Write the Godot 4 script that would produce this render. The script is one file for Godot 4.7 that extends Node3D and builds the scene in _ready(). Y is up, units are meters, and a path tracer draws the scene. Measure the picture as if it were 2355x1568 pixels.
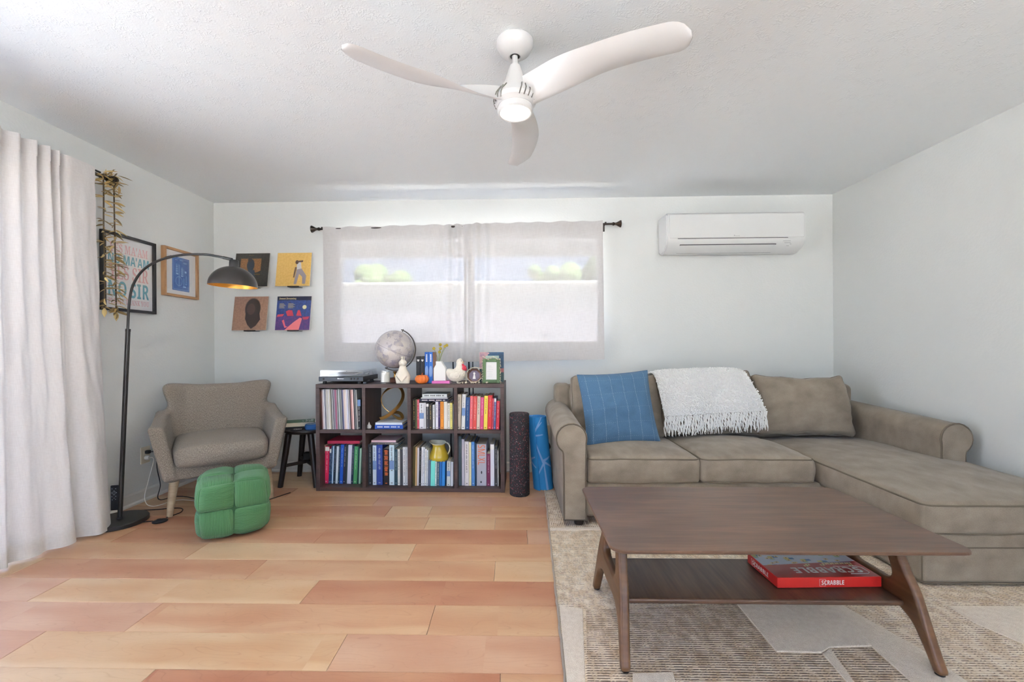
extends Node3D
# Living room. x to the right, y up, the back wall towards -z; metres. The camera stands at x = 0, z = 0.

const XL := -2.7225
const XR := 2.81
const ZB := -3.893
const ZF := 3.3
const CH := 2.44
const EYE := Vector3(0, 1.108, 0)
const FOCAL := 1000.0
const PCX := 1156.4
const PCY := 799.55

var cam_basis := Basis(Vector3.UP, 0.0246) * Basis(Vector3(0, 0, 1), -0.0056)
var M := {}
var taken := {}
var rng := RandomNumberGenerator.new()
var font_sans: SystemFont
var font_serif: SystemFont
var font_plain: SystemFont


# ---------------------------------------------------------------- mesh building
class MB:
	var v := PackedVector3Array()
	var n := PackedVector3Array()
	var t := PackedVector2Array()
	var ix := PackedInt32Array()

	func vert(p: Vector3, nn: Vector3, uv := Vector2.ZERO) -> int:
		v.append(p)
		n.append(nn)
		t.append(uv)
		return v.size() - 1

	func tri(a: int, b: int, c: int) -> void:
		var g := (v[c] - v[a]).cross(v[b] - v[a])
		if g.dot(n[a] + n[b] + n[c]) < 0.0:
			ix.append(a); ix.append(c); ix.append(b)
		else:
			ix.append(a); ix.append(b); ix.append(c)

	func quad(a: int, b: int, c: int, d: int) -> void:
		tri(a, b, c)
		tri(a, c, d)

	func face(a: Vector3, b: Vector3, c: Vector3, d: Vector3, out: Vector3) -> void:
		var g := (b - a).cross(d - a).normalized()
		if g.dot(out) < 0.0:
			g = -g
		var w := (b - a).length()
		var h := (d - a).length()
		quad(vert(a, g, Vector2(0, 0)), vert(b, g, Vector2(w, 0)), vert(c, g, Vector2(w, h)), vert(d, g, Vector2(0, h)))

	func box(c: Vector3, s: Vector3) -> MB:
		var h := s / 2
		for k in 3:
			for sg in [-1.0, 1.0]:
				var o := Vector3.ZERO
				var e1 := Vector3.ZERO
				var e2 := Vector3.ZERO
				o[k] = sg * h[k]
				e1[(k + 1) % 3] = h[(k + 1) % 3]
				e2[(k + 2) % 3] = h[(k + 2) % 3]
				var nn := o.normalized()
				var uvs := Vector2(e1.length() * 2, e2.length() * 2)
				var a := vert(c + o - e1 - e2, nn, Vector2.ZERO)
				var b := vert(c + o + e1 - e2, nn, Vector2(uvs.x, 0))
				var cc := vert(c + o + e1 + e2, nn, uvs)
				var d := vert(c + o - e1 + e2, nn, Vector2(0, uvs.y))
				quad(a, b, cc, d)
		return self

	func _axis(h: float, r: float, k: int, mid: int) -> PackedFloat32Array:
		var out := PackedFloat32Array()
		for i in k:
			out.append(-(h - r) - r * tan(PI / 4 * (k - i) / float(k)))
		for i in mid + 1:
			out.append(lerpf(-(h - r), h - r, i / float(mid)))
		for i in k:
			out.append((h - r) + r * tan(PI / 4 * (i + 1) / float(k)))
		return out

	# a box with rounded edges; mid > 1 adds points on the faces so that it can be bent
	func rbox(c: Vector3, s: Vector3, r: float, k := 2, mid := 1) -> MB:
		var h := s / 2
		r = minf(r, minf(h.x, minf(h.y, h.z)) * 0.999)
		var inner := h - Vector3(r, r, r)
		var ax := [_axis(h.x, r, k, mid), _axis(h.y, r, k, mid), _axis(h.z, r, k, mid)]
		for f in 3:
			var a1: int = (f + 1) % 3
			var a2: int = (f + 2) % 3
			var l1: PackedFloat32Array = ax[a1]
			var l2: PackedFloat32Array = ax[a2]
			for sg in [-1.0, 1.0]:
				var first := v.size()
				for i in l1.size():
					for j in l2.size():
						var p := Vector3.ZERO
						p[f] = sg * h[f]
						p[a1] = l1[i]
						p[a2] = l2[j]
						var q := p.clamp(-inner, inner)
						var nn := (p - q).normalized()
						vert(c + q + nn * r, nn, Vector2(l1[i], l2[j]))
				for i in l1.size() - 1:
					for j in l2.size() - 1:
						var o := first + i * l2.size() + j
						quad(o, o + 1, o + l2.size() + 1, o + l2.size())
		return self

	# a turned shape round the y axis; the profile is (radius, height)
	func lathe(c: Vector3, prof: Array, seg := 32, split := 35.0) -> MB:
		var m := prof.size()
		var rows := []
		for i in m:
			var p: Vector2 = prof[i]
			var na := Vector2.ZERO
			var nb := Vector2.ZERO
			if i > 0 and not p.is_equal_approx(prof[i - 1]):
				var d: Vector2 = (p - prof[i - 1]).normalized()
				na = Vector2(d.y, -d.x)
			if i < m - 1 and not p.is_equal_approx(prof[i + 1]):
				var d2: Vector2 = (prof[i + 1] - p).normalized()
				nb = Vector2(d2.y, -d2.x)
			if na == Vector2.ZERO: na = nb
			if nb == Vector2.ZERO: nb = na
			if absf(na.angle_to(nb)) < deg_to_rad(split):
				var s := (na + nb).normalized()
				rows.append([p, s, s])
			else:
				rows.append([p, na, nb])
		var u0 := 0.0
		for i in m - 1:
			var a: Vector2 = rows[i][0]
			var b: Vector2 = rows[i + 1][0]
			var sa: Vector2 = rows[i][2]
			var sb: Vector2 = rows[i + 1][1]
			var l := (b - a).length()
			var first := v.size()
			for j in seg + 1:
				var w := TAU * j / seg
				var cs := cos(w)
				var sn := sin(w)
				vert(c + Vector3(a.x * cs, a.y, a.x * sn), Vector3(sa.x * cs, sa.y, sa.x * sn), Vector2(j / float(seg), u0))
				vert(c + Vector3(b.x * cs, b.y, b.x * sn), Vector3(sb.x * cs, sb.y, sb.x * sn), Vector2(j / float(seg), u0 + l))
			for j in seg:
				var o := first + j * 2
				if a.x > 1e-6:
					tri(o, o + 2, o + 1)
				if b.x > 1e-6:
					tri(o + 1, o + 2, o + 3)
			u0 += l
		return self

	func sphere(c: Vector3, r: Vector3, seg := 24, rings := 14) -> MB:
		var first := v.size()
		for i in rings + 1:
			var a := PI * i / rings
			for j in seg + 1:
				var b := TAU * j / seg
				var d := Vector3(sin(a) * cos(b), cos(a), sin(a) * sin(b))
				vert(c + d * r, (d / r).normalized(), Vector2(j / float(seg), i / float(rings)))
		for i in rings:
			for j in seg:
				var o := first + i * (seg + 1) + j
				quad(o, o + 1, o + seg + 2, o + seg + 1)
		return self

	# a round bar along a path; radius is a number or one number for each point
	func tube(pts: PackedVector3Array, radius, seg := 10, caps := true, closed := false) -> MB:
		var m := pts.size()
		if m < 2:
			return self
		var first := v.size()
		var tang := (pts[1] - pts[0]).normalized()
		var side := tang.cross(Vector3.UP)
		if side.length() < 0.1:
			side = tang.cross(Vector3.RIGHT)
		side = side.normalized()
		var run := 0.0
		var rows := m + (1 if closed else 0)
		for k in rows:
			var i := k % m
			var d: Vector3
			if closed:
				d = pts[(i + 1) % m] - pts[(i - 1 + m) % m]
			else:
				d = pts[mini(i + 1, m - 1)] - pts[maxi(i - 1, 0)]
			d = d.normalized()
			side = (side - d * side.dot(d)).normalized()
			var up := d.cross(side)
			var r: float = radius if (radius is float or radius is int) else radius[i]
			if k > 0:
				run += pts[i].distance_to(pts[(i - 1 + m) % m])
			for j in seg + 1:
				var w := TAU * j / seg
				var q := side * cos(w) + up * sin(w)
				vert(pts[i] + q * r, q, Vector2(j / float(seg), run))
		for i in rows - 1:
			for j in seg:
				var o := first + i * (seg + 1) + j
				quad(o, o + 1, o + seg + 2, o + seg + 1)
		if caps and not closed:
			for e in [0, m - 1]:
				var d: Vector3 = (pts[0] - pts[1]).normalized() if e == 0 else (pts[m - 1] - pts[m - 2]).normalized()
				var mid := vert(pts[e], d)
				var ring := PackedInt32Array()
				for j in seg + 1:
					ring.append(vert(v[first + e * (seg + 1) + j], d))
				for j in seg:
					tri(mid, ring[j], ring[j + 1])
		return self

	# an outline in the xy plane pushed out along z
	func prism(poly: PackedVector2Array, z0: float, z1: float, bevel := 0.0) -> MB:
		var p := poly
		var inner := p
		if bevel > 0.0:
			var off := Geometry2D.offset_polygon(p, -bevel, Geometry2D.JOIN_MITER)
			if off.size() and off[0].size() == p.size():
				# offset_polygon may start at another corner
				var best := 0
				for i in p.size():
					if off[0][i].distance_to(p[0]) < off[0][best].distance_to(p[0]):
						best = i
				inner = PackedVector2Array()
				for i in p.size():
					inner.append(off[0][(best + i) % p.size()])
				if p.size() > 2 and inner[1].distance_to(p[1]) > inner[p.size() - 1].distance_to(p[1]):
					var rev := PackedVector2Array()
					for i in p.size():
						rev.append(inner[(p.size() - i) % p.size()])
					inner = rev
			else:
				bevel = 0.0
		var tr := Geometry2D.triangulate_polygon(inner)
		for e in [[z0, -1.0], [z1, 1.0]]:
			var ids := PackedInt32Array()
			for q in inner:
				ids.append(vert(Vector3(q.x, q.y, e[0]), Vector3(0, 0, e[1]), q))
			for i in range(0, tr.size(), 3):
				tri(ids[tr[i]], ids[tr[i + 1]], ids[tr[i + 2]])
		var cw := Geometry2D.is_polygon_clockwise(p)
		var m := p.size()
		for i in m:
			var a := p[i]
			var b := p[(i + 1) % m]
			var d := (b - a).normalized()
			var o := Vector2(d.y, -d.x) * (-1.0 if cw else 1.0)
			var o3 := Vector3(o.x, o.y, 0)
			face(Vector3(a.x, a.y, z0 + bevel), Vector3(b.x, b.y, z0 + bevel), Vector3(b.x, b.y, z1 - bevel), Vector3(a.x, a.y, z1 - bevel), o3)
			if bevel > 0.0:
				var ia := inner[i]
				var ib := inner[(i + 1) % m]
				face(Vector3(ia.x, ia.y, z0), Vector3(ib.x, ib.y, z0), Vector3(b.x, b.y, z0 + bevel), Vector3(a.x, a.y, z0 + bevel), o3 + Vector3(0, 0, -1))
				face(Vector3(ia.x, ia.y, z1), Vector3(ib.x, ib.y, z1), Vector3(b.x, b.y, z1 - bevel), Vector3(a.x, a.y, z1 - bevel), o3 + Vector3(0, 0, 1))
		return self

	# a sheet of points given by fn(u, v), u and v from 0 to 1
	func sheet(nu: int, nv: int, fn: Callable, size := Vector2.ONE, out := Vector3.ZERO) -> MB:
		var first := v.size()
		for i in nu + 1:
			for j in nv + 1:
				vert(fn.call(i / float(nu), j / float(nv)), Vector3.ZERO, Vector2(i / float(nu), j / float(nv)) * size)
		for i in nu + 1:
			for j in nv + 1:
				var du := v[first + mini(i + 1, nu) * (nv + 1) + j] - v[first + maxi(i - 1, 0) * (nv + 1) + j]
				var dv := v[first + i * (nv + 1) + mini(j + 1, nv)] - v[first + i * (nv + 1) + maxi(j - 1, 0)]
				var g := du.cross(dv).normalized()
				if out != Vector3.ZERO and g.dot(out) < 0.0:
					g = -g
				n[first + i * (nv + 1) + j] = g
		for i in nu:
			for j in nv:
				var o := first + i * (nv + 1) + j
				quad(o, o + 1, o + nv + 2, o + nv + 1)
		return self

	func move(x: Transform3D, from := 0) -> MB:
		for i in range(from, v.size()):
			v[i] = x * v[i]
			n[i] = (x.basis.inverse().transposed() * n[i]).normalized()
		if x.basis.determinant() < 0.0:
			for i in range(0, ix.size(), 3):
				if ix[i] >= from:
					var s := ix[i + 1]
					ix[i + 1] = ix[i + 2]
					ix[i + 2] = s
		return self

	func bend(fn: Callable, from := 0) -> MB:
		for i in range(from, v.size()):
			v[i] = fn.call(v[i])
		smooth()
		return self

	func smooth() -> MB:
		var sums := {}
		for i in range(0, ix.size(), 3):
			var a := ix[i]
			var b := ix[i + 1]
			var c := ix[i + 2]
			var g := (v[c] - v[a]).cross(v[b] - v[a])
			for k in [a, b, c]:
				var key := Vector3i((v[k] * 20000.0).round())
				sums[key] = sums.get(key, Vector3.ZERO) + g
		for i in v.size():
			var key := Vector3i((v[i] * 20000.0).round())
			if sums.has(key):
				n[i] = (sums[key] as Vector3).normalized()
		return self

	func add(o: MB, x := Transform3D()) -> MB:
		var first := v.size()
		v.append_array(o.v)
		n.append_array(o.n)
		t.append_array(o.t)
		for i in o.ix:
			ix.append(i + first)
		if x != Transform3D():
			move(x, first)
		return self

	func mesh() -> ArrayMesh:
		var arr := []
		arr.resize(Mesh.ARRAY_MAX)
		arr[Mesh.ARRAY_VERTEX] = v
		arr[Mesh.ARRAY_NORMAL] = n
		arr[Mesh.ARRAY_TEX_UV] = t
		arr[Mesh.ARRAY_INDEX] = ix
		var m := ArrayMesh.new()
		m.add_surface_from_arrays(Mesh.PRIMITIVE_TRIANGLES, arr)
		return m

	# the surface where the distance field fn is zero, as surface nets
	func nets(fn: Callable, lo: Vector3, hi: Vector3, c: float) -> MB:
		var nx := int(ceil((hi.x - lo.x) / c)) + 1
		var ny := int(ceil((hi.y - lo.y) / c)) + 1
		var nz := int(ceil((hi.z - lo.z) / c)) + 1
		var val := PackedFloat32Array()
		val.resize(nx * ny * nz)
		var step := 4
		var far := step * c * 0.9 * 1.5
		for bx in range(0, nx, step):
			for by in range(0, ny, step):
				for bz in range(0, nz, step):
					var mid: float = fn.call(lo + Vector3(bx + 1.5, by + 1.5, bz + 1.5) * c)
					var skip := absf(mid) > far
					for i in range(bx, mini(bx + step, nx)):
						for j in range(by, mini(by + step, ny)):
							var o := (i * ny + j) * nz
							for k in range(bz, mini(bz + step, nz)):
								val[o + k] = mid if skip else fn.call(lo + Vector3(i, j, k) * c)
		var at := PackedInt32Array()
		at.resize(nx * ny * nz)
		at.fill(-1)
		var sy := nz
		var sx := ny * nz
		var offs := [0, sx, sy, sx + sy, 1, sx + 1, sy + 1, sx + sy + 1]
		var edges := [[0, 1], [2, 3], [4, 5], [6, 7], [0, 2], [1, 3], [4, 6], [5, 7], [0, 4], [1, 5], [2, 6], [3, 7]]
		var cor := [Vector3(0, 0, 0), Vector3(1, 0, 0), Vector3(0, 1, 0), Vector3(1, 1, 0), Vector3(0, 0, 1), Vector3(1, 0, 1), Vector3(0, 1, 1), Vector3(1, 1, 1)]
		var e := c * 0.4
		for i in nx - 1:
			for j in ny - 1:
				for k in nz - 1:
					var o := i * sx + j * sy + k
					var s0 := val[o] < 0.0
					if (val[o + sx] < 0.0) == s0 and (val[o + sy] < 0.0) == s0 and (val[o + sx + sy] < 0.0) == s0 and (val[o + 1] < 0.0) == s0 and (val[o + sx + 1] < 0.0) == s0 and (val[o + sy + 1] < 0.0) == s0 and (val[o + sx + sy + 1] < 0.0) == s0:
						continue
					var sum := Vector3.ZERO
					var cnt := 0
					for ed in edges:
						var a: float = val[o + offs[ed[0]]]
						var b: float = val[o + offs[ed[1]]]
						if (a < 0.0) != (b < 0.0):
							sum += (cor[ed[0]] as Vector3).lerp(cor[ed[1]], a / (a - b))
							cnt += 1
					var p := lo + (Vector3(i, j, k) + sum / cnt) * c
					var g: Vector3 = Vector3(1, -1, -1) * float(fn.call(p + Vector3(e, -e, -e))) + Vector3(-1, -1, 1) * float(fn.call(p + Vector3(-e, -e, e))) + Vector3(-1, 1, -1) * float(fn.call(p + Vector3(-e, e, -e))) + Vector3(1, 1, 1) * float(fn.call(p + Vector3(e, e, e)))
					at[o] = vert(p, g.normalized(), Vector2(p.x, p.y))
		for i in range(1, nx - 1):
			for j in range(1, ny - 1):
				for k in range(1, nz - 1):
					var o := i * sx + j * sy + k
					var s0 := val[o] < 0.0
					if (val[o + sx] < 0.0) != s0:
						_q(at[o], at[o - sy], at[o - sy - 1], at[o - 1])
					if (val[o + sy] < 0.0) != s0:
						_q(at[o], at[o - sx], at[o - sx - 1], at[o - 1])
					if (val[o + 1] < 0.0) != s0:
						_q(at[o], at[o - sx], at[o - sx - sy], at[o - sy])
		return self

	func _q(a: int, b: int, c: int, d: int) -> void:
		if a >= 0 and b >= 0 and c >= 0 and d >= 0:
			quad(a, b, c, d)


static func smin(a: float, b: float, k: float) -> float:
	var h := clampf(0.5 + 0.5 * (b - a) / k, 0.0, 1.0)
	return lerpf(b, a, h) - k * h * (1.0 - h)


static func sd_box(p: Vector3, h: Vector3, r: float) -> float:
	var q := p.abs() - h + Vector3(r, r, r)
	return Vector3(maxf(q.x, 0), maxf(q.y, 0), maxf(q.z, 0)).length() + minf(maxf(q.x, maxf(q.y, q.z)), 0.0) - r


static func sd_cap(p: Vector3, a: Vector3, b: Vector3, ra: float, rb: float) -> float:
	var ab := b - a
	var h := clampf((p - a).dot(ab) / ab.length_squared(), 0.0, 1.0)
	return (p - a - ab * h).length() - lerpf(ra, rb, h)


static func sd_ell(p: Vector3, r: Vector3) -> float:
	var k0 := (p / r).length()
	var k1 := (p / (r * r)).length()
	return k0 * (k0 - 1.0) / maxf(k1, 1e-6)


# ---------------------------------------------------------------- objects
func numbered(called: String) -> String:
	var k: int = taken.get(called, 0)
	taken[called] = k + 1
	return called if k == 0 else "%s_%03d" % [called, k]


func thing(called: String, label: String, category: String, at := Vector3.ZERO, turn := 0.0, group := "") -> Node3D:
	var o := Node3D.new()
	o.name = numbered(called)
	add_child(o)
	o.position = at
	o.rotation.y = turn
	o.set_meta("label", label)
	o.set_meta("category", category)
	if group:
		o.set_meta("group", group)
	return o


func obj(called: String, shape, m: Material, parent: Node = null) -> MeshInstance3D:
	var o := MeshInstance3D.new()
	o.name = called
	o.mesh = shape.mesh() if shape is MB else shape
	o.material_override = m
	if parent == null:
		o.name = numbered(called)
		add_child(o)
	else:
		parent.add_child(o, true)
	return o


func tag(o: Node, label: String, category: String, group := "") -> Node:
	o.set_meta("label", label)
	o.set_meta("category", category)
	if group:
		o.set_meta("group", group)
	return o


func struct(o: Node, label := "") -> Node:
	o.set_meta("kind", "structure")
	if label:
		o.set_meta("label", label)
	return o


func structure_node(called: String, label: String) -> Node3D:
	var o := Node3D.new()
	o.name = called
	add_child(o)
	struct(o, label)
	return o


func mb() -> MB:
	return MB.new()


func tf(at: Vector3, rot := Vector3.ZERO, sc := Vector3.ONE) -> Transform3D:
	return Transform3D(Basis.from_euler(rot) * Basis.from_scale(sc), at)


# where the line of sight through a pixel of the photograph meets the plane  p[axis] = value
func hit(px: float, py: float, axis: int, value: float) -> Vector3:
	var d := cam_basis * Vector3((px - PCX) / FOCAL, -(py - PCY) / FOCAL, -1.0)
	return EYE + d * ((value - EYE[axis]) / d[axis])


func on_floor(px: float, py: float, h := 0.0) -> Vector3:
	return hit(px, py, 1, h)


func curve(pts: Array, per := 8, closed := false) -> PackedVector3Array:
	var out := PackedVector3Array()
	var m := pts.size()
	var last := m if closed else m - 1
	for i in last:
		var a: Vector3 = pts[(i - 1 + m) % m] if closed else pts[maxi(i - 1, 0)]
		var b: Vector3 = pts[i]
		var c: Vector3 = pts[(i + 1) % m]
		var d: Vector3 = pts[(i + 2) % m] if closed else pts[mini(i + 2, m - 1)]
		for k in per:
			out.append(b.cubic_interpolate(c, a, d, k / float(per)))
	if not closed:
		out.append(pts[m - 1])
	return out


# lettering that fills a width and a height, standing out by depth, facing the +z of its frame
func letters(parent: Node, called: String, words: String, font: Font, w: float, h: float, frame: Transform3D, m: Material, depth := 0.0006) -> MeshInstance3D:
	var tm := TextMesh.new()
	tm.text = words
	tm.font = font
	tm.font_size = 32
	tm.pixel_size = 0.01
	tm.depth = 0.01
	tm.curve_step = 1.5
	var box := tm.get_aabb()
	var o := MeshInstance3D.new()
	o.name = called
	o.mesh = tm
	o.material_override = m
	parent.add_child(o, true)
	var s := Vector3(w / maxf(box.size.x, 0.001), h / maxf(box.size.y, 0.001), depth / 0.01)
	o.transform = frame * Transform3D(Basis.from_scale(s), -box.get_center() * s + Vector3(0, 0, depth / 2))
	return o


# ---------------------------------------------------------------- pictures and materials
func noise(freq: float, seed_: int, type := FastNoiseLite.TYPE_SIMPLEX_SMOOTH, oct := 3) -> FastNoiseLite:
	var f := FastNoiseLite.new()
	f.noise_type = type
	f.frequency = freq
	f.seed = seed_
	f.fractal_octaves = oct
	if oct <= 1:
		f.fractal_type = FastNoiseLite.FRACTAL_NONE
	return f


# grey noise that repeats, w by h, stretched from a picture of w / sx by h / sy
func grey(w: int, h: int, freq: float, seed_: int, oct := 3, sx := 1, sy := 1, type := FastNoiseLite.TYPE_SIMPLEX_SMOOTH) -> PackedByteArray:
	var im := noise(freq, seed_, type, oct).get_seamless_image(w / sx, h / sy)
	if sx > 1 or sy > 1:
		im.resize(w, h, Image.INTERPOLATE_CUBIC)
	im.convert(Image.FORMAT_L8)
	return im.get_data()


func pic(w: int, h: int, rgb: PackedByteArray) -> ImageTexture:
	return ImageTexture.create_from_image(Image.create_from_data(w, h, false, Image.FORMAT_RGB8, rgb))


func lpic(w: int, h: int, l: PackedByteArray) -> ImageTexture:
	return ImageTexture.create_from_image(Image.create_from_data(w, h, false, Image.FORMAT_L8, l))


# a colour picture that runs from one colour to another with the grey values
func ramp(w: int, h: int, l: PackedByteArray, a: Color, b: Color) -> ImageTexture:
	var out := PackedByteArray()
	out.resize(w * h * 3)
	var lut := PackedByteArray()
	for i in 256:
		var c := a.lerp(b, i / 255.0)
		lut.append(int(c.r * 255)); lut.append(int(c.g * 255)); lut.append(int(c.b * 255))
	for i in w * h:
		var k := l[i] * 3
		out[i * 3] = lut[k]
		out[i * 3 + 1] = lut[k + 1]
		out[i * 3 + 2] = lut[k + 2]
	return pic(w, h, out)


func mat(called: String, c: Color, rough := 0.6, o := {}) -> StandardMaterial3D:
	var m := StandardMaterial3D.new()
	m.resource_name = called
	m.albedo_color = c
	m.roughness = rough
	m.metallic = o.get("metal", 0.0)
	m.metallic_specular = o.get("spec", 0.5)
	if o.has("tex"):
		m.albedo_texture = o.tex
	if o.has("bump"):
		m.heightmap_enabled = true
		m.heightmap_texture = o.bump
		m.heightmap_scale = o.get("depth", 0.1)
	if o.has("tri"):
		m.uv1_triplanar = true
		m.uv1_scale = Vector3.ONE / float(o.tri)
		m.uv1_world_triplanar = o.get("world", false)
	elif o.has("uv"):
		m.uv1_scale = o.uv
	if o.has("coat"):
		m.clearcoat_enabled = true
		m.clearcoat = o.coat
		m.clearcoat_roughness = o.get("coat_rough", 0.1)
	if o.has("rim"):
		m.rim_enabled = true
		m.rim = o.rim
		m.rim_tint = 0.6
	if o.has("backlight"):
		m.backlight_enabled = true
		m.backlight = o.backlight
	if o.has("alpha"):
		m.transparency = BaseMaterial3D.TRANSPARENCY_ALPHA
		m.albedo_color.a = o.alpha
	m.cull_mode = BaseMaterial3D.CULL_DISABLED
	M[called] = m
	return m


func rgb(r: int, g: int, b: int) -> Color:
	return Color(r / 255.0, g / 255.0, b / 255.0)


func _ready() -> void:
	rng.seed = 7
	# ---- camera: level, the lens shifted a little
	var cam := Camera3D.new()
	cam.name = "camera"
	cam.near = 0.05
	cam.far = 200.0
	cam.projection = Camera3D.PROJECTION_FRUSTUM
	cam.size = cam.near * 1568.0 / FOCAL
	cam.frustum_offset = Vector2((1177.5 - PCX) / FOCAL, (PCY - 784.0) / FOCAL) * cam.near
	cam.transform = Transform3D(cam_basis, EYE)
	add_child(cam)
	cam.current = true
	# ---- sky, sun and exposure
	var env := Environment.new()
	var sky := ProceduralSkyMaterial.new()
	sky.sky_top_color = Color(0.42, 0.58, 0.86)
	sky.sky_horizon_color = Color(0.80, 0.87, 0.95)
	sky.ground_horizon_color = Color(0.62, 0.61, 0.58)
	sky.ground_bottom_color = Color(0.45, 0.44, 0.42)
	sky.sky_curve = 0.25
	sky.energy_multiplier = 4.5
	env.background_mode = Environment.BG_SKY
	env.sky = Sky.new()
	env.sky.sky_material = sky
	env.tonemap_mode = Environment.TONE_MAPPER_LINEAR
	env.tonemap_exposure = 2.0
	env.sdfgi_enabled = true
	env.ssao_enabled = true
	env.ssil_enabled = true
	var we := WorldEnvironment.new()
	we.name = "world"
	we.environment = env
	add_child(we)
	var sun := DirectionalLight3D.new()
	sun.name = "sun"
	sun.light_color = Color(1.0, 0.995, 0.985)
	sun.light_energy = 30.0
	sun.light_angular_distance = 0.6
	sun.shadow_enabled = true
	sun.sky_mode = DirectionalLight3D.SKY_MODE_LIGHT_ONLY
	add_child(sun)
	sun.look_at_from_position(Vector3.ZERO, -Vector3(0.42, 0.86, 0.33), Vector3.UP)

	font_sans = SystemFont.new()
	font_sans.font_names = PackedStringArray(["Droid Sans"])
	font_sans.font_weight = 700
	font_plain = SystemFont.new()
	font_plain.font_names = PackedStringArray(["Droid Sans"])
	font_serif = SystemFont.new()
	font_serif.font_names = PackedStringArray(["Droid Serif"])
	font_serif.font_weight = 700
	build_materials()
	build_room()
	build_outside()
	build_floor()
	build_window()
	build_door()
	build_sofa_materials()
	build_sofa()
	build_sofa_textiles()
	build_rug()
	build_coffee_table()
	build_board_game()
	build_armchair()
	build_pouf()
	build_floor_lamp()
	build_stool()
	build_outlet()
	build_door_curtain()
	build_garland()
	build_framed_prints()
	build_album_covers()
	build_window_curtains()
	build_air_conditioner()
	build_ceiling_fan()
	build_bookshelf()
	build_shelf_books()
	build_shelf_ornaments()
	build_turntable()
	build_globe()
	build_shelf_top_things()
	build_exercise_gear()


func build_materials() -> void:
	var l := grey(512, 512, 0.03, 3, 4)
	M.peel = lpic(512, 512, l)
	mat("wall_paint", rgb(224, 225, 220), 0.62, {"bump": M.peel, "depth": 0.05, "uv": Vector3(2.86, 2.86, 1), "spec": 0.35})
	# the ceiling: paint laid on thick and knocked down, little ridges and flat islands
	var a := grey(1024, 1024, 0.05, 11, 2)
	var b := grey(1024, 1024, 0.014, 5, 3)
	var c := grey(1024, 1024, 0.12, 6, 2)
	for i in a.size():
		var d: float = maxf(0.0, 34.0 - absf(a[i] - 128.0)) * clampf((b[i] - 90.0) / 90.0, 0.0, 1.0)
		a[i] = int(clampf(70.0 + d * 4.0 + c[i] * 0.22, 0.0, 255.0))
	M.knock = lpic(1024, 1024, a)
	mat("ceiling_paint", rgb(243, 246, 245), 0.7, {"bump": M.knock, "depth": 0.14, "uv": Vector3(0.8, 0.8, 1), "spec": 0.3})
	mat("trim_paint", rgb(226, 223, 215), 0.4)
	mat("vinyl_white", rgb(236, 236, 234), 0.35)
	mat("glass_pane", Color(0.9, 0.95, 0.95), 0.02, {"alpha": 0.06, "spec": 0.5})
	mat("black_metal", rgb(30, 29, 29), 0.42, {"spec": 0.5})
	mat("bronze_dark", rgb(46, 38, 32), 0.35, {"metal": 0.6})
	mat("black_rubber", rgb(22, 22, 23), 0.5)
	mat("concrete", rgb(210, 210, 208), 0.9, {"tex": ramp(512, 512, grey(512, 512, 0.02, 21, 4), rgb(200, 200, 199), rgb(255, 255, 255)), "tri": 2.0, "world": true})
	mat("stucco", rgb(168, 168, 166), 0.9)
	mat("fence_wood", rgb(122, 120, 126), 0.9)
	mat("foliage", rgb(96, 118, 72), 0.9)
	mat("roof_soffit", rgb(225, 224, 220), 0.8)
	# linen
	var th := grey(512, 512, 0.08, 31, 2, 1, 16)
	var tv := grey(512, 512, 0.08, 32, 2, 16, 1)
	var slub := PackedByteArray()
	slub.resize(512 * 512)
	for i in slub.size():
		slub[i] = clampi((th[i] + tv[i]) / 2, 0, 255)
	M.slub = lpic(512, 512, slub)
	var slub_color := ramp(512, 512, slub, rgb(236, 233, 231), rgb(255, 254, 253))
	M.slub_color = slub_color
	mat("linen", rgb(243, 240, 237), 0.9, {"tex": slub_color, "bump": M.slub, "depth": 0.02, "uv": Vector3(6, 6, 1), "backlight": Color(0.4, 0.4, 0.4), "spec": 0.1})
	mat("linen_sheer", rgb(216, 214, 212), 0.9, {"tex": slub_color, "uv": Vector3(4, 4, 1), "alpha": 0.945, "backlight": Color(0.10, 0.10, 0.10), "spec": 0.1})


func wall_boxes(called: String, label: String, boxes: Array, m: Material) -> void:
	var b := mb()
	for q in boxes:
		var lo: Vector3 = q[0]
		var hi: Vector3 = q[1]
		b.box((lo + hi) / 2, hi - lo)
	struct(obj(called, b, m), label)


const WIN := Rect2(-1.625, 1.115, 2.43, 1.02)     # x, y, width, height of the hole in the back wall
const DOOR := Rect2(-2.42, 0.0, 2.34, 2.06)        # z, y, width, height of the hole in the left wall


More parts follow.
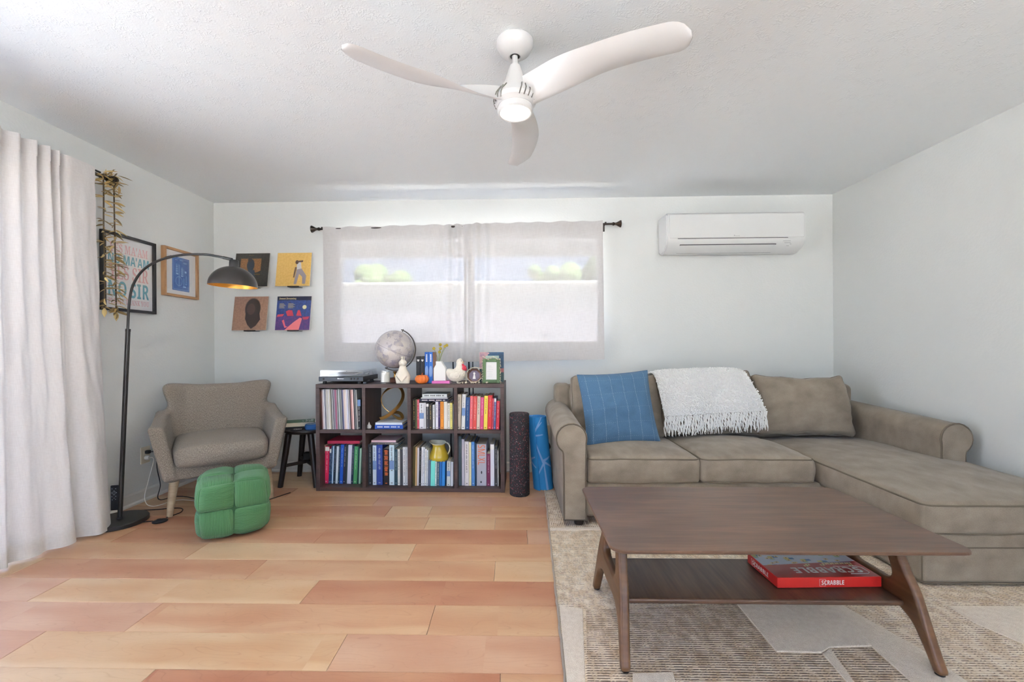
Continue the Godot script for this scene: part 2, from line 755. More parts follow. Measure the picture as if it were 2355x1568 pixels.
func build_room() -> void:
	var wp: Material = M.wall_paint
	var th := 0.14
	var wx0 := WIN.position.x
	var wx1 := WIN.end.x
	var wy0 := WIN.position.y
	var wy1 := WIN.end.y
	var z0 := ZB - th
	wall_boxes("wall_back", "white painted wall with the curtained window", [
		[Vector3(XL - th, 0, z0), Vector3(wx0, CH, ZB)], [Vector3(wx1, 0, z0), Vector3(XR + th, CH, ZB)],
		[Vector3(wx0, 0, z0), Vector3(wx1, wy0, ZB)], [Vector3(wx0, wy1, z0), Vector3(wx1, CH, ZB)]], wp)
	var dz0 := DOOR.position.x
	var dz1 := DOOR.end.x
	wall_boxes("wall_left", "white painted wall with the framed prints and the glass door", [
		[Vector3(XL - th, 0, ZB), Vector3(XL, CH, dz0)], [Vector3(XL - th, 0, dz1), Vector3(XL, CH, ZF)],
		[Vector3(XL - th, DOOR.end.y, dz0), Vector3(XL, CH, dz1)]], wp)
	wall_boxes("wall_right", "plain white wall beside the chaise", [[Vector3(XR, 0, ZB), Vector3(XR + th, CH, ZF)]], wp)
	wall_boxes("wall_front", "white wall at the far end of the room", [
		[Vector3(XL - th, 0, ZF), Vector3(-1.0, CH, ZF + th)], [Vector3(2.7, 0, ZF), Vector3(XR + th, CH, ZF + th)],
		[Vector3(-1.0, 0, ZF), Vector3(2.7, 0.45, ZF + th)], [Vector3(-1.0, 2.1, ZF), Vector3(2.7, CH, ZF + th)]], wp)
	wall_boxes("ceiling", "white textured ceiling", [[Vector3(XL - th - 0.0, CH, ZB - th), Vector3(XR + th, CH + 0.2, ZF + th)]], M.ceiling_paint)
	wall_boxes("roof", "flat roof with eaves", [[Vector3(XL - 0.75, CH + 0.2, ZB - 0.75), Vector3(XR + 0.6, CH + 0.32, ZF + 0.95)]], M.roof_soffit)
	# baseboards: a board with a small shoe moulding at its foot
	var prof := PackedVector2Array([Vector2(0, 0), Vector2(0.024, 0), Vector2(0.024, 0.012), Vector2(0.013, 0.022), Vector2(0.011, 0.075), Vector2(0.004, 0.088), Vector2(0, 0.088)])
	var runs := [["baseboard_left", Vector3(XL, 0, dz0 - 0.06), PI / 2, dz0 - 0.06 - ZB], ["baseboard_back", Vector3(XL, 0, ZB), 0.0, XR - XL], ["baseboard_right", Vector3(XR, 0, ZB), -PI / 2, ZF - ZB]]
	for r in runs:
		var b := mb()
		b.prism(prof, 0.0, r[3])
		# profile x = out of the wall, y = up, z = along
		var out := Vector3(1, 0, 0) if r[0] == "baseboard_left" else (Vector3(0, 0, 1) if r[0] == "baseboard_back" else Vector3(-1, 0, 0))
		var along := Vector3(0, 0, -1) if r[0] == "baseboard_left" else (Vector3(1, 0, 0) if r[0] == "baseboard_back" else Vector3(0, 0, 1))
		b.move(Transform3D(Basis(out, Vector3.UP, along), r[1]))
		struct(obj(r[0], b, M.trim_paint), "painted baseboard with a shoe moulding")


func build_outside() -> void:
	var g := obj("patio", mb().box(Vector3(0, -0.16, 0), Vector3(60, 0.1, 60)), M.concrete)
	struct(g, "pale concrete ground outside")
	# a fence behind the house, a low white building and trees beyond it, seen dimly through the curtains
	var fence := thing("board_fence", "grey board fence dimly seen through the window curtains", "fence", Vector3(-6, -0.1, -7.6))
	for i in 40:
		obj("board", mb().rbox(Vector3(i * 0.3, 0.92 if i < 26 else 0.86, 0), Vector3(0.285, 1.84 if i < 26 else 1.72, 0.03), 0.004, 1), M.fence_wood, fence)
	obj("rail", mb().box(Vector3(5.9, 1.5, -0.04), Vector3(12, 0.09, 0.05)), M.fence_wood, fence)
	var house := thing("neighbour_house", "low white house dimly seen beyond the fence", "house", Vector3(0, -0.1, -16))
	obj("wall", mb().box(Vector3(0, 1.6, 0), Vector3(22, 3.2, 5)), M.stucco, house)
	obj("roof", mb().prism(PackedVector2Array([Vector2(-2.9, 0), Vector2(2.9, 0), Vector2(0, 0.45)]), -11.4, 11.4).move(Transform3D(Basis(Vector3(0, 0, 1), Vector3.UP, Vector3(1, 0, 0)), Vector3(0, 3.2, 0))), M.roof_soffit, house)
	var spots := [[-6.4, 4.6, 1.3], [-3.6, 3.9, 1.0], [-1.2, 4.0, 0.9], [2.0, 4.9, 1.2], [5.2, 5.3, 1.5], [8.4, 4.7, 1.0], [-10.2, 4.4, 1.5]]
	var where := ["at the far left end of the white house", "with a narrow crown behind the house", "with the smallest crown behind the house", "with a tall crown behind the house", "with the widest crown behind the house", "with a crown at the end of the house", "standing apart from the white house"]
	for i in spots.size():
		var s: Array = spots[i]
		var t := thing("tree", "hazy green tree " + where[i], "tree", Vector3(s[0], -0.1, -20.5 - 0.3 * i), 0.0, "trees beyond the fence")
		obj("trunk", mb().tube(PackedVector3Array([Vector3(0, 0, 0), Vector3(0.05, s[1] * 0.6, 0)]), 0.14, 8), M.fence_wood, t)
		var cr := mb()
		for k in 14:
			var d: Vector3 = Vector3(rng.randf_range(-1, 1), rng.randf_range(-0.6, 0.7), rng.randf_range(-0.6, 0.6)) * s[2] * 0.8
			cr.sphere(Vector3(0, s[1] - s[2] * 0.45, 0) + d, Vector3.ONE * s[2] * rng.randf_range(0.28, 0.5), 10, 7)
		obj("crown", cr, M.foliage, t)
	# the yard beside the patio door
	var f2 := thing("side_fence", "grey board fence standing across the patio from the glass door", "fence", Vector3(-8.2, -0.1, -9))
	for i in 44:
		obj("board", mb().rbox(Vector3(0, 0.92, i * 0.3), Vector3(0.03, 1.84, 0.285), 0.004, 1), M.fence_wood, f2)


func wood_plank(seed_: int, light: Color, dark: Color, red: Color, pale: float) -> ImageTexture:
	var w := 768
	var h := 128
	var n1 := noise(1.0, seed_, FastNoiseLite.TYPE_SIMPLEX_SMOOTH, 2)
	var n2 := noise(1.0, seed_ + 9, FastNoiseLite.TYPE_SIMPLEX_SMOOTH, 3)
	var out := PackedByteArray()
	out.resize(w * h * 3)
	for y in h:
		var v := y / float(h)
		for x in w:
			var u := x / float(w)
			var warp := n1.get_noise_2d(u * 2.6, v * 1.3 + 3.0)
			var ph := (v - 0.5) * 2.2 + warp * 1.3
			var ring := pow(1.0 - absf(sin(ph * 9.0)), 9.0)
			var blot := n1.get_noise_2d(u * 1.5 + 20.0, v * 1.1 + 7.0)
			var fine := n2.get_noise_2d(u * 9.0, v * 55.0)
			var c := light.lerp(red, clampf(0.5 + blot * 0.9, 0.0, 1.0))
			c = c.lerp(dark, clampf(ring * (0.16 + 0.25 * maxf(0.0, warp)) + fine * 0.09, 0.0, 0.6))
			var p := smoothstep(0.72, 1.0, v + warp * 0.25) * pale
			c = c.lerp(Color(0.95, 0.83, 0.66), p * 0.6)
			var o := (y * w + x) * 3
			out[o] = int(c.r * 255)
			out[o + 1] = int(c.g * 255)
			out[o + 2] = int(c.b * 255)
	return pic(w, h, out)


const ROW := 0.1943


func build_floor() -> void:
	var kinds := []
	# light tan, mid tan, reddish, pinkish, with two patterns of the first three
	var tones := [[rgb(232, 200, 160), rgb(176, 132, 96), rgb(222, 182, 140), 0.5], [rgb(222, 182, 142), rgb(158, 112, 82), rgb(210, 162, 124), 0.35],
		[rgb(208, 158, 122), rgb(140, 92, 70), rgb(192, 132, 100), 0.0], [rgb(224, 184, 152), rgb(162, 114, 90), rgb(212, 164, 132), 0.2],
		[rgb(230, 196, 154), rgb(168, 122, 88), rgb(218, 174, 130), 1.0], [rgb(222, 178, 138), rgb(154, 108, 78), rgb(208, 156, 118), 0.8], [rgb(212, 164, 128), rgb(144, 96, 72), rgb(198, 142, 108), 0.4]]
	for i in tones.size():
		kinds.append(mat("plank_%d" % i, Color(0.885, 0.87, 0.865), 0.36, {"tex": wood_plank(40 + i * 7, tones[i][0], tones[i][1], tones[i][2], tones[i][3]), "spec": 0.42}))
	var floor_node := structure_node("floor", "wood plank floor in tan and reddish tones")
	obj("subfloor", mb().box(Vector3((XL + XR) / 2, -0.03, (ZB + ZF) / 2), Vector3(XR - XL + 0.24, 0.04, ZF - ZB + 0.24)), M.trim_paint, floor_node)
	# the joints that the photograph shows, row by row from the front, and the tone of each plank
	var seen := {
		2: [[[358.8, 1538.2], [1151.0, 1548.1]], [0, 2, 1]],
		1: [[[99.4, 1455.4], [797.7, 1460.9]], [3, 4, 3]],
		0: [[[375.4, 1386.4], [1001.9, 1390.2]], [3, 5, 1]],
		-1: [[[160.1, 1331.2], [734.2, 1333.9]], [3, 4, 2]],
		-2: [[[104.9, 1284.2], [615.5, 1287.0], [1139.9, 1289.8]], [0, 6, 1, 0]],
		-3: [[[441.6, 1273.0], [957.8, 1250.0]], [1, 0, 5]],
		-4: [[[300.9, 1223.5], [753.5, 1216.9], [1211.7, 1219.1]], [1, 6, 2, 3]],
		-5: [[[560.0, 1200.0], [988.1, 1188.8], [1139.9, 1190.4]], [2, 1, 0, 1]],
		-6: [[[560.0, 1164.0], [902.6, 1163.9], [996.4, 1162.8]], [1, 6, 0, 5]],
	}
	var len := 1.22
	for k in range(-11, 27):
		var z1 := -1.868 + ROW * k
		var z2 := z1 + ROW
		z1 = maxf(z1, ZB)
		z2 = minf(z2, ZF)
		if z2 - z1 < 0.02:
			continue
		var cuts := PackedFloat32Array()
		var tone := []
		if seen.has(k):
			for q in seen[k][0]:
				cuts.append(on_floor(q[0], q[1]).x)
			tone = seen[k][1].duplicate()
		else:
			cuts.append(XL + rng.randf_range(0.2, 1.2))
			tone = [rng.randi_range(0, 6), rng.randi_range(0, 6)]
		while cuts[0] - len > XL:
			cuts.insert(0, cuts[0] - len)
			tone.insert(0, rng.randi_range(0, 6))
		while cuts[cuts.size() - 1] + len < XR:
			cuts.append(cuts[cuts.size() - 1] + len)
			tone.append(rng.randi_range(0, 6))
		cuts.insert(0, XL)
		cuts.append(XR)
		for i in cuts.size() - 1:
			var x1 := cuts[i]
			var x2 := cuts[i + 1]
			var g := 0.0006
			var b := mb()
			var c := 0.0012
			# the top, a chamfer round it, and the sides
			var off := Vector2(rng.randf(), 0.0)
			var top := [Vector3(x1 + g + c, 0, z1 + g + c), Vector3(x2 - g - c, 0, z1 + g + c), Vector3(x2 - g - c, 0, z2 - g - c), Vector3(x1 + g + c, 0, z2 - g - c)]
			var rim := [Vector3(x1 + g, -c * 0.7, z1 + g), Vector3(x2 - g, -c * 0.7, z1 + g), Vector3(x2 - g, -c * 0.7, z2 - g), Vector3(x1 + g, -c * 0.7, z2 - g)]
			var low := []
			for q in rim:
				low.append(q + Vector3(0, -0.006, 0))
			var uvof := func(p: Vector3) -> Vector2: return Vector2((p.x - x1) / len, (p.z - z1) / ROW * 0.98 + 0.01) + off
			var ids := []
			for q in top:
				ids.append(b.vert(q, Vector3.UP, uvof.call(q)))
			b.quad(ids[0], ids[1], ids[2], ids[3])
			for e in 4:
				var f := (e + 1) % 4
				for pr in [[top, rim, 0.7], [rim, low, 0.0]]:
					var nn: Vector3 = (Vector3(0, pr[2], 0) + [Vector3(0, 0, -1), Vector3(1, 0, 0), Vector3(0, 0, 1), Vector3(-1, 0, 0)][e]).normalized()
					b.quad(b.vert(pr[0][e], nn, uvof.call(pr[0][e])), b.vert(pr[0][f], nn, uvof.call(pr[0][f])), b.vert(pr[1][f], nn, uvof.call(pr[1][f])), b.vert(pr[1][e], nn, uvof.call(pr[1][e])))
			obj("plank", b, kinds[tone[mini(i, tone.size() - 1)]], floor_node)


func frame_bars(parent: Node, called: String, m: Material, lo: Vector3, hi: Vector3, w: float, d: float, across: int) -> void:
	# four bars round an opening in the plane across an axis
	var u := 0 if across == 2 else 2
	var c := (lo + hi) / 2
	for s in [-1, 1]:
		var at := c
		at[u] = (hi[u] - w / 2) if s > 0 else (lo[u] + w / 2)
		var sz := Vector3.ZERO
		sz[u] = w
		sz.y = hi.y - lo.y
		sz[across] = d
		obj(called, mb().rbox(at, sz, 0.004, 1), m, parent)
	for s in [-1, 1]:
		var at := c
		at.y = (hi.y - w / 2) if s > 0 else (lo.y + w / 2)
		var sz := Vector3.ZERO
		sz[u] = hi[u] - lo[u] - 2 * w
		sz.y = w
		sz[across] = d
		obj(called, mb().rbox(at, sz, 0.004, 1), m, parent)


func build_window() -> void:
	var w := structure_node("window_1", "wide white sliding window behind the sheer curtains")
	var z := ZB - 0.085
	var lo := Vector3(WIN.position.x, WIN.position.y, z)
	var hi := Vector3(WIN.end.x, WIN.end.y, z)
	frame_bars(w, "frame", M.vinyl_white, lo, hi, 0.045, 0.09, 2)
	obj("mullion", mb().rbox(Vector3(-0.385, (lo.y + hi.y) / 2, z), Vector3(0.06, hi.y - lo.y - 0.09, 0.07), 0.004, 1), M.vinyl_white, w)
	obj("pane", mb().box(Vector3((lo.x - 0.385) / 2, (lo.y + hi.y) / 2, z), Vector3(-0.385 - lo.x - 0.1, hi.y - lo.y - 0.08, 0.004)), M.glass_pane, w)
	obj("pane", mb().box(Vector3((hi.x - 0.385) / 2, (lo.y + hi.y) / 2, z), Vector3(hi.x + 0.385 - 0.1, hi.y - lo.y - 0.08, 0.004)), M.glass_pane, w)
	obj("latch", mb().rbox(Vector3(0.28, 1.215, z + 0.05), Vector3(0.03, 0.03, 0.02), 0.005, 2), M.vinyl_white, w)
	# the eave over the window
	var fascia := obj("eave", mb().box(Vector3(0, 2.35, ZB - 0.72), Vector3(7, 0.56, 0.05)).box(Vector3(0, 2.62, ZB - 0.44), Vector3(7, 0.03, 0.6)), M.roof_soffit)
	struct(fascia, "white eave above the window outside")
	# the window behind the camera
	var w2 := structure_node("window_2", "white window at the far end of the room")
	frame_bars(w2, "frame", M.vinyl_white, Vector3(-1.0, 0.45, ZF + 0.07), Vector3(2.7, 2.1, ZF + 0.07), 0.05, 0.09, 2)
	obj("mullion", mb().box(Vector3(0.85, 1.275, ZF + 0.07), Vector3(0.06, 1.55, 0.07)), M.vinyl_white, w2)
	obj("pane", mb().box(Vector3(0.85, 1.275, ZF + 0.07), Vector3(3.62, 1.57, 0.004)), M.glass_pane, w2)


func build_door() -> void:
	var d := structure_node("door_1", "white sliding glass door behind the long linen curtain")
	var x := XL - 0.07
	var lo := Vector3(x, 0.0, DOOR.position.x)
	var hi := Vector3(x, DOOR.end.y, DOOR.end.x)
	frame_bars(d, "frame", M.vinyl_white, lo, hi, 0.045, 0.12, 0)
	var mid := (lo.z + hi.z) / 2
	for s in [[lo.z + 0.045, mid + 0.03, x - 0.02], [mid - 0.03, hi.z - 0.045, x + 0.02]]:
		var a := Vector3(s[2], 0.045, s[0])
		var b := Vector3(s[2], hi.y - 0.045, s[1])
		frame_bars(d, "sash", M.vinyl_white, a, b, 0.06, 0.035, 0)
		obj("pane", mb().box((a + b) / 2, Vector3(0.005, b.y - a.y - 0.1, b.z - a.z - 0.1)), M.glass_pane, d)


# ---------------------------------------------------------------- upholstery helpers
# a closed outline swept along z, softly shaded round the outline, with flat ends
func swept(poly: PackedVector2Array, z0: float, z1: float, nz: int, fn: Callable, round_end := 0.0) -> MB:
	var b := mb()
	var m := poly.size()
	var cw := Geometry2D.is_polygon_clockwise(poly)
	var zs := PackedFloat32Array()
	for k in nz + 1:
		zs.append(lerpf(z0, z1, k / float(nz)))
	var nrm := PackedVector2Array()
	for i in m:
		var d := (poly[(i + 1) % m] - poly[(i - 1 + m) % m]).normalized()
		nrm.append(Vector2(d.y, -d.x) * (-1.0 if cw else 1.0))
	var run := PackedFloat32Array([0.0])
	for i in m:
		run.append(run[i] + poly[i].distance_to(poly[(i + 1) % m]))
	for k in nz + 1:
		for i in m + 1:
			var p := poly[i % m]
			var q := nrm[i % m]
			b.vert(fn.call(Vector3(p.x, p.y, zs[k])), Vector3(q.x, q.y, 0), Vector2(run[i], zs[k]))
	for k in nz:
		for i in m:
			var o := k * (m + 1) + i
			b.quad(o, o + 1, o + m + 2, o + m + 1)
	var tr := Geometry2D.triangulate_polygon(poly)
	for e in [[z0, -1.0], [z1, 1.0]]:
		var ids := PackedInt32Array()
		for p in poly:
			ids.append(b.vert(fn.call(Vector3(p.x, p.y, e[0])), Vector3(0, 0, e[1]), p))
		for i in range(0, tr.size(), 3):
			b.tri(ids[tr[i]], ids[tr[i + 1]], ids[tr[i + 2]])
	return b


# the swelling of a stuffed cushion, with a few shallow wrinkles
func stuffed(h: Vector3, crown: Vector3, wrinkle: float, seed_: int) -> Callable:
	var nz := noise(1.0, seed_, FastNoiseLite.TYPE_SIMPLEX_SMOOTH, 2)
	return func(p: Vector3) -> Vector3:
		var a := clampf(p.x / h.x, -1, 1)
		var b := clampf(p.y / h.y, -1, 1)
		var c := clampf(p.z / h.z, -1, 1)
		var fa := 1.0 - a * a
		var fb := 1.0 - b * b
		var fc := 1.0 - c * c
		var q := p
		q.x += crown.x * a * fb * sqrt(fc)
		q.y += crown.y * b * pow(fa * fc, 0.6)
		q.z += crown.z * c * fb * sqrt(fa)
		var w := nz.get_noise_3d(p.x * 5.0, p.y * 7.0, p.z * 5.0) * wrinkle
		return q + Vector3(w * a, w * b, w * c)


func rounded_loop(hx: float, hz: float, r: float, y: float, per := 6) -> Array:
	var out := []
	for q in [[1, 1, 0.0], [-1, 1, PI / 2], [-1, -1, PI], [1, -1, PI * 1.5]]:
		for k in per + 1:
			var w: float = q[2] + PI / 2 * k / per
			out.append(Vector3(q[0] * (hx - r) + r * cos(w), y, q[1] * (hz - r) + r * sin(w)))
	# points along the straight runs
	var full := []
	for i in out.size():
		var a: Vector3 = out[i]
		var b: Vector3 = out[(i + 1) % out.size()]
		full.append(a)
		var cnt := int(a.distance_to(b) / 0.06)
		for k in cnt:
			full.append(a.lerp(b, (k + 1) / float(cnt + 1)))
	return full


func box_cushion(parent: Node, called: String, at: Vector3, size: Vector3, crown: Vector3, seed_: int, m: Material, pipe: Material, rot := Vector3.ZERO, wrinkle := 0.006, flat_axis := 1) -> MeshInstance3D:
	var h := size / 2
	var r := 0.03
	var fn := stuffed(h, crown, wrinkle, seed_)
	var b := mb().rbox(Vector3.ZERO, size, r, 3, 12)
	b.bend(fn)
	var o := obj(called, b, m, parent)
	o.transform = tf(at, rot)
	var pb := mb()
	for s in [-1.0, 1.0]:
		var loop: Array
		if flat_axis == 1:
			loop = rounded_loop(h.x - 0.004, h.z - 0.004, 0.035, s * (h.y - 0.010))
		else:
			loop = []
			for q in rounded_loop(h.x - 0.004, h.y - 0.004, 0.035, s * (h.z - 0.010)):
				loop.append(Vector3(q.x, q.z, q.y))
		var pts := PackedVector3Array()
		for q in loop:
			pts.append(fn.call(q))
		pb.tube(pts, 0.0042, 6, false, true)
	obj("piping", pb, pipe, o)
	return o


func build_sofa_materials() -> void:
	var big := grey(512, 512, 0.011, 61, 4)
	var str_ := grey(512, 512, 0.03, 62, 3, 2, 1)
	var fine := grey(512, 512, 0.4, 63, 1)
	for i in big.size():
		big[i] = clampi(int(128 + (big[i] - 128) * 0.55 + (str_[i] - 128) * 0.25 + (fine[i] - 128) * 0.3), 0, 255)
	mat("suede", Color.WHITE, 0.85, {"tex": ramp(512, 512, big, rgb(120, 109, 94), rgb(164, 152, 136)), "uv": Vector3(0.9, 0.9, 1), "rim": 0.35, "spec": 0.15})
	mat("suede_piping", rgb(116, 105, 91), 0.85, {"spec": 0.15})
	mat("sofa_foot", rgb(38, 30, 26), 0.4)


func build_sofa() -> void:
	var base := Vector3(1.53, 0, -3.1)
	var s := thing("sectional_sofa", "taupe suede sectional sofa with rolled arms and a chaise along the right wall", "sofa", base)
	var su: Material = M.suede
	var pi_: Material = M.suede_piping
	var loc := tf(-base)
	# rolled arms: the roll bulges outwards above a straight panel
	for side in [0, 1]:
		var poly := PackedVector2Array()
		var r := 0.094
		# local: x = 0 is the inner face, + is outwards
		poly.append(Vector2(0.0, 0.05))
		poly.append(Vector2(0.0, 0.30))
		poly.append(Vector2(-0.004, 0.52))
		for k in 15:
			var w := PI * 1.0 - (PI * 1.30) * k / 14.0
			poly.append(Vector2(0.086 + cos(w) * r, 0.547 + sin(w) * r))
		poly.append(Vector2(0.138, 0.455))
		poly.append(Vector2(0.135, 0.30))
		poly.append(Vector2(0.135, 0.05))
		if side == 0:
			for i in poly.size():
				poly[i].x = 0.438 - poly[i].x
		else:
			for i in poly.size():
				poly[i].x = 2.555 + poly[i].x
		var zf := -2.676 if side == 0 else -2.665
		var zback := -3.60
		var rise := func(p: Vector3) -> Vector3:
			var w := smoothstep(0.2, 0.6, p.y)
			return p + Vector3(0, 0.045 * w * (zf - p.z) / (zf - zback), 0)
		var a := obj("arm", swept(poly, zback, zf, 14, rise).move(loc), su, s)
		# the padded front panel and its piping
		var inner := Geometry2D.offset_polygon(poly, -0.006)
		if inner.size():
			var ip: PackedVector2Array = inner[0]
			obj("front_panel", swept(ip, zf, zf + 0.008, 1, rise).move(loc), su, a)
		var pts := PackedVector3Array()
		for i in poly.size():
			pts.append(Vector3(poly[i].x, poly[i].y, zf + 0.003) - base)
		obj("piping", mb().tube(pts, 0.004, 6, false, true), pi_, a)
	# frame: back, seat deck and the base of the chaise
	obj("back_frame", mb().rbox(Vector3(1.53, 0.43, -3.535) - base, Vector3(2.24, 0.76, 0.17), 0.05, 3), su, s)
	var corner := mb()
	corner.rbox(Vector3(0.39, 0.66, -3.53) - base, Vector3(0.13, 0.32, 0.16), 0.04, 3)
	obj("back_post", corner, su, s)
	obj("seat_deck", mb().rbox(Vector3(1.16, 0.165, -3.08) - base, Vector3(1.44, 0.21, 0.76), 0.02, 2), su, s)
	var ch := obj("chaise_base", mb().rbox(Vector3(2.305, 0.135, -2.74) - base, Vector3(0.885, 0.235, 1.41), 0.022, 2), su, s)
	obj("seam", mb().tube(PackedVector3Array([Vector3(1.875, 0.185, -2.033), Vector3(2.735, 0.185, -2.033)]), 0.0028, 5).move(loc), pi_, ch)
	obj("piping", mb().tube(PackedVector3Array([Vector3(1.867, 0.022, -3.2), Vector3(1.867, 0.022, -2.05), Vector3(1.88, 0.022, -2.036), Vector3(2.735, 0.022, -2.036)]), 0.004, 6).tube(PackedVector3Array([Vector3(1.868, 0.03, -2.041), Vector3(1.868, 0.245, -2.041)]), 0.003, 6).move(loc), pi_, ch)
	# seat cushions
	box_cushion(s, "seat_cushion", Vector3(0.797, 0.345, -3.03) - base, Vector3(0.69, 0.158, 0.68), Vector3(0.010, 0.045, 0.016), 71, su, pi_)
	box_cushion(s, "seat_cushion", Vector3(1.488, 0.350, -3.02) - base, Vector3(0.685, 0.150, 0.68), Vector3(0.010, 0.050, 0.016), 72, su, pi_)
	box_cushion(s, "chaise_cushion", Vector3(2.305, 0.325, -2.715) - base, Vector3(0.868, 0.142, 1.37), Vector3(0.012, 0.045, 0.012), 73, su, pi_, Vector3(0.018, 0, 0))
	# loose back cushions, leaning and a little slumped
	for q in [[0.775, 0.645, -3.34, 0.68, 0.0, 74, 0.47], [1.445, 0.670, -3.335, 0.72, 0.012, 75, 0.47], [2.135, 0.655, -3.325, 0.69, -0.02, 76, 0.44]]:
		var size := Vector3(q[3], q[6], 0.17)
		var h := size / 2
		var fn0 := stuffed(h, Vector3(-0.012, -0.018, 0.06), 0.012, q[5])
		var fn := func(p: Vector3) -> Vector3:
			var o: Vector3 = fn0.call(p)
			# corners drawn out to points, the top edge sagging between them
			var t := clampf(p.y / h.y, -1, 1)
			var a := clampf(p.x / h.x, -1, 1)
			o.y += 0.022 * pow(absf(a), 3.0) * maxf(t, 0.0)
			o.x *= 1.0 + 0.03 * (0.3 - t)
			o.z *= 1.0 - 0.35 * pow(absf(a), 4.0) * absf(t)
			return o
		var b := mb().rbox(Vector3.ZERO, size, 0.04, 3, 12)
		b.bend(fn)
		var c := obj("back_cushion", b, su, s)
		c.transform = tf(Vector3(q[0], q[1], q[2]) - base, Vector3(-0.24, 0, q[4]))
		var pts := PackedVector3Array()
		for e in rounded_loop(h.x - 0.002, h.y - 0.002, 0.04, h.z - 0.03):
			pts.append(fn.call(Vector3(e.x, e.z, e.y)))
		obj("piping", mb().tube(pts, 0.004, 6, false, true), pi_, c)
	for q in [[0.40, -2.72], [0.40, -3.5], [2.68, -2.1], [1.95, -2.1], [2.68, -3.5]]:
		obj("foot", mb().lathe(Vector3(q[0], 0, q[1]) - base, [Vector2(0, 0.012), Vector2(0.028, 0.012), Vector2(0.034, 0.05), Vector2(0, 0.05)], 16), M.sofa_foot, s)


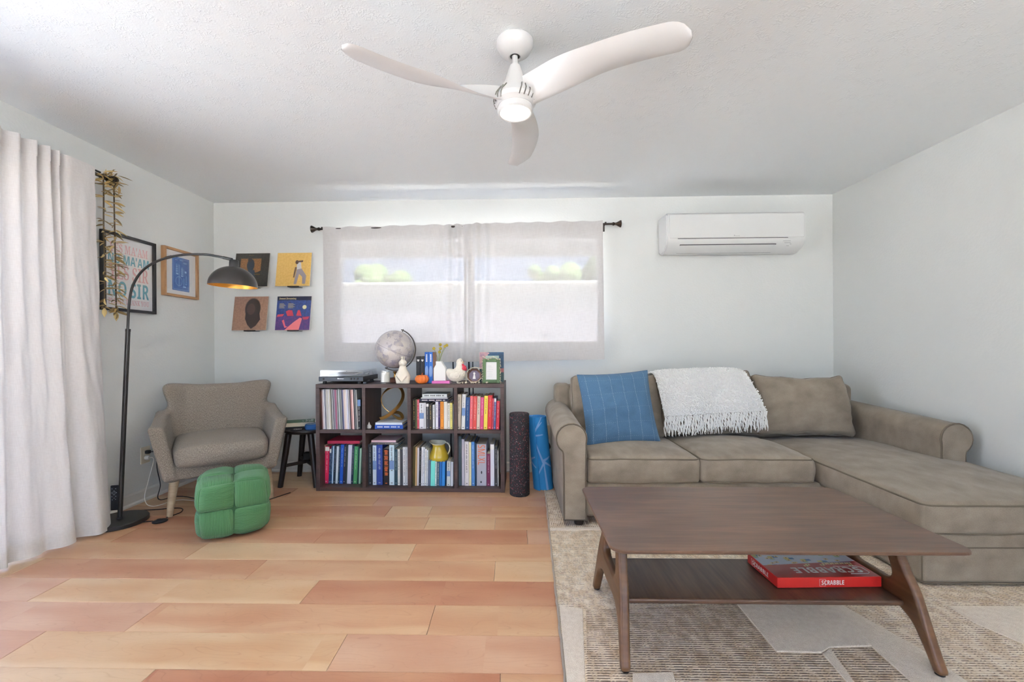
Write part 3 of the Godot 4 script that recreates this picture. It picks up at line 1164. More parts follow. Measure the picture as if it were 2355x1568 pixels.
func build_sofa_textiles() -> void:
	# the blue cushion with thin woven lines
	var w := 512
	var base_l := grey(w, w, 0.18, 81, 3)
	var px := PackedByteArray()
	px.resize(w * w * 3)
	for y in w:
		for x in w:
			var k := base_l[y * w + x] / 255.0
			var c := rgb(70, 101, 130).lerp(rgb(90, 122, 150), k)
			var gx := absf(fposmod(x + 3.0 * sin(y * 0.02), 85.0) - 40.0)
			var gy := absf(fposmod(y + 2.0 * sin(x * 0.017), 102.0) - 50.0)
			if gx < 1.2 and (y / 4) % 3 != 0:
				c = c.lerp(rgb(190, 200, 206), 0.5)
			if gy < 1.0 and (x / 5) % 3 == 0:
				c = c.lerp(rgb(190, 200, 206), 0.4)
			var o := (y * w + x) * 3
			px[o] = int(c.r * 255); px[o + 1] = int(c.g * 255); px[o + 2] = int(c.b * 255)
	mat("blue_linen", Color.WHITE, 0.9, {"tex": pic(w, w, px), "rim": 0.2, "spec": 0.1})
	var nz := noise(3.0, 83)
	var pil := mb()
	for side in [-1.0, 1.0]:
		var sd: float = side
		pil.sheet(32, 32, func(u: float, v: float) -> Vector3:
			var a := u * 2 - 1
			var b := v * 2 - 1
			var pinch := 1.0 - 0.06 * (1 - b * b)
			var pinch2 := 1.0 - 0.05 * (1 - a * a)
			var t := pow(maxf((1 - pow(a, 4)) * (1 - pow(b, 4)), 0.0), 0.55) * 0.075
			var cr := 0.012 * sin(b * 7.0 + a * 2.0 + 1.0) * exp(-pow((b + 0.25) * 3.0, 2.0)) * (1 - a * a)
			return Vector3(a * 0.262 * pinch, b * 0.262 * pinch2, sd * (t + 0.001 + t * 0.15 * nz.get_noise_2d(a, b) + (cr if sd > 0 else 0.0))), Vector2.ONE, Vector3(0, 0, sd))
	pil.t = pil.t
	var p := thing("throw_pillow", "square blue linen pillow with thin pale stitched lines", "pillow", Vector3(0.735, 0.675, -3.085))
	p.rotation = Vector3(-0.30, 0.10, 0.055)
	var po := obj("cover", pil, M.blue_linen, p)
	var edge := PackedVector3Array()
	for k in 48:
		var q := k / 12.0
		var s := fmod(q, 1.0) * 2 - 1
		var a: float = [s, 1.0, -s, -1.0][int(q)]
		var b: float = [1.0, -s, -1.0, s][int(q)]
		edge.append(Vector3(a * 0.262 * (1.0 - 0.06 * (1 - b * b)), b * 0.262 * (1.0 - 0.05 * (1 - a * a)), 0))
	obj("seam", mb().tube(edge, 0.0025, 5, false, true), M.blue_linen, po)
	# the white knitted throw over the middle back cushion
	mat("boucle", rgb(246, 244, 239), 0.95, {"spec": 0.1, "rim": 0.3})
	var base := Vector3(1.40, 0.92, -3.35)
	var t := thing("throw_blanket", "fluffy white throw with a long fringe over the middle back cushion", "blanket", base)
	var bump := noise(60.0, 91, FastNoiseLite.TYPE_SIMPLEX_SMOOTH, 2)
	var fall := func(u: float, v: float) -> Vector3:
		# u across, v from behind the cushion over its top and down the front
		var x0 := lerpf(1.045, 1.685, u)
		var x1 := lerpf(1.075, 1.790, u)
		var prof := [Vector2(-3.52, 0.80), Vector2(-3.47, 0.905), Vector2(-3.36, 0.935), Vector2(-3.29, 0.905), Vector2(-3.235, 0.82), Vector2(-3.185, 0.72), Vector2(-3.155, 0.62 + 0.02 * (1.0 - u))]
		var f := v * (prof.size() - 1)
		var i := mini(int(f), prof.size() - 2)
		var q: Vector2 = (prof[i] as Vector2).cubic_interpolate(prof[i + 1], prof[maxi(i - 1, 0)], prof[mini(i + 2, prof.size() - 1)], f - i)
		var x := lerpf(x0, x1, clampf((v - 0.3) / 0.7, 0, 1))
		var side := pow(absf(u * 2 - 1), 6.0)
		q.y -= 0.025 * side * (1.0 - v)
		return Vector3(x, q.y - 0.012 + 0.06 * (u - 0.5) * v, q.x + 0.012 * sin(u * 9.0) * v)
	var body := mb().sheet(90, 90, func(u: float, v: float) -> Vector3:
		var p0: Vector3 = fall.call(u, v)
		var nn := Vector3(0, 0.5, 0.85)
		return p0 + nn * (0.026 + 0.006 * bump.get_noise_2d(u * 0.65, v * 0.75)) - base, Vector2.ONE, Vector3(0, 0.3, 1))
	var bo := obj("body", body, M.boucle, t)
	# little loops of wool standing on the cloth
	var loop := mb().sphere(Vector3.ZERO, Vector3(0.0065, 0.0045, 0.0045), 7, 5).mesh()
	var mm := MultiMesh.new()
	mm.transform_format = MultiMesh.TRANSFORM_3D
	mm.mesh = loop
	mm.instance_count = 5200
	for i in mm.instance_count:
		var u := rng.randf()
		var v := rng.randf_range(0.12, 1.0)
		var p0: Vector3 = fall.call(u, v)
		mm.set_instance_transform(i, tf(p0 + Vector3(0, 0.016, 0.027) + Vector3(rng.randfn(), rng.randfn(), rng.randfn()) * 0.0025 - base, Vector3(rng.randf_range(-0.5, 0.5), rng.randf() * TAU, rng.randf() * TAU)))
	var mi := MultiMeshInstance3D.new()
	mi.name = "wool_loops"
	mi.multimesh = mm
	mi.material_override = M.boucle
	mi.set_meta("kind", "stuff")
	bo.add_child(mi)
	# the fringe, in bunches
	var fr := mb()
	for i in 230:
		var u := (i + rng.randf_range(-0.4, 0.4)) / 229.0
		var bunch := roundf(u * 30.0) / 30.0
		var p0: Vector3 = fall.call(clampf(u, 0, 1), 1.0) - base + Vector3(0, 0.012, 0.024)
		var drop := rng.randf_range(0.09, 0.145)
		var pull := (bunch - u) * 0.35
		var pts := PackedVector3Array()
		for k in 6:
			var f := k / 5.0
			pts.append(p0 + Vector3(pull * f + 0.006 * sin(f * 7.0 + i), -drop * f, 0.006 * cos(f * 6.0 + i * 1.7) + 0.012 * f))
		fr.tube(pts, PackedFloat32Array([0.0032, 0.0034, 0.003, 0.0032, 0.0028, 0.0016]), 5, false)
	var fo := obj("fringe", fr, M.boucle, t)
	fo.set_meta("kind", "stuff")


func rib_rug(seed_: int, light: Color, mid: Color, dark: Color, dark_share: float) -> Array:
	# a flat weave: ribs 11.5 mm apart across the rug, the weft showing through in dark stitches
	var w := 512
	var ribs := 40
	var r := RandomNumberGenerator.new()
	r.seed = seed_
	var tone := grey(w, w, 0.012, seed_, 3)
	var streak := grey(w, w, 0.03, seed_ + 1, 3, 1, 8)
	var cols := 73
	var cell := PackedFloat32Array()
	for i in cols * ribs:
		cell.append(r.randf())
	var px := PackedByteArray()
	px.resize(w * w * 3)
	var hh := PackedByteArray()
	hh.resize(w * w)
	for y in w:
		var f := y * ribs / float(w)
		var ri := int(f)
		var t := f - ri
		for x in w:
			var o := y * w + x
			var g := x * cols / float(w) + (0.5 if ri % 2 else 0.0)
			var ci := int(g) % cols
			var k := cell[ri * cols + ci]
			var st := streak[o] / 255.0
			var c := light.lerp(mid, clampf(0.2 + (tone[o] / 255.0 - 0.3) * 1.1 + (k - 0.5) * 0.45, 0.0, 1.0))
			var h := 0.55 + 0.45 * sin(PI * t)
			var gap := smoothstep(0.30, 0.0, t) + smoothstep(0.85, 1.0, t)
			if k < dark_share * (0.3 + 1.7 * st):
				c = c.lerp(dark, clampf(gap * 1.1, 0.0, 0.92))
				h -= gap * 0.35
			else:
				c = c.lerp(mid, gap * 0.45)
			px[o * 3] = int(c.r * 255); px[o * 3 + 1] = int(c.g * 255); px[o * 3 + 2] = int(c.b * 255)
			hh[o] = int(clampf(h, 0, 1) * 255)
	return [pic(w, w, px), lpic(w, w, hh)]


func px_poly(pts: Array, h: float) -> PackedVector2Array:
	var out := PackedVector2Array()
	for q in pts:
		var p := on_floor(q[0], q[1], h)
		out.append(Vector2(p.x, p.z))
	return out


# an outline on the floor given as (x, z), made a slab between two heights; uv in metres
func slab(poly: PackedVector2Array, y0: float, y1: float, off: Vector3) -> MB:
	var b := mb()
	var flip := PackedVector2Array()
	for q in poly:
		flip.append(Vector2(q.x, -q.y))
	b.prism(flip, y0, y1, minf(0.002, (y1 - y0) * 0.4))
	for i in b.v.size():
		b.t[i] = Vector2(b.v[i].x, b.v[i].y)
	b.move(Transform3D(Basis(Vector3(1, 0, 0), Vector3(0, 0, -1), Vector3(0, 1, 0)), -off))
	return b


func build_rug() -> void:
	var la := rib_rug(101, rgb(236, 224, 207), rgb(204, 182, 156), rgb(84, 72, 62), 0.36)
	var lb := rib_rug(131, rgb(224, 209, 190), rgb(178, 156, 132), rgb(66, 56, 50), 0.55)
	mat("rug_rib", Color.WHITE, 0.95, {"tex": la[0], "bump": la[1], "depth": 0.25, "uv": Vector3(2.17, 2.17, 1), "spec": 0.1})
	mat("rug_rib_dark", Color.WHITE, 0.95, {"tex": lb[0], "bump": lb[1], "depth": 0.25, "uv": Vector3(2.17, 2.17, 1), "spec": 0.1})
	mat("rug_line", Color.WHITE, 0.95, {"tex": la[0], "bump": la[1], "depth": 0.2, "uv": Vector3(2.17, 2.17, 1), "spec": 0.1})
	var l := grey(512, 512, 0.16, 141, 3)
	var l2 := grey(512, 512, 0.02, 142, 3)
	for i in l.size():
		l[i] = clampi(int(l[i] * 0.7 + l2[i] * 0.3), 0, 255)
	mat("rug_pile", Color.WHITE, 0.95, {"tex": ramp(512, 512, l, rgb(204, 187, 168), rgb(246, 236, 222)), "bump": lpic(512, 512, l), "depth": 0.35, "uv": Vector3(3.2, 3.2, 1), "spec": 0.1, "rim": 0.3})
	var org := Vector3(1.4, 0, -1.85)
	var rug := thing("area_rug", "beige patchwork rug of ribbed weave and cream pile under the coffee table", "rug", org)
	var ang := -0.0367
	var e := PackedVector2Array()
	for q in [[0.0, 0.0], [2.44, 0.0], [2.44, 3.05], [0.0, 3.05]]:
		var d := Vector2(q[0], q[1]).rotated(-ang)
		e.append(Vector2(0.236, -3.36) + d)
	# wavy edges
	var edge := PackedVector2Array()
	for i in 4:
		for k in 60:
			var f := k / 60.0
			var p := e[i].lerp(e[(i + 1) % 4], f)
			edge.append(p + Vector2(rng.randf_range(-1, 1), rng.randf_range(-1, 1)) * (0.0022 if k else 0.0))
	obj("ground_weave", slab(edge, 0.0015, 0.0072, org), M.rug_rib, rug)
	var top := 0.008
	var pan := [
		["line_panel", "rug_line", 0.0085, [[1255, 1132], [1440, 1132], [1440, 1212], [1263, 1214]]],
		["ribbed_panel", "rug_rib_dark", 0.0080, [[1347, 1402], [1690, 1387], [1785, 1500], [1890, 1502], [1945, 1568], [1990, 1640], [1352, 1640]]],
		["ribbed_panel", "rug_rib_dark", 0.0082, [[1911, 1490], [2003, 1487], [2094, 1568], [2165, 1640], [2050, 1640], [1966, 1568]]],
		["pile_panel", "rug_pile", 0.0115, [[1287, 1394], [1340, 1400], [1346, 1568], [1350, 1700], [1312, 1700], [1303, 1568]]],
		["pile_panel", "rug_pile", 0.0112, [[1692, 1386], [1925, 1385], [2130, 1500], [2225, 1568], [2330, 1640], [2166, 1640], [2095, 1568], [2004, 1486], [1910, 1489], [1890, 1501], [1786, 1499]]],
		["pile_panel", "rug_pile", 0.0110, [[1892, 1503], [1909, 1491], [1964, 1568], [2048, 1640], [1992, 1640], [1947, 1568]]],
		["pile_panel", "rug_pile", 0.0113, [[2180, 1394], [2420, 1394], [2420, 1510], [2240, 1432]]],
		["pile_panel", "rug_pile", 0.0109, [[1455, 1549], [1548, 1546], [1570, 1640], [1455, 1640]]],
		["pile_panel", "rug_pile", 0.0111, [[1264, 1214], [1420, 1212], [1420, 1218], [1265, 1220]]],
	]
	for q in pan:
		var b := slab(px_poly(q[3], top), 0.004, q[2], org)
		if q[0] == "line_panel":
			for i in b.t.size():
				b.t[i] = Vector2(b.t[i].y, b.t[i].x)
		obj(q[0], b, M[q[1]], rug)
	# bound edge on the side that shows
	var pts := PackedVector3Array()
	for k in 90:
		var p := e[3].lerp(e[0], k / 89.0)
		pts.append(Vector3(p.x + rng.randf_range(-0.002, 0.002), 0.0065, p.y) - org)
	obj("binding", mb().tube(pts, 0.0052, 6), M.rug_pile, rug)


func walnut(seed_: int, a: Color, b: Color, w := 1024, h := 512) -> ImageTexture:
	var n1 := grey(w, h, 0.02, seed_, 3, 8, 1)
	var n2 := grey(w, h, 0.09, seed_ + 1, 2, 16, 1)
	var n3 := grey(w, h, 0.006, seed_ + 2, 2, 2, 1)
	for i in n1.size():
		n1[i] = clampi(int(n1[i] * 0.45 + n2[i] * 0.35 + n3[i] * 0.3 - 12), 0, 255)
	return ramp(w, h, n1, a, b)


func build_coffee_table() -> void:
	M.walnut_tex = walnut(151, rgb(66, 46, 35), rgb(116, 88, 68))
	mat("walnut_top", Color.WHITE, 0.34, {"tex": M.walnut_tex, "uv": Vector3(0.8, 1.5, 1), "spec": 0.5})
	mat("leg_wood", rgb(120, 86, 56), 0.38, {"tex": walnut(171, rgb(170, 160, 150), rgb(255, 250, 245), 512, 256), "uv": Vector3(2, 2, 1)})
	var base := Vector3(0.893, 0.0, -1.735)
	var t := thing("coffee_table", "walnut coffee table with a lower shelf and splayed sculpted legs", "table", base)
	# the top: rounded corners, the edge cut back underneath
	var hx := 0.579
	var hz := 0.325
	var rings := [[0.0, 0.45], [-0.002, 0.4515], [-0.012, 0.452]]
	var b := mb()
	var prof := [[-0.045, 0.432], [-0.006, 0.4385], [0.0, 0.443], [0.0, 0.449], [-0.0025, 0.4515]]
	var loops := []
	for p in prof:
		loops.append(rounded_loop(hx + p[0], hz + p[0], 0.045 + p[0] * 0.5, p[1], 6))
	var cnt: int = loops[0].size()
	for l in loops:
		cnt = mini(cnt, l.size())
	# equal counts: sample each loop by its share of length
	var samp := func(l: Array, k: int, n_: int) -> Vector3:
		var f := k / float(n_) * l.size()
		var i := int(f)
		return (l[i % l.size()] as Vector3).lerp(l[(i + 1) % l.size()], f - i)
	var nn := 160
	for i in prof.size() - 1:
		for k in nn:
			var p0: Vector3 = samp.call(loops[i], k, nn)
			var p1: Vector3 = samp.call(loops[i], k + 1, nn)
			var q0: Vector3 = samp.call(loops[i + 1], k, nn)
			var q1: Vector3 = samp.call(loops[i + 1], k + 1, nn)
			b.face(p0, p1, q1, q0, Vector3(p0.x / hx, 0.2, p0.z / hz))
	for e in [[0, -1.0], [prof.size() - 1, 1.0]]:
		var mid := b.vert(Vector3(0, prof[e[0]][1], 0), Vector3(0, e[1], 0), Vector2.ZERO)
		var ids := PackedInt32Array()
		for k in nn:
			var p0: Vector3 = samp.call(loops[e[0]], k, nn)
			ids.append(b.vert(p0, Vector3(0, e[1], 0), Vector2(p0.x, p0.z)))
		for k in nn:
			b.tri(mid, ids[k], ids[(k + 1) % nn])
	obj("tabletop", b, M.walnut_top, t)
	obj("shelf", mb().rbox(Vector3(0, 0.19, 0), Vector3(0.985, 0.02, 0.31), 0.008, 2), M.walnut_top, t)
	# end frames: two legs leaning together, joined by a web at the shelf, an open slot above it
	var fld := func(p: Vector3) -> float:
		var az := absf(p.z)
		var q := Vector2(az, p.y)
		var a := Vector2(0.252, 0.014)
		var c := Vector2(0.066, 0.44)
		var ab := c - a
		var h := clampf((q - a).dot(ab) / ab.length_squared(), 0.0, 1.0)
		var rr := lerpf(0.017, 0.030, smoothstep(0.0, 0.42, h))
		var leg := (q - a - ab * h).length() - rr
		var web := Vector2(maxf(az - 0.145, 0.0), maxf(absf(p.y - 0.195) - 0.022, 0.0)).length() - 0.014
		var d2: float = smin(leg, web, 0.075)
		var top := maxf(az - 0.14, absf(p.y - 0.425) - 0.011)
		d2 = smin(d2, top, 0.03)
		d2 = maxf(d2, p.y - 0.430)
		d2 = maxf(d2, 0.0 - p.y)
		var w := Vector2(d2 + 0.010, absf(p.x) - 0.017 + 0.010)
		return Vector2(maxf(w.x, 0), maxf(w.y, 0)).length() + minf(maxf(w.x, w.y), 0.0) - 0.010
	var fr := mb().nets(fld, Vector3(-0.024, -0.012, -0.30), Vector3(0.024, 0.445, 0.30), 0.006)
	for s in [-1.0, 1.0]:
		var f := mb()
		f.add(fr)
		var lean := Transform3D(Basis(Vector3(1, 0, 0), Vector3(-s * 0.07, 1, 0), Vector3(0, 0, 1)), Vector3(s * 0.522, 0.0135, 0))
		f.move(lean)
		var fo := obj("leg_frame", f, M.leg_wood, t)
		for zz in [-1.0, 1.0]:
			obj("glide", mb().lathe(Vector3(s * 0.5205, 0.0122, zz * 0.252), [Vector2(0, 0), Vector2(0.014, 0), Vector2(0.014, 0.004), Vector2(0, 0.004)], 12), M.black_rubber, fo)


func build_board_game() -> void:
	# the box on the shelf, seen from its back edge, so that the lid reads upside down
	mat("box_red", rgb(204, 40, 34), 0.42, {"coat": 0.25})
	mat("box_red_deep", rgb(146, 30, 28), 0.36, {"coat": 0.3})
	mat("print_white", rgb(240, 236, 230), 0.5)
	mat("print_silver", rgb(205, 200, 198), 0.4)
	var sx := 0.394
	var sz := 0.196
	var hy := 0.040
	var at := Vector3(1.176, 0.2005, -1.757)
	var g := thing("board_game_box", "red board game box lying upside down to the viewer on the table shelf", "game box", at, 0.035)
	var tray := obj("tray", mb().rbox(Vector3(0, 0.018, 0), Vector3(sx - 0.006, 0.036, sz - 0.006), 0.002, 1), M.box_red_deep, g)
	var lid := obj("lid", mb().rbox(Vector3(0, hy / 2 + 0.0015, 0), Vector3(sx, hy - 0.002, sz), 0.002, 2), M.box_red, g)
	# the printed picture on the lid: deep red with a pale board, letter tiles and a rack
	var w := 512
	var h := 256
	var im := Image.create(w, h, false, Image.FORMAT_RGB8)
	im.fill(rgb(150, 30, 30))
	var rr := RandomNumberGenerator.new()
	rr.seed = 5
	# u along +x, v from the back (0) to the front (1)
	for y in h:
		for x in w:
			var edge := 0.52 - 0.14 * x / float(w)
			if y / float(h) < edge:
				var c := rgb(196, 204, 216)
				var cx := int(x / 26.0)
				var cy := int(y / 18.0)
				var k := (cx * 7 + cy * 13) % 17
				if k == 3: c = rgb(60, 110, 160)
				elif k == 9: c = rgb(150, 178, 150)
				elif k == 13: c = rgb(190, 180, 90)
				im.set_pixel(x, y, c)
	for i in 22:
		var x := rr.randi_range(20, 460)
		var y := rr.randi_range(20, 150)
		im.fill_rect(Rect2i(x, y, 22, 15), rgb(214, 190, 140))
		im.fill_rect(Rect2i(x + 8, y + 3, 6, 9), rgb(80, 60, 40))
	im.fill_rect(Rect2i(310, 105, 170, 8), rgb(90, 100, 150))
	for i in 6:
		im.fill_rect(Rect2i(320 + i * 26, 112, 23, 20), rgb(222, 196, 150))
		im.fill_rect(Rect2i(328 + i * 26, 116, 7, 12), rgb(70, 55, 40))
	mat("box_picture", Color.WHITE, 0.36, {"tex": ImageTexture.create_from_image(im), "coat": 0.3})
	var pl := mb()
	var ids := []
	for q in [[-1, -1, 0, 0], [1, -1, 1, 0], [1, 1, 1, 1], [-1, 1, 0, 1]]:
		ids.append(pl.vert(Vector3(q[0] * (sx / 2 - 0.003), hy + 0.0009, q[1] * (sz / 2 - 0.003)), Vector3.UP, Vector2(q[2], q[3])))
	pl.quad(ids[0], ids[1], ids[2], ids[3])
	obj("lid_print", pl, M.box_picture, lid)
	# the lid's title, upside down for the viewer: its letters stand towards the back
	var up := Transform3D(Basis(Vector3(-1, 0, 0), Vector3(0, 0, 1), Vector3(0, 1, 0)), Vector3(0.03, hy + 0.001, 0.045))
	letters(lid, "title", "SCRABBLE", font_sans, 0.262, 0.040, up, M.print_silver, 0.0004)
	var fr := PackedVector3Array([Vector3(0.075, 0, 0.018), Vector3(0.165, 0, 0.018), Vector3(0.178, 0, 0.030), Vector3(0.178, 0, 0.066), Vector3(0.166, 0, 0.075), Vector3(0.10, 0, 0.075)])
	for i in fr.size():
		fr[i] += Vector3(0, hy + 0.001, 0)
	obj("title_border", mb().tube(fr, 0.0011, 5), M.print_silver, lid)
	letters(lid, "front_title", "SCRABBLE", font_sans, 0.085, 0.0165, tf(Vector3(0.012, hy / 2 + 0.001, sz / 2)), M.print_white, 0.0004)
	letters(lid, "side_title", "SCRABBLE", font_sans, 0.105, 0.0165, tf(Vector3(-sx / 2, hy / 2 + 0.001, -0.01), Vector3(0, -PI / 2, 0)), M.print_white, 0.0004)
	for q in [[Vector3(-0.027, hy / 2 + 0.001, sz / 2 + 0.0004), 0.0, 0.011], [Vector3(-sx / 2 - 0.0004, hy / 2 + 0.001, -0.057), -PI / 2, 0.012]]:
		var sq := PackedVector3Array()
		for k in [[-1, -1], [1, -1], [1, 1], [-1, 1]]:
			sq.append(Vector3(k[0] * q[2], k[1] * 0.0125, 0))
		obj("title_border", mb().tube(sq, 0.0006, 4, false, true).move(tf(q[0], Vector3(0, q[1], 0))), M.print_white, lid)


func build_armchair() -> void:
	var l := grey(512, 512, 0.35, 201, 2)
	var l2 := grey(512, 512, 0.06, 202, 2)
	var l3 := grey(512, 512, 0.2, 203, 2, 1, 4)
	var hh := PackedByteArray()
	hh.resize(l.size())
	for i in l.size():
		hh[i] = clampi(int((l[i] - 128) * 1.5 + 128), 0, 255)
		l[i] = clampi(int(128 + (l[i] - 128) * 1.3 + (l2[i] - 128) * 0.25 + (l3[i] - 128) * 0.7), 0, 255)
	mat("tweed", Color.WHITE, 0.95, {"tex": ramp(512, 512, l, rgb(92, 83, 73), rgb(192, 181, 167)), "bump": lpic(512, 512, hh), "depth": 0.12, "tri": 0.34, "spec": 0.1, "rim": 0.3})
	mat("ash_wood", rgb(188, 172, 146), 0.5, {"tex": walnut(211, rgb(200, 190, 180), rgb(255, 252, 248), 256, 128), "uv": Vector3(1, 4, 1)})
	var c := thing("armchair", "grey tweed armchair with flared wings and pale tapered legs", "armchair", Vector3(-2.20, 0, -3.215), 0.64)
	var shell := func(p: Vector3) -> float:
		var ax := absf(p.x)
		# back, leaning, its edges curling forward as wings
		var zb := -0.205 - 0.16 * (p.y - 0.4) + 0.20 * ax * ax + 0.07 * smoothstep(0.20, 0.36, ax) * smoothstep(0.5, 0.8, p.y)
		var hx := 0.322 + 0.036 * smoothstep(0.66, 0.84, p.y) - 0.012 * smoothstep(0.84, 0.9, p.y)
		var ytop := 0.835 + 0.022 * smoothstep(0.1, 0.34, ax)
		var q := Vector3(ax - hx, absf(p.y - (ytop + 0.24) / 2) - (ytop - 0.24) / 2, absf(p.z - zb) - 0.048) + Vector3.ONE * 0.042
		var back := Vector3(maxf(q.x, 0), maxf(q.y, 0), maxf(q.z, 0)).length() + minf(maxf(q.x, maxf(q.y, q.z)), 0.0) - 0.042
		# arms, wider at the top
		var cx := 0.318 + 0.055 * (p.y - 0.35) / 0.25 * (0.6 + 0.4 * smoothstep(-0.2, 0.2, p.z))
		var at := 0.60 + 0.055 * smoothstep(0.15, -0.25, p.z)
		var a := Vector3(absf(ax - cx) - 0.044, absf(p.y - (at + 0.225) / 2) - (at - 0.225) / 2, absf(p.z - 0.015) - 0.268) + Vector3.ONE * 0.024
		var arm := Vector3(maxf(a.x, 0), maxf(a.y, 0), maxf(a.z, 0)).length() + minf(maxf(a.x, maxf(a.y, a.z)), 0.0) - 0.024
		var d: float = smin(back, arm, 0.07)
		var apron := sd_box(p - Vector3(0, 0.285, 0.0), Vector3(0.30, 0.055, 0.268), 0.02)
		return smin(d, apron, 0.012)
	obj("shell", mb().nets(shell, Vector3(-0.46, 0.19, -0.42), Vector3(0.46, 0.90, 0.33), 0.0125), M.tweed, c)
	var h := Vector3(0.285, 0.06, 0.265)
	var fn0 := stuffed(h, Vector3(0.006, 0.036, 0.02), 0.006, 205)
	var cu := mb().rbox(Vector3.ZERO, h * 2, 0.034, 4, 12)
	cu.bend(func(p: Vector3) -> Vector3:
		var o: Vector3 = fn0.call(p)
		o.z += 0.025 * (1.0 - pow(p.x / 0.285, 2.0)) * smoothstep(0.0, 0.265, p.z)
		o.x += 0.03 * signf(p.x) * smoothstep(0.10, 0.26, p.z) * smoothstep(0.2, 0.285, absf(p.x)) * -0.5
		return o)
	var co := obj("seat_cushion", cu, M.tweed, c)
	co.transform = tf(Vector3(0, 0.398, 0.055), Vector3(0.05, 0, 0))
	for q in [[-1, 1], [1, 1], [-1, -1], [1, -1]]:
		var lg := mb().tube(PackedVector3Array([Vector3(q[0] * 0.275, 0.235, q[1] * 0.22), Vector3(q[0] * 0.296, 0.05, q[1] * 0.256), Vector3(q[0] * 0.300, 0.0, q[1] * 0.265)]), PackedFloat32Array([0.030, 0.0195, 0.0165]), 16)
		obj("leg", lg, M.ash_wood, c)


func build_pouf() -> void:
	# corduroy: ribs 7 mm apart
	var w := 256
	var l := PackedByteArray()
	l.resize(w * w)
	var hh := PackedByteArray()
	hh.resize(w * w)
	var nz := grey(w, w, 0.1, 221, 2)
	for y in w:
		for x in w:
			var t := fposmod(x / 32.0, 1.0)
			var k := sin(PI * t)
			l[y * w + x] = int(clampf((0.30 + 0.7 * pow(k, 0.5)) * 255.0 + (nz[y * w + x] - 128) * 0.25, 0, 255))
			hh[y * w + x] = int(clampf(pow(k, 0.6), 0, 1) * 255)
	var tex := ramp(w, w, l, rgb(40, 76, 48), rgb(94, 142, 96))
	var ht := lpic(w, w, hh)
	mat("corduroy", Color.WHITE, 0.9, {"tex": ht if false else tex, "bump": ht, "depth": 0.25, "uv": Vector3(17.5, 17.5, 1), "rim": 0.4, "spec": 0.1})
	mat("corduroy_core", rgb(52, 92, 58), 0.9)
	var p := thing("woven_pouf", "green corduroy cube pouf of interwoven bands on the wood floor", "pouf", Vector3(-1.742, 0.0, -2.660), 0.583)
	var hx := 0.184
	var hz := 0.200
	var hy := 0.164
	var cy := 0.180
	obj("core", mb().rbox(Vector3(0, cy, 0), Vector3(hx * 2 - 0.02, hy * 2 - 0.02, hz * 2 - 0.02), 0.04, 3), M.corduroy_core, p)
	var faces := [[Vector3(0, 0, 1), Vector3(1, 0, 0), Vector3(0, 1, 0), hx, hy, hz], [Vector3(0, 0, -1), Vector3(-1, 0, 0), Vector3(0, 1, 0), hx, hy, hz],
		[Vector3(-1, 0, 0), Vector3(0, 0, 1), Vector3(0, 1, 0), hz, hy, hx], [Vector3(1, 0, 0), Vector3(0, 0, -1), Vector3(0, 1, 0), hz, hy, hx],
		[Vector3(0, 1, 0), Vector3(1, 0, 0), Vector3(0, 0, -1), hx, hz, hy], [Vector3(0, -1, 0), Vector3(1, 0, 0), Vector3(0, 0, 1), hx, hz, hy]]
	var fi := 0
	for f in faces:
		var nn: Vector3 = f[0]
		var e1: Vector3 = f[1]
		var e2: Vector3 = f[2]
		for i in 2:
			for j in 2:
				var along: bool = (i + j + fi) % 2 == 0      # ribs run up the face or across it
				var cu: Vector3 = e1 * (f[3] * (i - 0.5)) + e2 * (f[4] * (j - 0.5))
				var a: float = f[3] / 2.0
				var b: float = f[4] / 2.0
				var b_ := mb()
				b_.sheet(14, 14, func(u: float, v: float) -> Vector3:
					var s := u * 2 - 1
					var t := v * 2 - 1
					# a band goes under its neighbours at its two ends and bulges between
					var end := t if along else s
					var side := s if along else t
					var bulge := 0.030 * sqrt(maxf(1.0 - pow(absf(side), 5.0), 0.0)) * (1.0 - 0.80 * pow(absf(end), 3.0))
					var su := s * a * (1.03 if along else 1.06)
					var sv := t * b * (1.06 if along else 1.03)
					var gu := clampf(cu.dot(e1) + su, -float(f[3]) + 0.012, float(f[3]) - 0.012)
					var gv := clampf(cu.dot(e2) + sv, -float(f[4]) + 0.012, float(f[4]) - 0.012)
					var p0: Vector3 = e1 * gu + e2 * gv + nn * (float(f[5]) - 0.020 + bulge)
					# round the whole cube off towards its corners
					var q := p0 / Vector3(hx, hy, hz)
					var m := maxf(0.0, absf(q.x * q.y * q.z) - 0.25)
					p0 *= 1.0 - 0.10 * m
					var tl := maxf(0.0, (absf(q.x) - 0.8)) * maxf(0.0, absf(q.y) - 0.8) + maxf(0.0, (absf(q.z) - 0.8)) * maxf(0.0, absf(q.y) - 0.8) + maxf(0.0, (absf(q.z) - 0.8)) * maxf(0.0, absf(q.x) - 0.8)
					p0 *= 1.0 - 0.5 * tl
					return p0 + Vector3(0, cy, 0), Vector2.ONE, nn)
				for k in b_.t.size():
					var uv := b_.t[k]
					b_.t[k] = Vector2(uv.x * a * 2, uv.y * b * 2) if along else Vector2(uv.y * b * 2, uv.x * a * 2)
				obj("woven_band", b_, M.corduroy, p)
		fi += 1


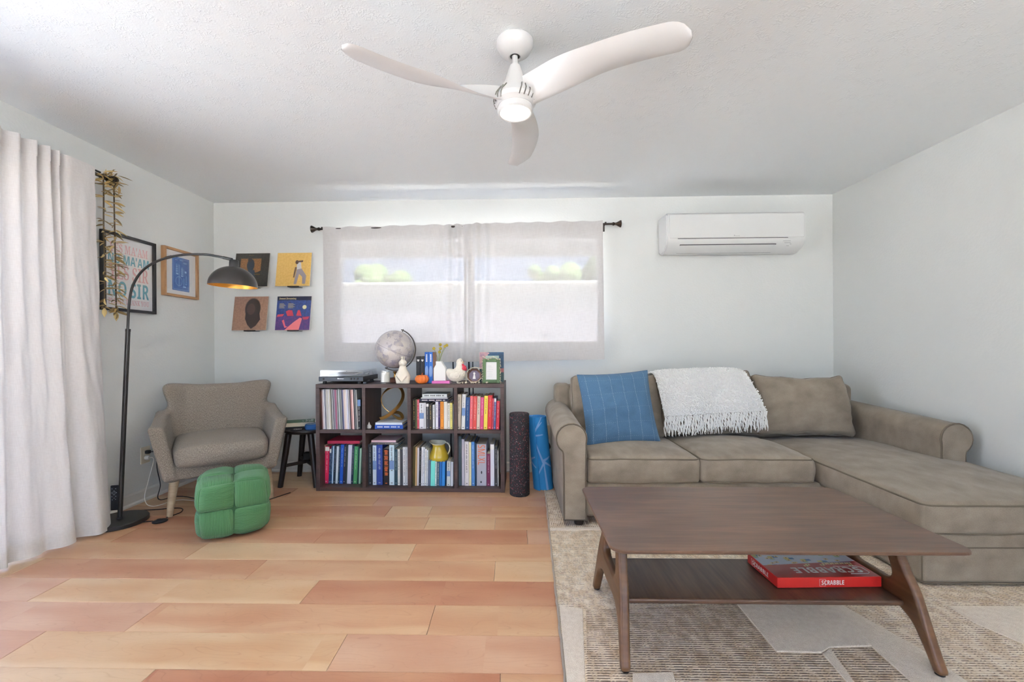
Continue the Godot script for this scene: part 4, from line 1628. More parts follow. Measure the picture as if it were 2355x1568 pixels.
func build_floor_lamp() -> void:
	mat("lamp_black", rgb(40, 38, 37), 0.36, {"spec": 0.5})
	mat("lamp_shade_out", rgb(52, 48, 46), 0.30, {"metal": 0.35, "spec": 0.5})
	mat("lamp_gold", rgb(216, 158, 70), 0.4, {"metal": 0.7})
	var at := Vector3(-2.533, 0, -2.722)
	var l := thing("arc_floor_lamp", "black arc floor lamp with a dome shade over the armchair", "lamp", at)
	obj("base", mb().lathe(Vector3.ZERO, [Vector2(0, 0), Vector2(0.150, 0), Vector2(0.155, 0.004), Vector2(0.155, 0.024), Vector2(0.151, 0.029), Vector2(0, 0.031)], 64, 30.0), M.lamp_black, l)
	obj("collar", mb().lathe(Vector3(0.008, 0.03, 0), [Vector2(0.018, 0), Vector2(0.018, 0.006), Vector2(0.014, 0.01), Vector2(0, 0.01)], 20), M.lamp_black, l)
	obj("pole", mb().tube(PackedVector3Array([Vector3(0.008, 0.03, 0), Vector3(0.068, 1.235, 0)]), 0.0130, 16), M.lamp_black, l)
	obj("pole_cap", mb().tube(PackedVector3Array([Vector3(0.0675, 1.225, 0), Vector3(0.0685, 1.242, 0)]), 0.0142, 16), M.lamp_black, l)
	var arc := curve([Vector3(-2.465, 1.235, -2.72), Vector3(-2.455, 1.398, -2.72), Vector3(-2.429, 1.520, -2.72), Vector3(-2.36, 1.619, -2.72), Vector3(-2.246, 1.682, -2.72), Vector3(-2.105, 1.711, -2.72), Vector3(-1.964, 1.712, -2.72), Vector3(-1.879, 1.699, -2.72), Vector3(-1.785, 1.678, -2.72)], 8)
	for i in arc.size():
		arc[i] -= at
	obj("arm", mb().tube(arc, 0.0075, 12), M.lamp_black, l)
	obj("arm_joint", mb().tube(PackedVector3Array([arc[34], arc[36]]), 0.0092, 12).tube(PackedVector3Array([arc[arc.size() - 6], arc[arc.size() - 1]]), 0.0095, 12), M.lamp_black, l)
	var sh := Vector3(-1.779, 1.508, -2.72) - at
	var prof := []
	for k in 15:
		var w := PI / 2 * k / 14.0
		prof.append(Vector2(0.138 * cos(w), 0.126 * sin(w)))
	var inn := []
	for k in 15:
		var w := PI / 2 * (14 - k) / 14.0
		inn.append(Vector2(0.1355 * cos(w), 0.1235 * sin(w)))
	var so := obj("shade", mb().lathe(Vector3.ZERO, prof, 48), M.lamp_shade_out, l)
	so.transform = tf(sh, Vector3(0, 0, -0.045))
	obj("shade_lining", mb().lathe(Vector3.ZERO, inn, 48).lathe(Vector3.ZERO, [Vector2(0.1355, 0), Vector2(0.138, 0)], 48), M.lamp_gold, so)
	obj("socket", mb().lathe(Vector3(0, 0.120, 0), [Vector2(0.0, 0), Vector2(0.027, 0.0), Vector2(0.027, 0.040), Vector2(0.023, 0.047), Vector2(0, 0.048)], 24), M.lamp_black, so)
	obj("bulb", mb().sphere(Vector3(0, 0.06, 0), Vector3(0.03, 0.035, 0.03), 16, 10), M.print_white, so)
	# its cord with a foot switch
	var sw := on_floor(368, 1198, 0.012)
	var c1 := curve([at + Vector3(0.14, 0.008, -0.06), on_floor(300, 1176, 0.004), on_floor(352, 1172, 0.004), on_floor(412, 1168, 0.004), on_floor(418, 1176, 0.004), on_floor(395, 1186, 0.004), on_floor(382, 1190, 0.006)], 8)
	for i in c1.size():
		c1[i] -= at
	var c2 := curve([on_floor(352, 1198, 0.006), on_floor(330, 1200, 0.004), at + Vector3(0.15, 0.006, 0.02)], 6)
	for i in c2.size():
		c2[i] -= at
	obj("cord", mb().tube(c1, 0.0032, 8).tube(c2, 0.0032, 8), M.black_rubber, l)
	var fs := obj("foot_switch", mb().sphere(Vector3.ZERO, Vector3(0.043, 0.014, 0.024), 24, 12).lathe(Vector3(-0.006, 0.010, 0), [Vector2(0.012, 0), Vector2(0.012, 0.005), Vector2(0, 0.006)], 16), M.black_rubber, l)
	fs.transform = tf(sw - at, Vector3(0, 0.75, 0))
	# the remote control held on the pole
	mat("remote_black", rgb(34, 36, 42), 0.5)
	mat("remote_key", rgb(150, 156, 166), 0.5)
	var rp := hit(270, 1172, 2, -2.695)
	var r := thing("remote_control", "slim black remote control held upright on the lamp pole", "remote", Vector3(-2.545, 0.088, -2.708), 0.25)
	var rb := obj("body", mb().rbox(Vector3(0, 0.079, 0), Vector3(0.042, 0.158, 0.012), 0.004, 2), M.remote_black, r)
	for q in [[-0.011, 0.138], [0.009, 0.138], [0, 0.124], [-0.013, 0.112], [0.013, 0.112], [0, 0.112], [0, 0.099], [-0.012, 0.088], [0.009, 0.090], [0, 0.078], [-0.010, 0.068], [0.008, 0.070]]:
		obj("button", mb().lathe(Vector3.ZERO, [Vector2(0.0026, 0), Vector2(0.0024, 0.001), Vector2(0, 0.0012)], 8).move(tf(Vector3(q[0], q[1], 0.006), Vector3(PI / 2, 0, 0))), M.remote_key, rb)
	obj("dial", mb().tube(PackedVector3Array(curve([Vector3(0.010, 0.112, 0.0062), Vector3(0, 0.122, 0.0062), Vector3(-0.010, 0.112, 0.0062), Vector3(0, 0.102, 0.0062)], 6, true)), 0.0009, 5, false, true), M.remote_key, rb)


func plain_book(parent_or_null, called: String, label: String, size: Vector3, at: Vector3, rot: Vector3, cover: Material, pages: Material, group := "") -> Node3D:
	# lying: x = length of the spine, y = thickness, z = width; the spine faces +z
	var b := thing(called, label, "book", at, 0.0, group)
	b.rotation = rot
	var t := 0.0022
	obj("cover", mb().rbox(Vector3(0, t / 2, 0), Vector3(size.x, t, size.z), 0.0009, 1).rbox(Vector3(0, size.y - t / 2, 0), Vector3(size.x, t, size.z), 0.0009, 1).rbox(Vector3(0, size.y / 2, size.z / 2 - t / 2), Vector3(size.x, size.y, t), 0.0009, 1), cover, b)
	obj("pages", mb().box(Vector3(0, size.y / 2, -0.001), Vector3(size.x - 0.008, size.y - 2 * t, size.z - 0.008)), pages, b)
	return b


func build_stool() -> void:
	mat("espresso_wood", rgb(40, 30, 27), 0.4, {"tex": walnut(231, rgb(190, 180, 175), rgb(255, 250, 246), 256, 128), "uv": Vector3(2, 2, 1)})
	mat("paper", rgb(226, 214, 190), 0.9)
	mat("paper_white", rgb(236, 232, 224), 0.9)
	var c := Vector3(-1.735, 0, -3.592)
	var s := thing("side_stool", "dark round wooden stool between the armchair and the bookshelf", "stool", c)
	obj("seat", mb().lathe(Vector3(0, 0.42, 0), [Vector2(0, 0), Vector2(0.150, 0), Vector2(0.166, 0.006), Vector2(0.170, 0.016), Vector2(0.166, 0.026), Vector2(0.150, 0.030), Vector2(0, 0.028)], 48), M.espresso_wood, s)
	var feet := [Vector3(-0.138, 0, 0.155), Vector3(-0.138, 0, -0.155), Vector3(0.150, 0, 0.150), Vector3(0.150, 0, -0.155)]
	for f in feet:
		var top := Vector3(f.x * 0.62, 0.421, f.z * 0.80)
		var d: Vector3 = f
		obj("leg", mb().tube(PackedVector3Array([d, top]), PackedFloat32Array([0.020, 0.025]), 8), M.espresso_wood, s)
	for q in [[0, 3], [1, 2]]:
		var a: Vector3 = (feet[q[0]] as Vector3).lerp(Vector3(feet[q[0]].x * 0.62, 0.421, feet[q[0]].z * 0.80), 0.40)
		var b: Vector3 = (feet[q[1]] as Vector3).lerp(Vector3(feet[q[1]].x * 0.62, 0.421, feet[q[1]].z * 0.80), 0.40)
		obj("stretcher", mb().tube(PackedVector3Array([a, b]), 0.014, 8), M.espresso_wood, s)
	var brick := obj("power_adapter", mb().rbox(Vector3(0, 0.03, 0), Vector3(0.055, 0.06, 0.05), 0.006, 2).tube(curve([Vector3(0.02, 0.045, 0), Vector3(0.06, 0.04, -0.01), Vector3(0.11, 0.012, -0.03), Vector3(0.17, 0.004, -0.06)], 6), 0.003, 6), M.black_rubber)
	brick.position = c + Vector3(0.01, 0.186, 0.0)
	tag(brick, "black power adapter resting on the stretchers of the dark stool", "adapter")
	# on the stool: two books, a coaster and a blue speaker
	mat("green_cloth", rgb(70, 100, 74), 0.7)
	mat("dark_cloth", rgb(40, 40, 42), 0.6)
	plain_book(null, "magazine", "thin dark book under the green hardback on the stool", Vector3(0.23, 0.014, 0.17), c + Vector3(-0.075, 0.4502, -0.03), Vector3(0, 0.30, 0), M.dark_cloth, M.paper)
	var gb := plain_book(null, "hardback_book", "thick green hardback lying on the thin dark book on the stool", Vector3(0.225, 0.036, 0.16), c + Vector3(-0.07, 0.4645, -0.035), Vector3(0, 0.38 + PI, 0), M.green_cloth, M.paper)
	var wp := mb()
	for i in 26:
		var x := rng.randf_range(-0.105, -0.02)
		wp.box(Vector3(x, 0.0363, rng.randf_range(-0.06, 0.06)), Vector3(rng.randf_range(0.008, 0.02), 0.0006, rng.randf_range(0.002, 0.006)))
	obj("cover_print", wp, M.print_white, gb)
	var cs := obj("coaster", mb().lathe(Vector3.ZERO, [Vector2(0, 0), Vector2(0.045, 0), Vector2(0.047, 0.004), Vector2(0.045, 0.007), Vector2(0, 0.007)], 32), M.dark_cloth)
	cs.position = c + Vector3(-0.03, 0.4496, 0.105)
	tag(cs, "round dark coaster with pale markings on the stool", "coaster")
	var ring := mb()
	for k in 7:
		ring.box(Vector3(-0.02 + k * 0.007, 0.0072, 0.004 * sin(k * 2.0)), Vector3(0.005, 0.0006, 0.014))
	obj("marking", ring, M.print_white, cs)
	mat("speaker_blue", rgb(38, 92, 158), 0.8)
	mat("speaker_top", rgb(92, 112, 140), 0.5)
	var sp := thing("smart_speaker", "round blue fabric speaker on the dark stool", "speaker", c + Vector3(0.080, 0.4496, 0.055))
	obj("body", mb().lathe(Vector3.ZERO, [Vector2(0, 0), Vector2(0.055, 0), Vector2(0.060, 0.006), Vector2(0.061, 0.02), Vector2(0.059, 0.034), Vector2(0.053, 0.042), Vector2(0, 0.043)], 40), M.speaker_blue, sp)
	obj("top_plate", mb().lathe(Vector3(0, 0.0425, 0), [Vector2(0, 0), Vector2(0.050, 0), Vector2(0.050, 0.002), Vector2(0, 0.002)], 32), M.speaker_top, sp)


func build_outlet() -> void:
	mat("outlet_ivory", rgb(214, 202, 178), 0.4)
	var o := thing("wall_outlet", "ivory wall outlet beside the armchair", "outlet", Vector3(XL, 0.333, -3.141))
	obj("plate", mb().rbox(Vector3(0.003, 0, 0), Vector3(0.006, 0.122, 0.080), 0.003, 2), M.outlet_ivory, o)
	for y in [-0.02, 0.02]:
		obj("socket", mb().rbox(Vector3(0.006, y, 0), Vector3(0.004, 0.028, 0.034), 0.0019, 2), M.outlet_ivory, o)
	var p1 := thing("black_plug", "black plug with a black cord in the upper socket of the outlet", "plug", Vector3(XL + 0.008, 0.355, -3.141))
	obj("plug_body", mb().rbox(Vector3(0.016, 0, 0), Vector3(0.03, 0.026, 0.03), 0.008, 3), M.black_rubber, p1)
	var b := p1.position
	var far := [b + Vector3(0.03, 0, 0), b + Vector3(0.055, -0.015, -0.02), Vector3(-2.655, 0.22, -3.17), Vector3(-2.64, 0.10, -3.18), Vector3(-2.60, 0.012, -3.12), on_floor(420, 1141, 0.004), Vector3(-1.95, 0.004, -3.02), Vector3(-1.72, 0.004, -3.3)]
	for i in far.size():
		far[i] -= b
	obj("cord", mb().tube(curve(far, 8), 0.0033, 7), M.black_rubber, p1)
	mat("plug_white", rgb(222, 218, 208), 0.4)
	var p2 := thing("white_plug", "white plug with a pale cord in the lower socket of the outlet", "plug", Vector3(XL + 0.008, 0.313, -3.141))
	obj("plug_body", mb().lathe(Vector3.ZERO, [Vector2(0, 0), Vector2(0.016, 0), Vector2(0.018, 0.014), Vector2(0.012, 0.026), Vector2(0, 0.027)], 20).move(tf(Vector3.ZERO, Vector3(0, 0, -PI / 2))), M.plug_white, p2)
	b = p2.position
	far = [b + Vector3(0.026, 0, 0), b + Vector3(0.05, -0.02, -0.01), Vector3(-2.66, 0.16, -3.10), Vector3(-2.62, 0.05, -3.02), Vector3(-2.54, 0.006, -3.0), on_floor(420, 1149, 0.004), Vector3(-1.98, 0.004, -2.985)]
	for i in far.size():
		far[i] -= b
	obj("cord", mb().tube(curve(far, 8), 0.0026, 7), M.plug_white, p2)


func path_at(pts: Array, u: float) -> Vector2:
	var f := clampf(u, 0.0, 1.0) * (pts.size() - 1)
	var i := mini(int(f), pts.size() - 2)
	var a: Vector2 = pts[maxi(i - 1, 0)]
	var d: Vector2 = pts[mini(i + 2, pts.size() - 1)]
	return (pts[i] as Vector2).cubic_interpolate(pts[i + 1], a, d, f - i)


func build_door_curtain() -> void:
	# rod
	var rod_at := Vector3(-2.62, 2.215, -1.3)
	var r := thing("door_curtain_rod", "black curtain rod above the glass door with a flared finial", "curtain rod", rod_at)
	obj("rod", mb().tube(PackedVector3Array([Vector3(0, 0, -1.42), Vector3(0, 0, 1.42)]), 0.0105, 14).tube(PackedVector3Array([Vector3(0, 0.022, -1.40), Vector3(0, 0.022, -1.28)]), 0.006, 10), M.black_metal, r)
	obj("finial", mb().lathe(Vector3.ZERO, [Vector2(0.0, 0.0), Vector2(0.016, 0.0), Vector2(0.018, 0.012), Vector2(0.013, 0.022), Vector2(0.016, 0.04), Vector2(0.034, 0.075), Vector2(0.036, 0.082), Vector2(0.030, 0.084), Vector2(0, 0.078)], 28).move(tf(Vector3(0, 0, -1.405), Vector3(-PI / 2, 0, 0))), M.bronze_dark, r)
	for z in [-1.33, 1.2]:
		obj("bracket", mb().box(Vector3(-0.05, -0.008, z), Vector3(0.1, 0.008, 0.018)).rbox(Vector3(-0.0985, 0, z), Vector3(0.008, 0.07, 0.03), 0.003, 1), M.black_metal, r)
	# the long panel, drawn back to the corner side of the door and falling in loose folds
	var top := [Vector2(-2.606, -2.615), Vector2(-2.600, -2.56), Vector2(-2.600, -2.50), Vector2(-2.604, -2.445), Vector2(-2.628, -2.415), Vector2(-2.588, -2.39), Vector2(-2.634, -2.365), Vector2(-2.582, -2.335), Vector2(-2.636, -2.305), Vector2(-2.584, -2.27), Vector2(-2.630, -2.235), Vector2(-2.588, -2.19), Vector2(-2.626, -2.15), Vector2(-2.590, -2.10), Vector2(-2.628, -2.06), Vector2(-2.592, -2.0), Vector2(-2.620, -1.95)]
	var low := [Vector2(-2.575, -2.690), Vector2(-2.520, -2.640), Vector2(-2.485, -2.580), Vector2(-2.480, -2.520), Vector2(-2.560, -2.490), Vector2(-2.600, -2.46), Vector2(-2.545, -2.45), Vector2(-2.515, -2.41), Vector2(-2.525, -2.36), Vector2(-2.575, -2.32), Vector2(-2.560, -2.27), Vector2(-2.575, -2.22), Vector2(-2.625, -2.18), Vector2(-2.575, -2.13), Vector2(-2.640, -2.09), Vector2(-2.585, -2.02), Vector2(-2.640, -1.96)]
	var h0 := 2.232
	var wob := noise(1.6, 301, FastNoiseLite.TYPE_SIMPLEX_SMOOTH, 2)
	var at := func(u: float, v: float) -> Vector3:
		var a := path_at(top, u) + Vector2(0.032, 0)
		var b := path_at(low, u) + Vector2(0.012, 0)
		var k := pow(v, 1.25)
		var p := a.lerp(b, k)
		# the folds flatten a little half way down, then open
		p.x += 0.012 * sin(v * PI) * wob.get_noise_2d(u * 6.0, v * 3.0)
		var hem := 0.012 + 0.05 * smoothstep(0.10, 0.0, u)
		return Vector3(p.x, lerpf(h0, hem, v), p.y)
	var c := thing("door_curtain", "long off-white linen curtain hanging beside the glass door", "curtain", Vector3(-2.58, 0, -2.3))
	var o := c.position
	obj("panel", mb().sheet(200, 90, func(u: float, v: float) -> Vector3: return at.call(u, v) - o, Vector2(1.6, 2.3), Vector3(1, 0, 0)), M.linen, c)
	obj("header", mb().sheet(200, 4, func(u: float, v: float) -> Vector3:
		var p: Vector3 = at.call(u, v * 0.038)
		return p + Vector3(0.004, 0.001, 0) - o, Vector2(1.6, 0.08), Vector3(1, 0, 0)), M.linen, c)
	obj("hem", mb().sheet(160, 2, func(u: float, v: float) -> Vector3:
		var p: Vector3 = at.call(u, 0.962 + v * 0.038)
		return p + Vector3(0.002, 0, 0.001) - o, Vector2(1.6, 0.08), Vector3(1, 0, 0)), M.linen, c)


func build_garland() -> void:
	var kinds := []
	for q in [[148, 122, 66], [172, 142, 82], [118, 96, 52], [190, 164, 106]]:
		kinds.append(mat("dry_leaf_%d" % kinds.size(), rgb(q[0], q[1], q[2]), 0.7, {"backlight": Color(0.3, 0.3, 0.3)}))
	mat("dry_stem", rgb(74, 60, 38), 0.8)
	# leaf shapes: a folded blade, slightly curled
	var shapes := []
	for k in 4:
		var curl: float = [0.1, 0.5, -0.4, 0.8][k]
		var wid: float = [0.0115, 0.0135, 0.0095, 0.0125][k]
		shapes.append(mb().sheet(6, 2, func(u: float, v: float) -> Vector3:
			var s := v * 2 - 1
			var w := wid * pow(sin(PI * clampf(u * 0.93 + 0.05, 0, 1)), 0.7) * (1.0 - 0.3 * u)
			return Vector3(s * w, absf(s) * w * 0.7 - curl * u * u * 0.25 * 0.1, u * 0.1)).mesh())
	var g := thing("leaf_garland", "dried tan leaf garland hung over the end of the curtain rod", "garland", Vector3(-2.615, 2.215, -2.74))
	var lines := [[Vector3(0.02, 0.012, 0.045), Vector3(0.012, -0.10, 0.035), Vector3(0.006, -0.35, 0.03), Vector3(0.01, -0.60, 0.028), Vector3(0.008, -0.84, 0.03)],
		[Vector3(0.02, 0.016, -0.03), Vector3(0.014, -0.12, -0.035), Vector3(0.008, -0.36, -0.045), Vector3(0.012, -0.62, -0.045), Vector3(0.012, -0.86, -0.048)]]
	var li := 0
	for ln in lines:
		var pts := curve(ln, 14)
		var st := obj("strand", mb().tube(pts, 0.0042, 6), M.dry_stem, g)
		for i in range(0, pts.size(), 2):
			var cnt := 3 if (i % 4 == 0) else (2 if li == 0 else 3)
			if li == 1 and i > 24:
				cnt += 1
			for k in cnt:
				var lf := MeshInstance3D.new()
				lf.name = "leaf"
				lf.mesh = shapes[rng.randi_range(0, 3)]
				lf.material_override = kinds[rng.randi_range(0, 3)]
				var ang := rng.randf() * TAU
				# leaves stand out mostly along the wall and towards the room
				var dirv := Vector3(absf(cos(ang)) * 0.7 - 0.12, rng.randf_range(-0.55, 0.25), sin(ang)).normalized()
				var bas := Basis.looking_at(-dirv, Vector3.UP) * Basis(Vector3(0, 0, 1), rng.randf_range(-1.2, 1.2))
				var s := rng.randf_range(0.42, 0.78)
				lf.transform = Transform3D(bas.scaled(Vector3.ONE * s), pts[i] + Vector3(rng.randf_range(-0.003, 0.003), rng.randf_range(-0.012, 0.012), 0))
				st.add_child(lf, true)
		var tip := mb().lathe(Vector3.ZERO, [Vector2(0, -0.06), Vector2(0.012, -0.035), Vector2(0.013, -0.018), Vector2(0.004, 0)], 10)
		var to := obj("bud", tip, kinds[3], st)
		to.position = ln[ln.size() - 1]
		li += 1
	# leaves wound round the finial
	var wrap := obj("wound_stem", mb().tube(curve([Vector3(0.016, 0.0, 0.03), Vector3(0, 0.02, 0.01), Vector3(-0.014, 0, -0.01), Vector3(0, -0.03, -0.03), Vector3(0.034, 0, -0.045), Vector3(0, 0.036, -0.055), Vector3(-0.02, 0, -0.06)], 6), 0.004, 6), M.dry_stem, g)
	for i in 14:
		var lf := MeshInstance3D.new()
		lf.name = "leaf"
		lf.mesh = shapes[i % 4]
		lf.material_override = kinds[i % 4]
		var w := rng.randf() * TAU
		var zz := rng.randf_range(-0.065, 0.03)
		var rr := 0.018 + 0.02 * clampf(-zz / 0.06, 0, 1)
		var radial := Vector3(cos(w), sin(w), 0)
		var dirv := (radial.cross(Vector3(0, 0, 1)) + Vector3(0, 0, rng.randf_range(-0.8, 0.8)) + radial * 0.25).normalized()
		lf.transform = Transform3D((Basis.looking_at(-dirv, radial)).scaled(Vector3.ONE * rng.randf_range(0.5, 0.8)), radial * (rr + 0.006) + Vector3(0, 0, zz))
		wrap.add_child(lf, true)


func picture_frame(called: String, label: String, at: Vector3, w: float, h: float, bar: float, depth: float, m: Material, back: Material) -> Node3D:
	# stands against a wall in its xy plane, facing +z
	var f := thing(called, label, "picture", at, PI / 2)
	for s in [-1.0, 1.0]:
		obj("frame_bar", mb().rbox(Vector3(s * (w / 2 - bar / 2), 0, depth / 2), Vector3(bar, h, depth), 0.0015, 1), m, f)
		obj("frame_bar", mb().rbox(Vector3(0, s * (h / 2 - bar / 2), depth / 2), Vector3(w - bar * 2, bar, depth), 0.0015, 1), m, f)
	obj("sheet", mb().box(Vector3(0, 0, depth * 0.35), Vector3(w - bar * 2, h - bar * 2, 0.004)), back, f)
	return f


func build_framed_prints() -> void:
	mat("frame_black", rgb(34, 33, 33), 0.45)
	mat("oak", rgb(186, 146, 104), 0.5, {"tex": walnut(321, rgb(205, 195, 185), rgb(255, 252, 248), 256, 128), "uv": Vector3(3, 3, 1)})
	mat("poster_paper", rgb(236, 234, 230), 0.55)
	mat("ink_pink", rgb(222, 172, 172), 0.6)
	mat("ink_teal", rgb(92, 162, 178), 0.6)
	mat("picture_glass", Color(1, 1, 1), 0.03, {"alpha": 0.03, "spec": 0.4})
	var f := picture_frame("typographic_poster", "black framed poster of pink and teal block lettering on the left wall", Vector3(XL + 0.001, 1.640, -3.006), 0.424, 0.532, 0.02, 0.030, M.frame_black, M.poster_paper)
	var sheet_z := 0.030 * 0.35 + 0.002
	var rows := [["YES MA'AM", font_serif, 0.305, 0.060, 0.168, "ink_pink"], ["NO MA'AM", font_sans, 0.325, 0.064, 0.094, "ink_teal"], ["YES SIR", font_serif, 0.315, 0.098, 0.004, "ink_pink"],
		["NO SIR", font_sans, 0.325, 0.106, -0.112, "ink_teal"], ["PLEASE THANK YOU", font_serif, 0.325, 0.036, -0.198, "ink_pink"]]
	for q in rows:
		letters(f, "lettering", q[0], q[1], q[2], q[3], tf(Vector3(0, q[4], sheet_z)), M[q[5]], 0.0005)
	obj("glazing", mb().box(Vector3(0, 0, 0.022), Vector3(0.384, 0.492, 0.002)), M.picture_glass, f)
	# the patent drawing
	var w := 192
	var h := 288
	var im := Image.create(w, h, false, Image.FORMAT_RGB8)
	var n0 := grey(w, h, 0.02, 331, 3)
	for y in h:
		for x in w:
			im.set_pixel(x, y, rgb(28, 78, 146).lerp(rgb(44, 98, 166), n0[y * w + x] / 255.0))
	var ink := rgb(176, 204, 230)
	for q in [[10, 10, 172, 2], [10, 276, 172, 2], [10, 10, 2, 268], [180, 10, 2, 268], [30, 24, 30, 3], [84, 20, 40, 4], [120, 38, 46, 3], [130, 45, 30, 2]]:
		im.fill_rect(Rect2i(q[0], q[1], q[2], q[3]), ink)
	for q in [[42, 60, 4, 84], [50, 56, 3, 90], [58, 62, 3, 76], [72, 60, 5, 190], [80, 66, 3, 180], [98, 84, 4, 70], [108, 80, 6, 78], [118, 90, 4, 64], [132, 100, 3, 60], [124, 170, 4, 76], [132, 176, 3, 70], [150, 130, 3, 90], [156, 150, 5, 64]]:
		im.fill_rect(Rect2i(q[0], q[1], q[2], q[3]), ink.lerp(rgb(40, 90, 160), 0.3))
	for q in [[44, 140, 24, 9], [96, 154, 26, 7], [120, 244, 34, 10], [140, 110, 20, 16], [148, 222, 14, 6], [98, 100, 22, 3], [98, 118, 22, 3], [98, 136, 22, 3], [44, 80, 18, 3], [44, 100, 18, 3], [44, 118, 18, 3]]:
		im.fill_rect(Rect2i(q[0], q[1], q[2], q[3]), ink)
	for k in 360:
		var a := TAU * k / 360.0
		for rr in [34.0, 36.0, 38.0]:
			im.set_pixel(clampi(int(74 + rr * cos(a)), 0, w - 1), clampi(int(206 + rr * 1.08 * sin(a)), 0, h - 1), ink)
	mat("blueprint", Color.WHITE, 0.5, {"tex": ImageTexture.create_from_image(im)})
	var g := picture_frame("blueprint_print", "oak framed blue patent drawing of a trumpet on the left wall", Vector3(XL + 0.001, 1.724, -3.477), 0.366, 0.384, 0.019, 0.032, M.oak, M.poster_paper)
	var pl := mb()
	var ids := []
	for q in [[-1, 1, 0, 0], [1, 1, 1, 0], [1, -1, 1, 1], [-1, -1, 0, 1]]:
		ids.append(pl.vert(Vector3(q[0] * 0.091, q[1] * 0.135, 0), Vector3(0, 0, 1), Vector2(q[2], q[3])))
	pl.quad(ids[0], ids[1], ids[2], ids[3])
	pl.move(tf(Vector3(0.003, -0.004, 0.032 * 0.35 + 0.0025)))
	obj("drawing", pl, M.blueprint, g)
	obj("glazing", mb().box(Vector3(0, 0, 0.024), Vector3(0.328, 0.346, 0.002)), M.picture_glass, g)


func disc(im: Image, cx: float, cy: float, rx: float, ry: float, c: Color, mix := 1.0) -> void:
	for y in range(maxi(0, int(cy - ry)), mini(im.get_height(), int(cy + ry) + 1)):
		for x in range(maxi(0, int(cx - rx)), mini(im.get_width(), int(cx + rx) + 1)):
			var d := Vector2((x - cx) / rx, (y - cy) / ry).length()
			if d < 1.0:
				im.set_pixel(x, y, im.get_pixel(x, y).lerp(c, mix * smoothstep(1.0, 0.86, d)))


func poly_fill(im: Image, pts: Array, c: Color) -> void:
	var pv := PackedVector2Array()
	var lo := Vector2(1e9, 1e9)
	var hi := -lo
	for q in pts:
		var p := Vector2(q[0], q[1])
		pv.append(p)
		lo = lo.min(p)
		hi = hi.max(p)
	for y in range(maxi(0, int(lo.y)), mini(im.get_height(), int(hi.y) + 1)):
		for x in range(maxi(0, int(lo.x)), mini(im.get_width(), int(hi.x) + 1)):
			if Geometry2D.is_point_in_polygon(Vector2(x + 0.5, y + 0.5), pv):
				im.set_pixel(x, y, c)


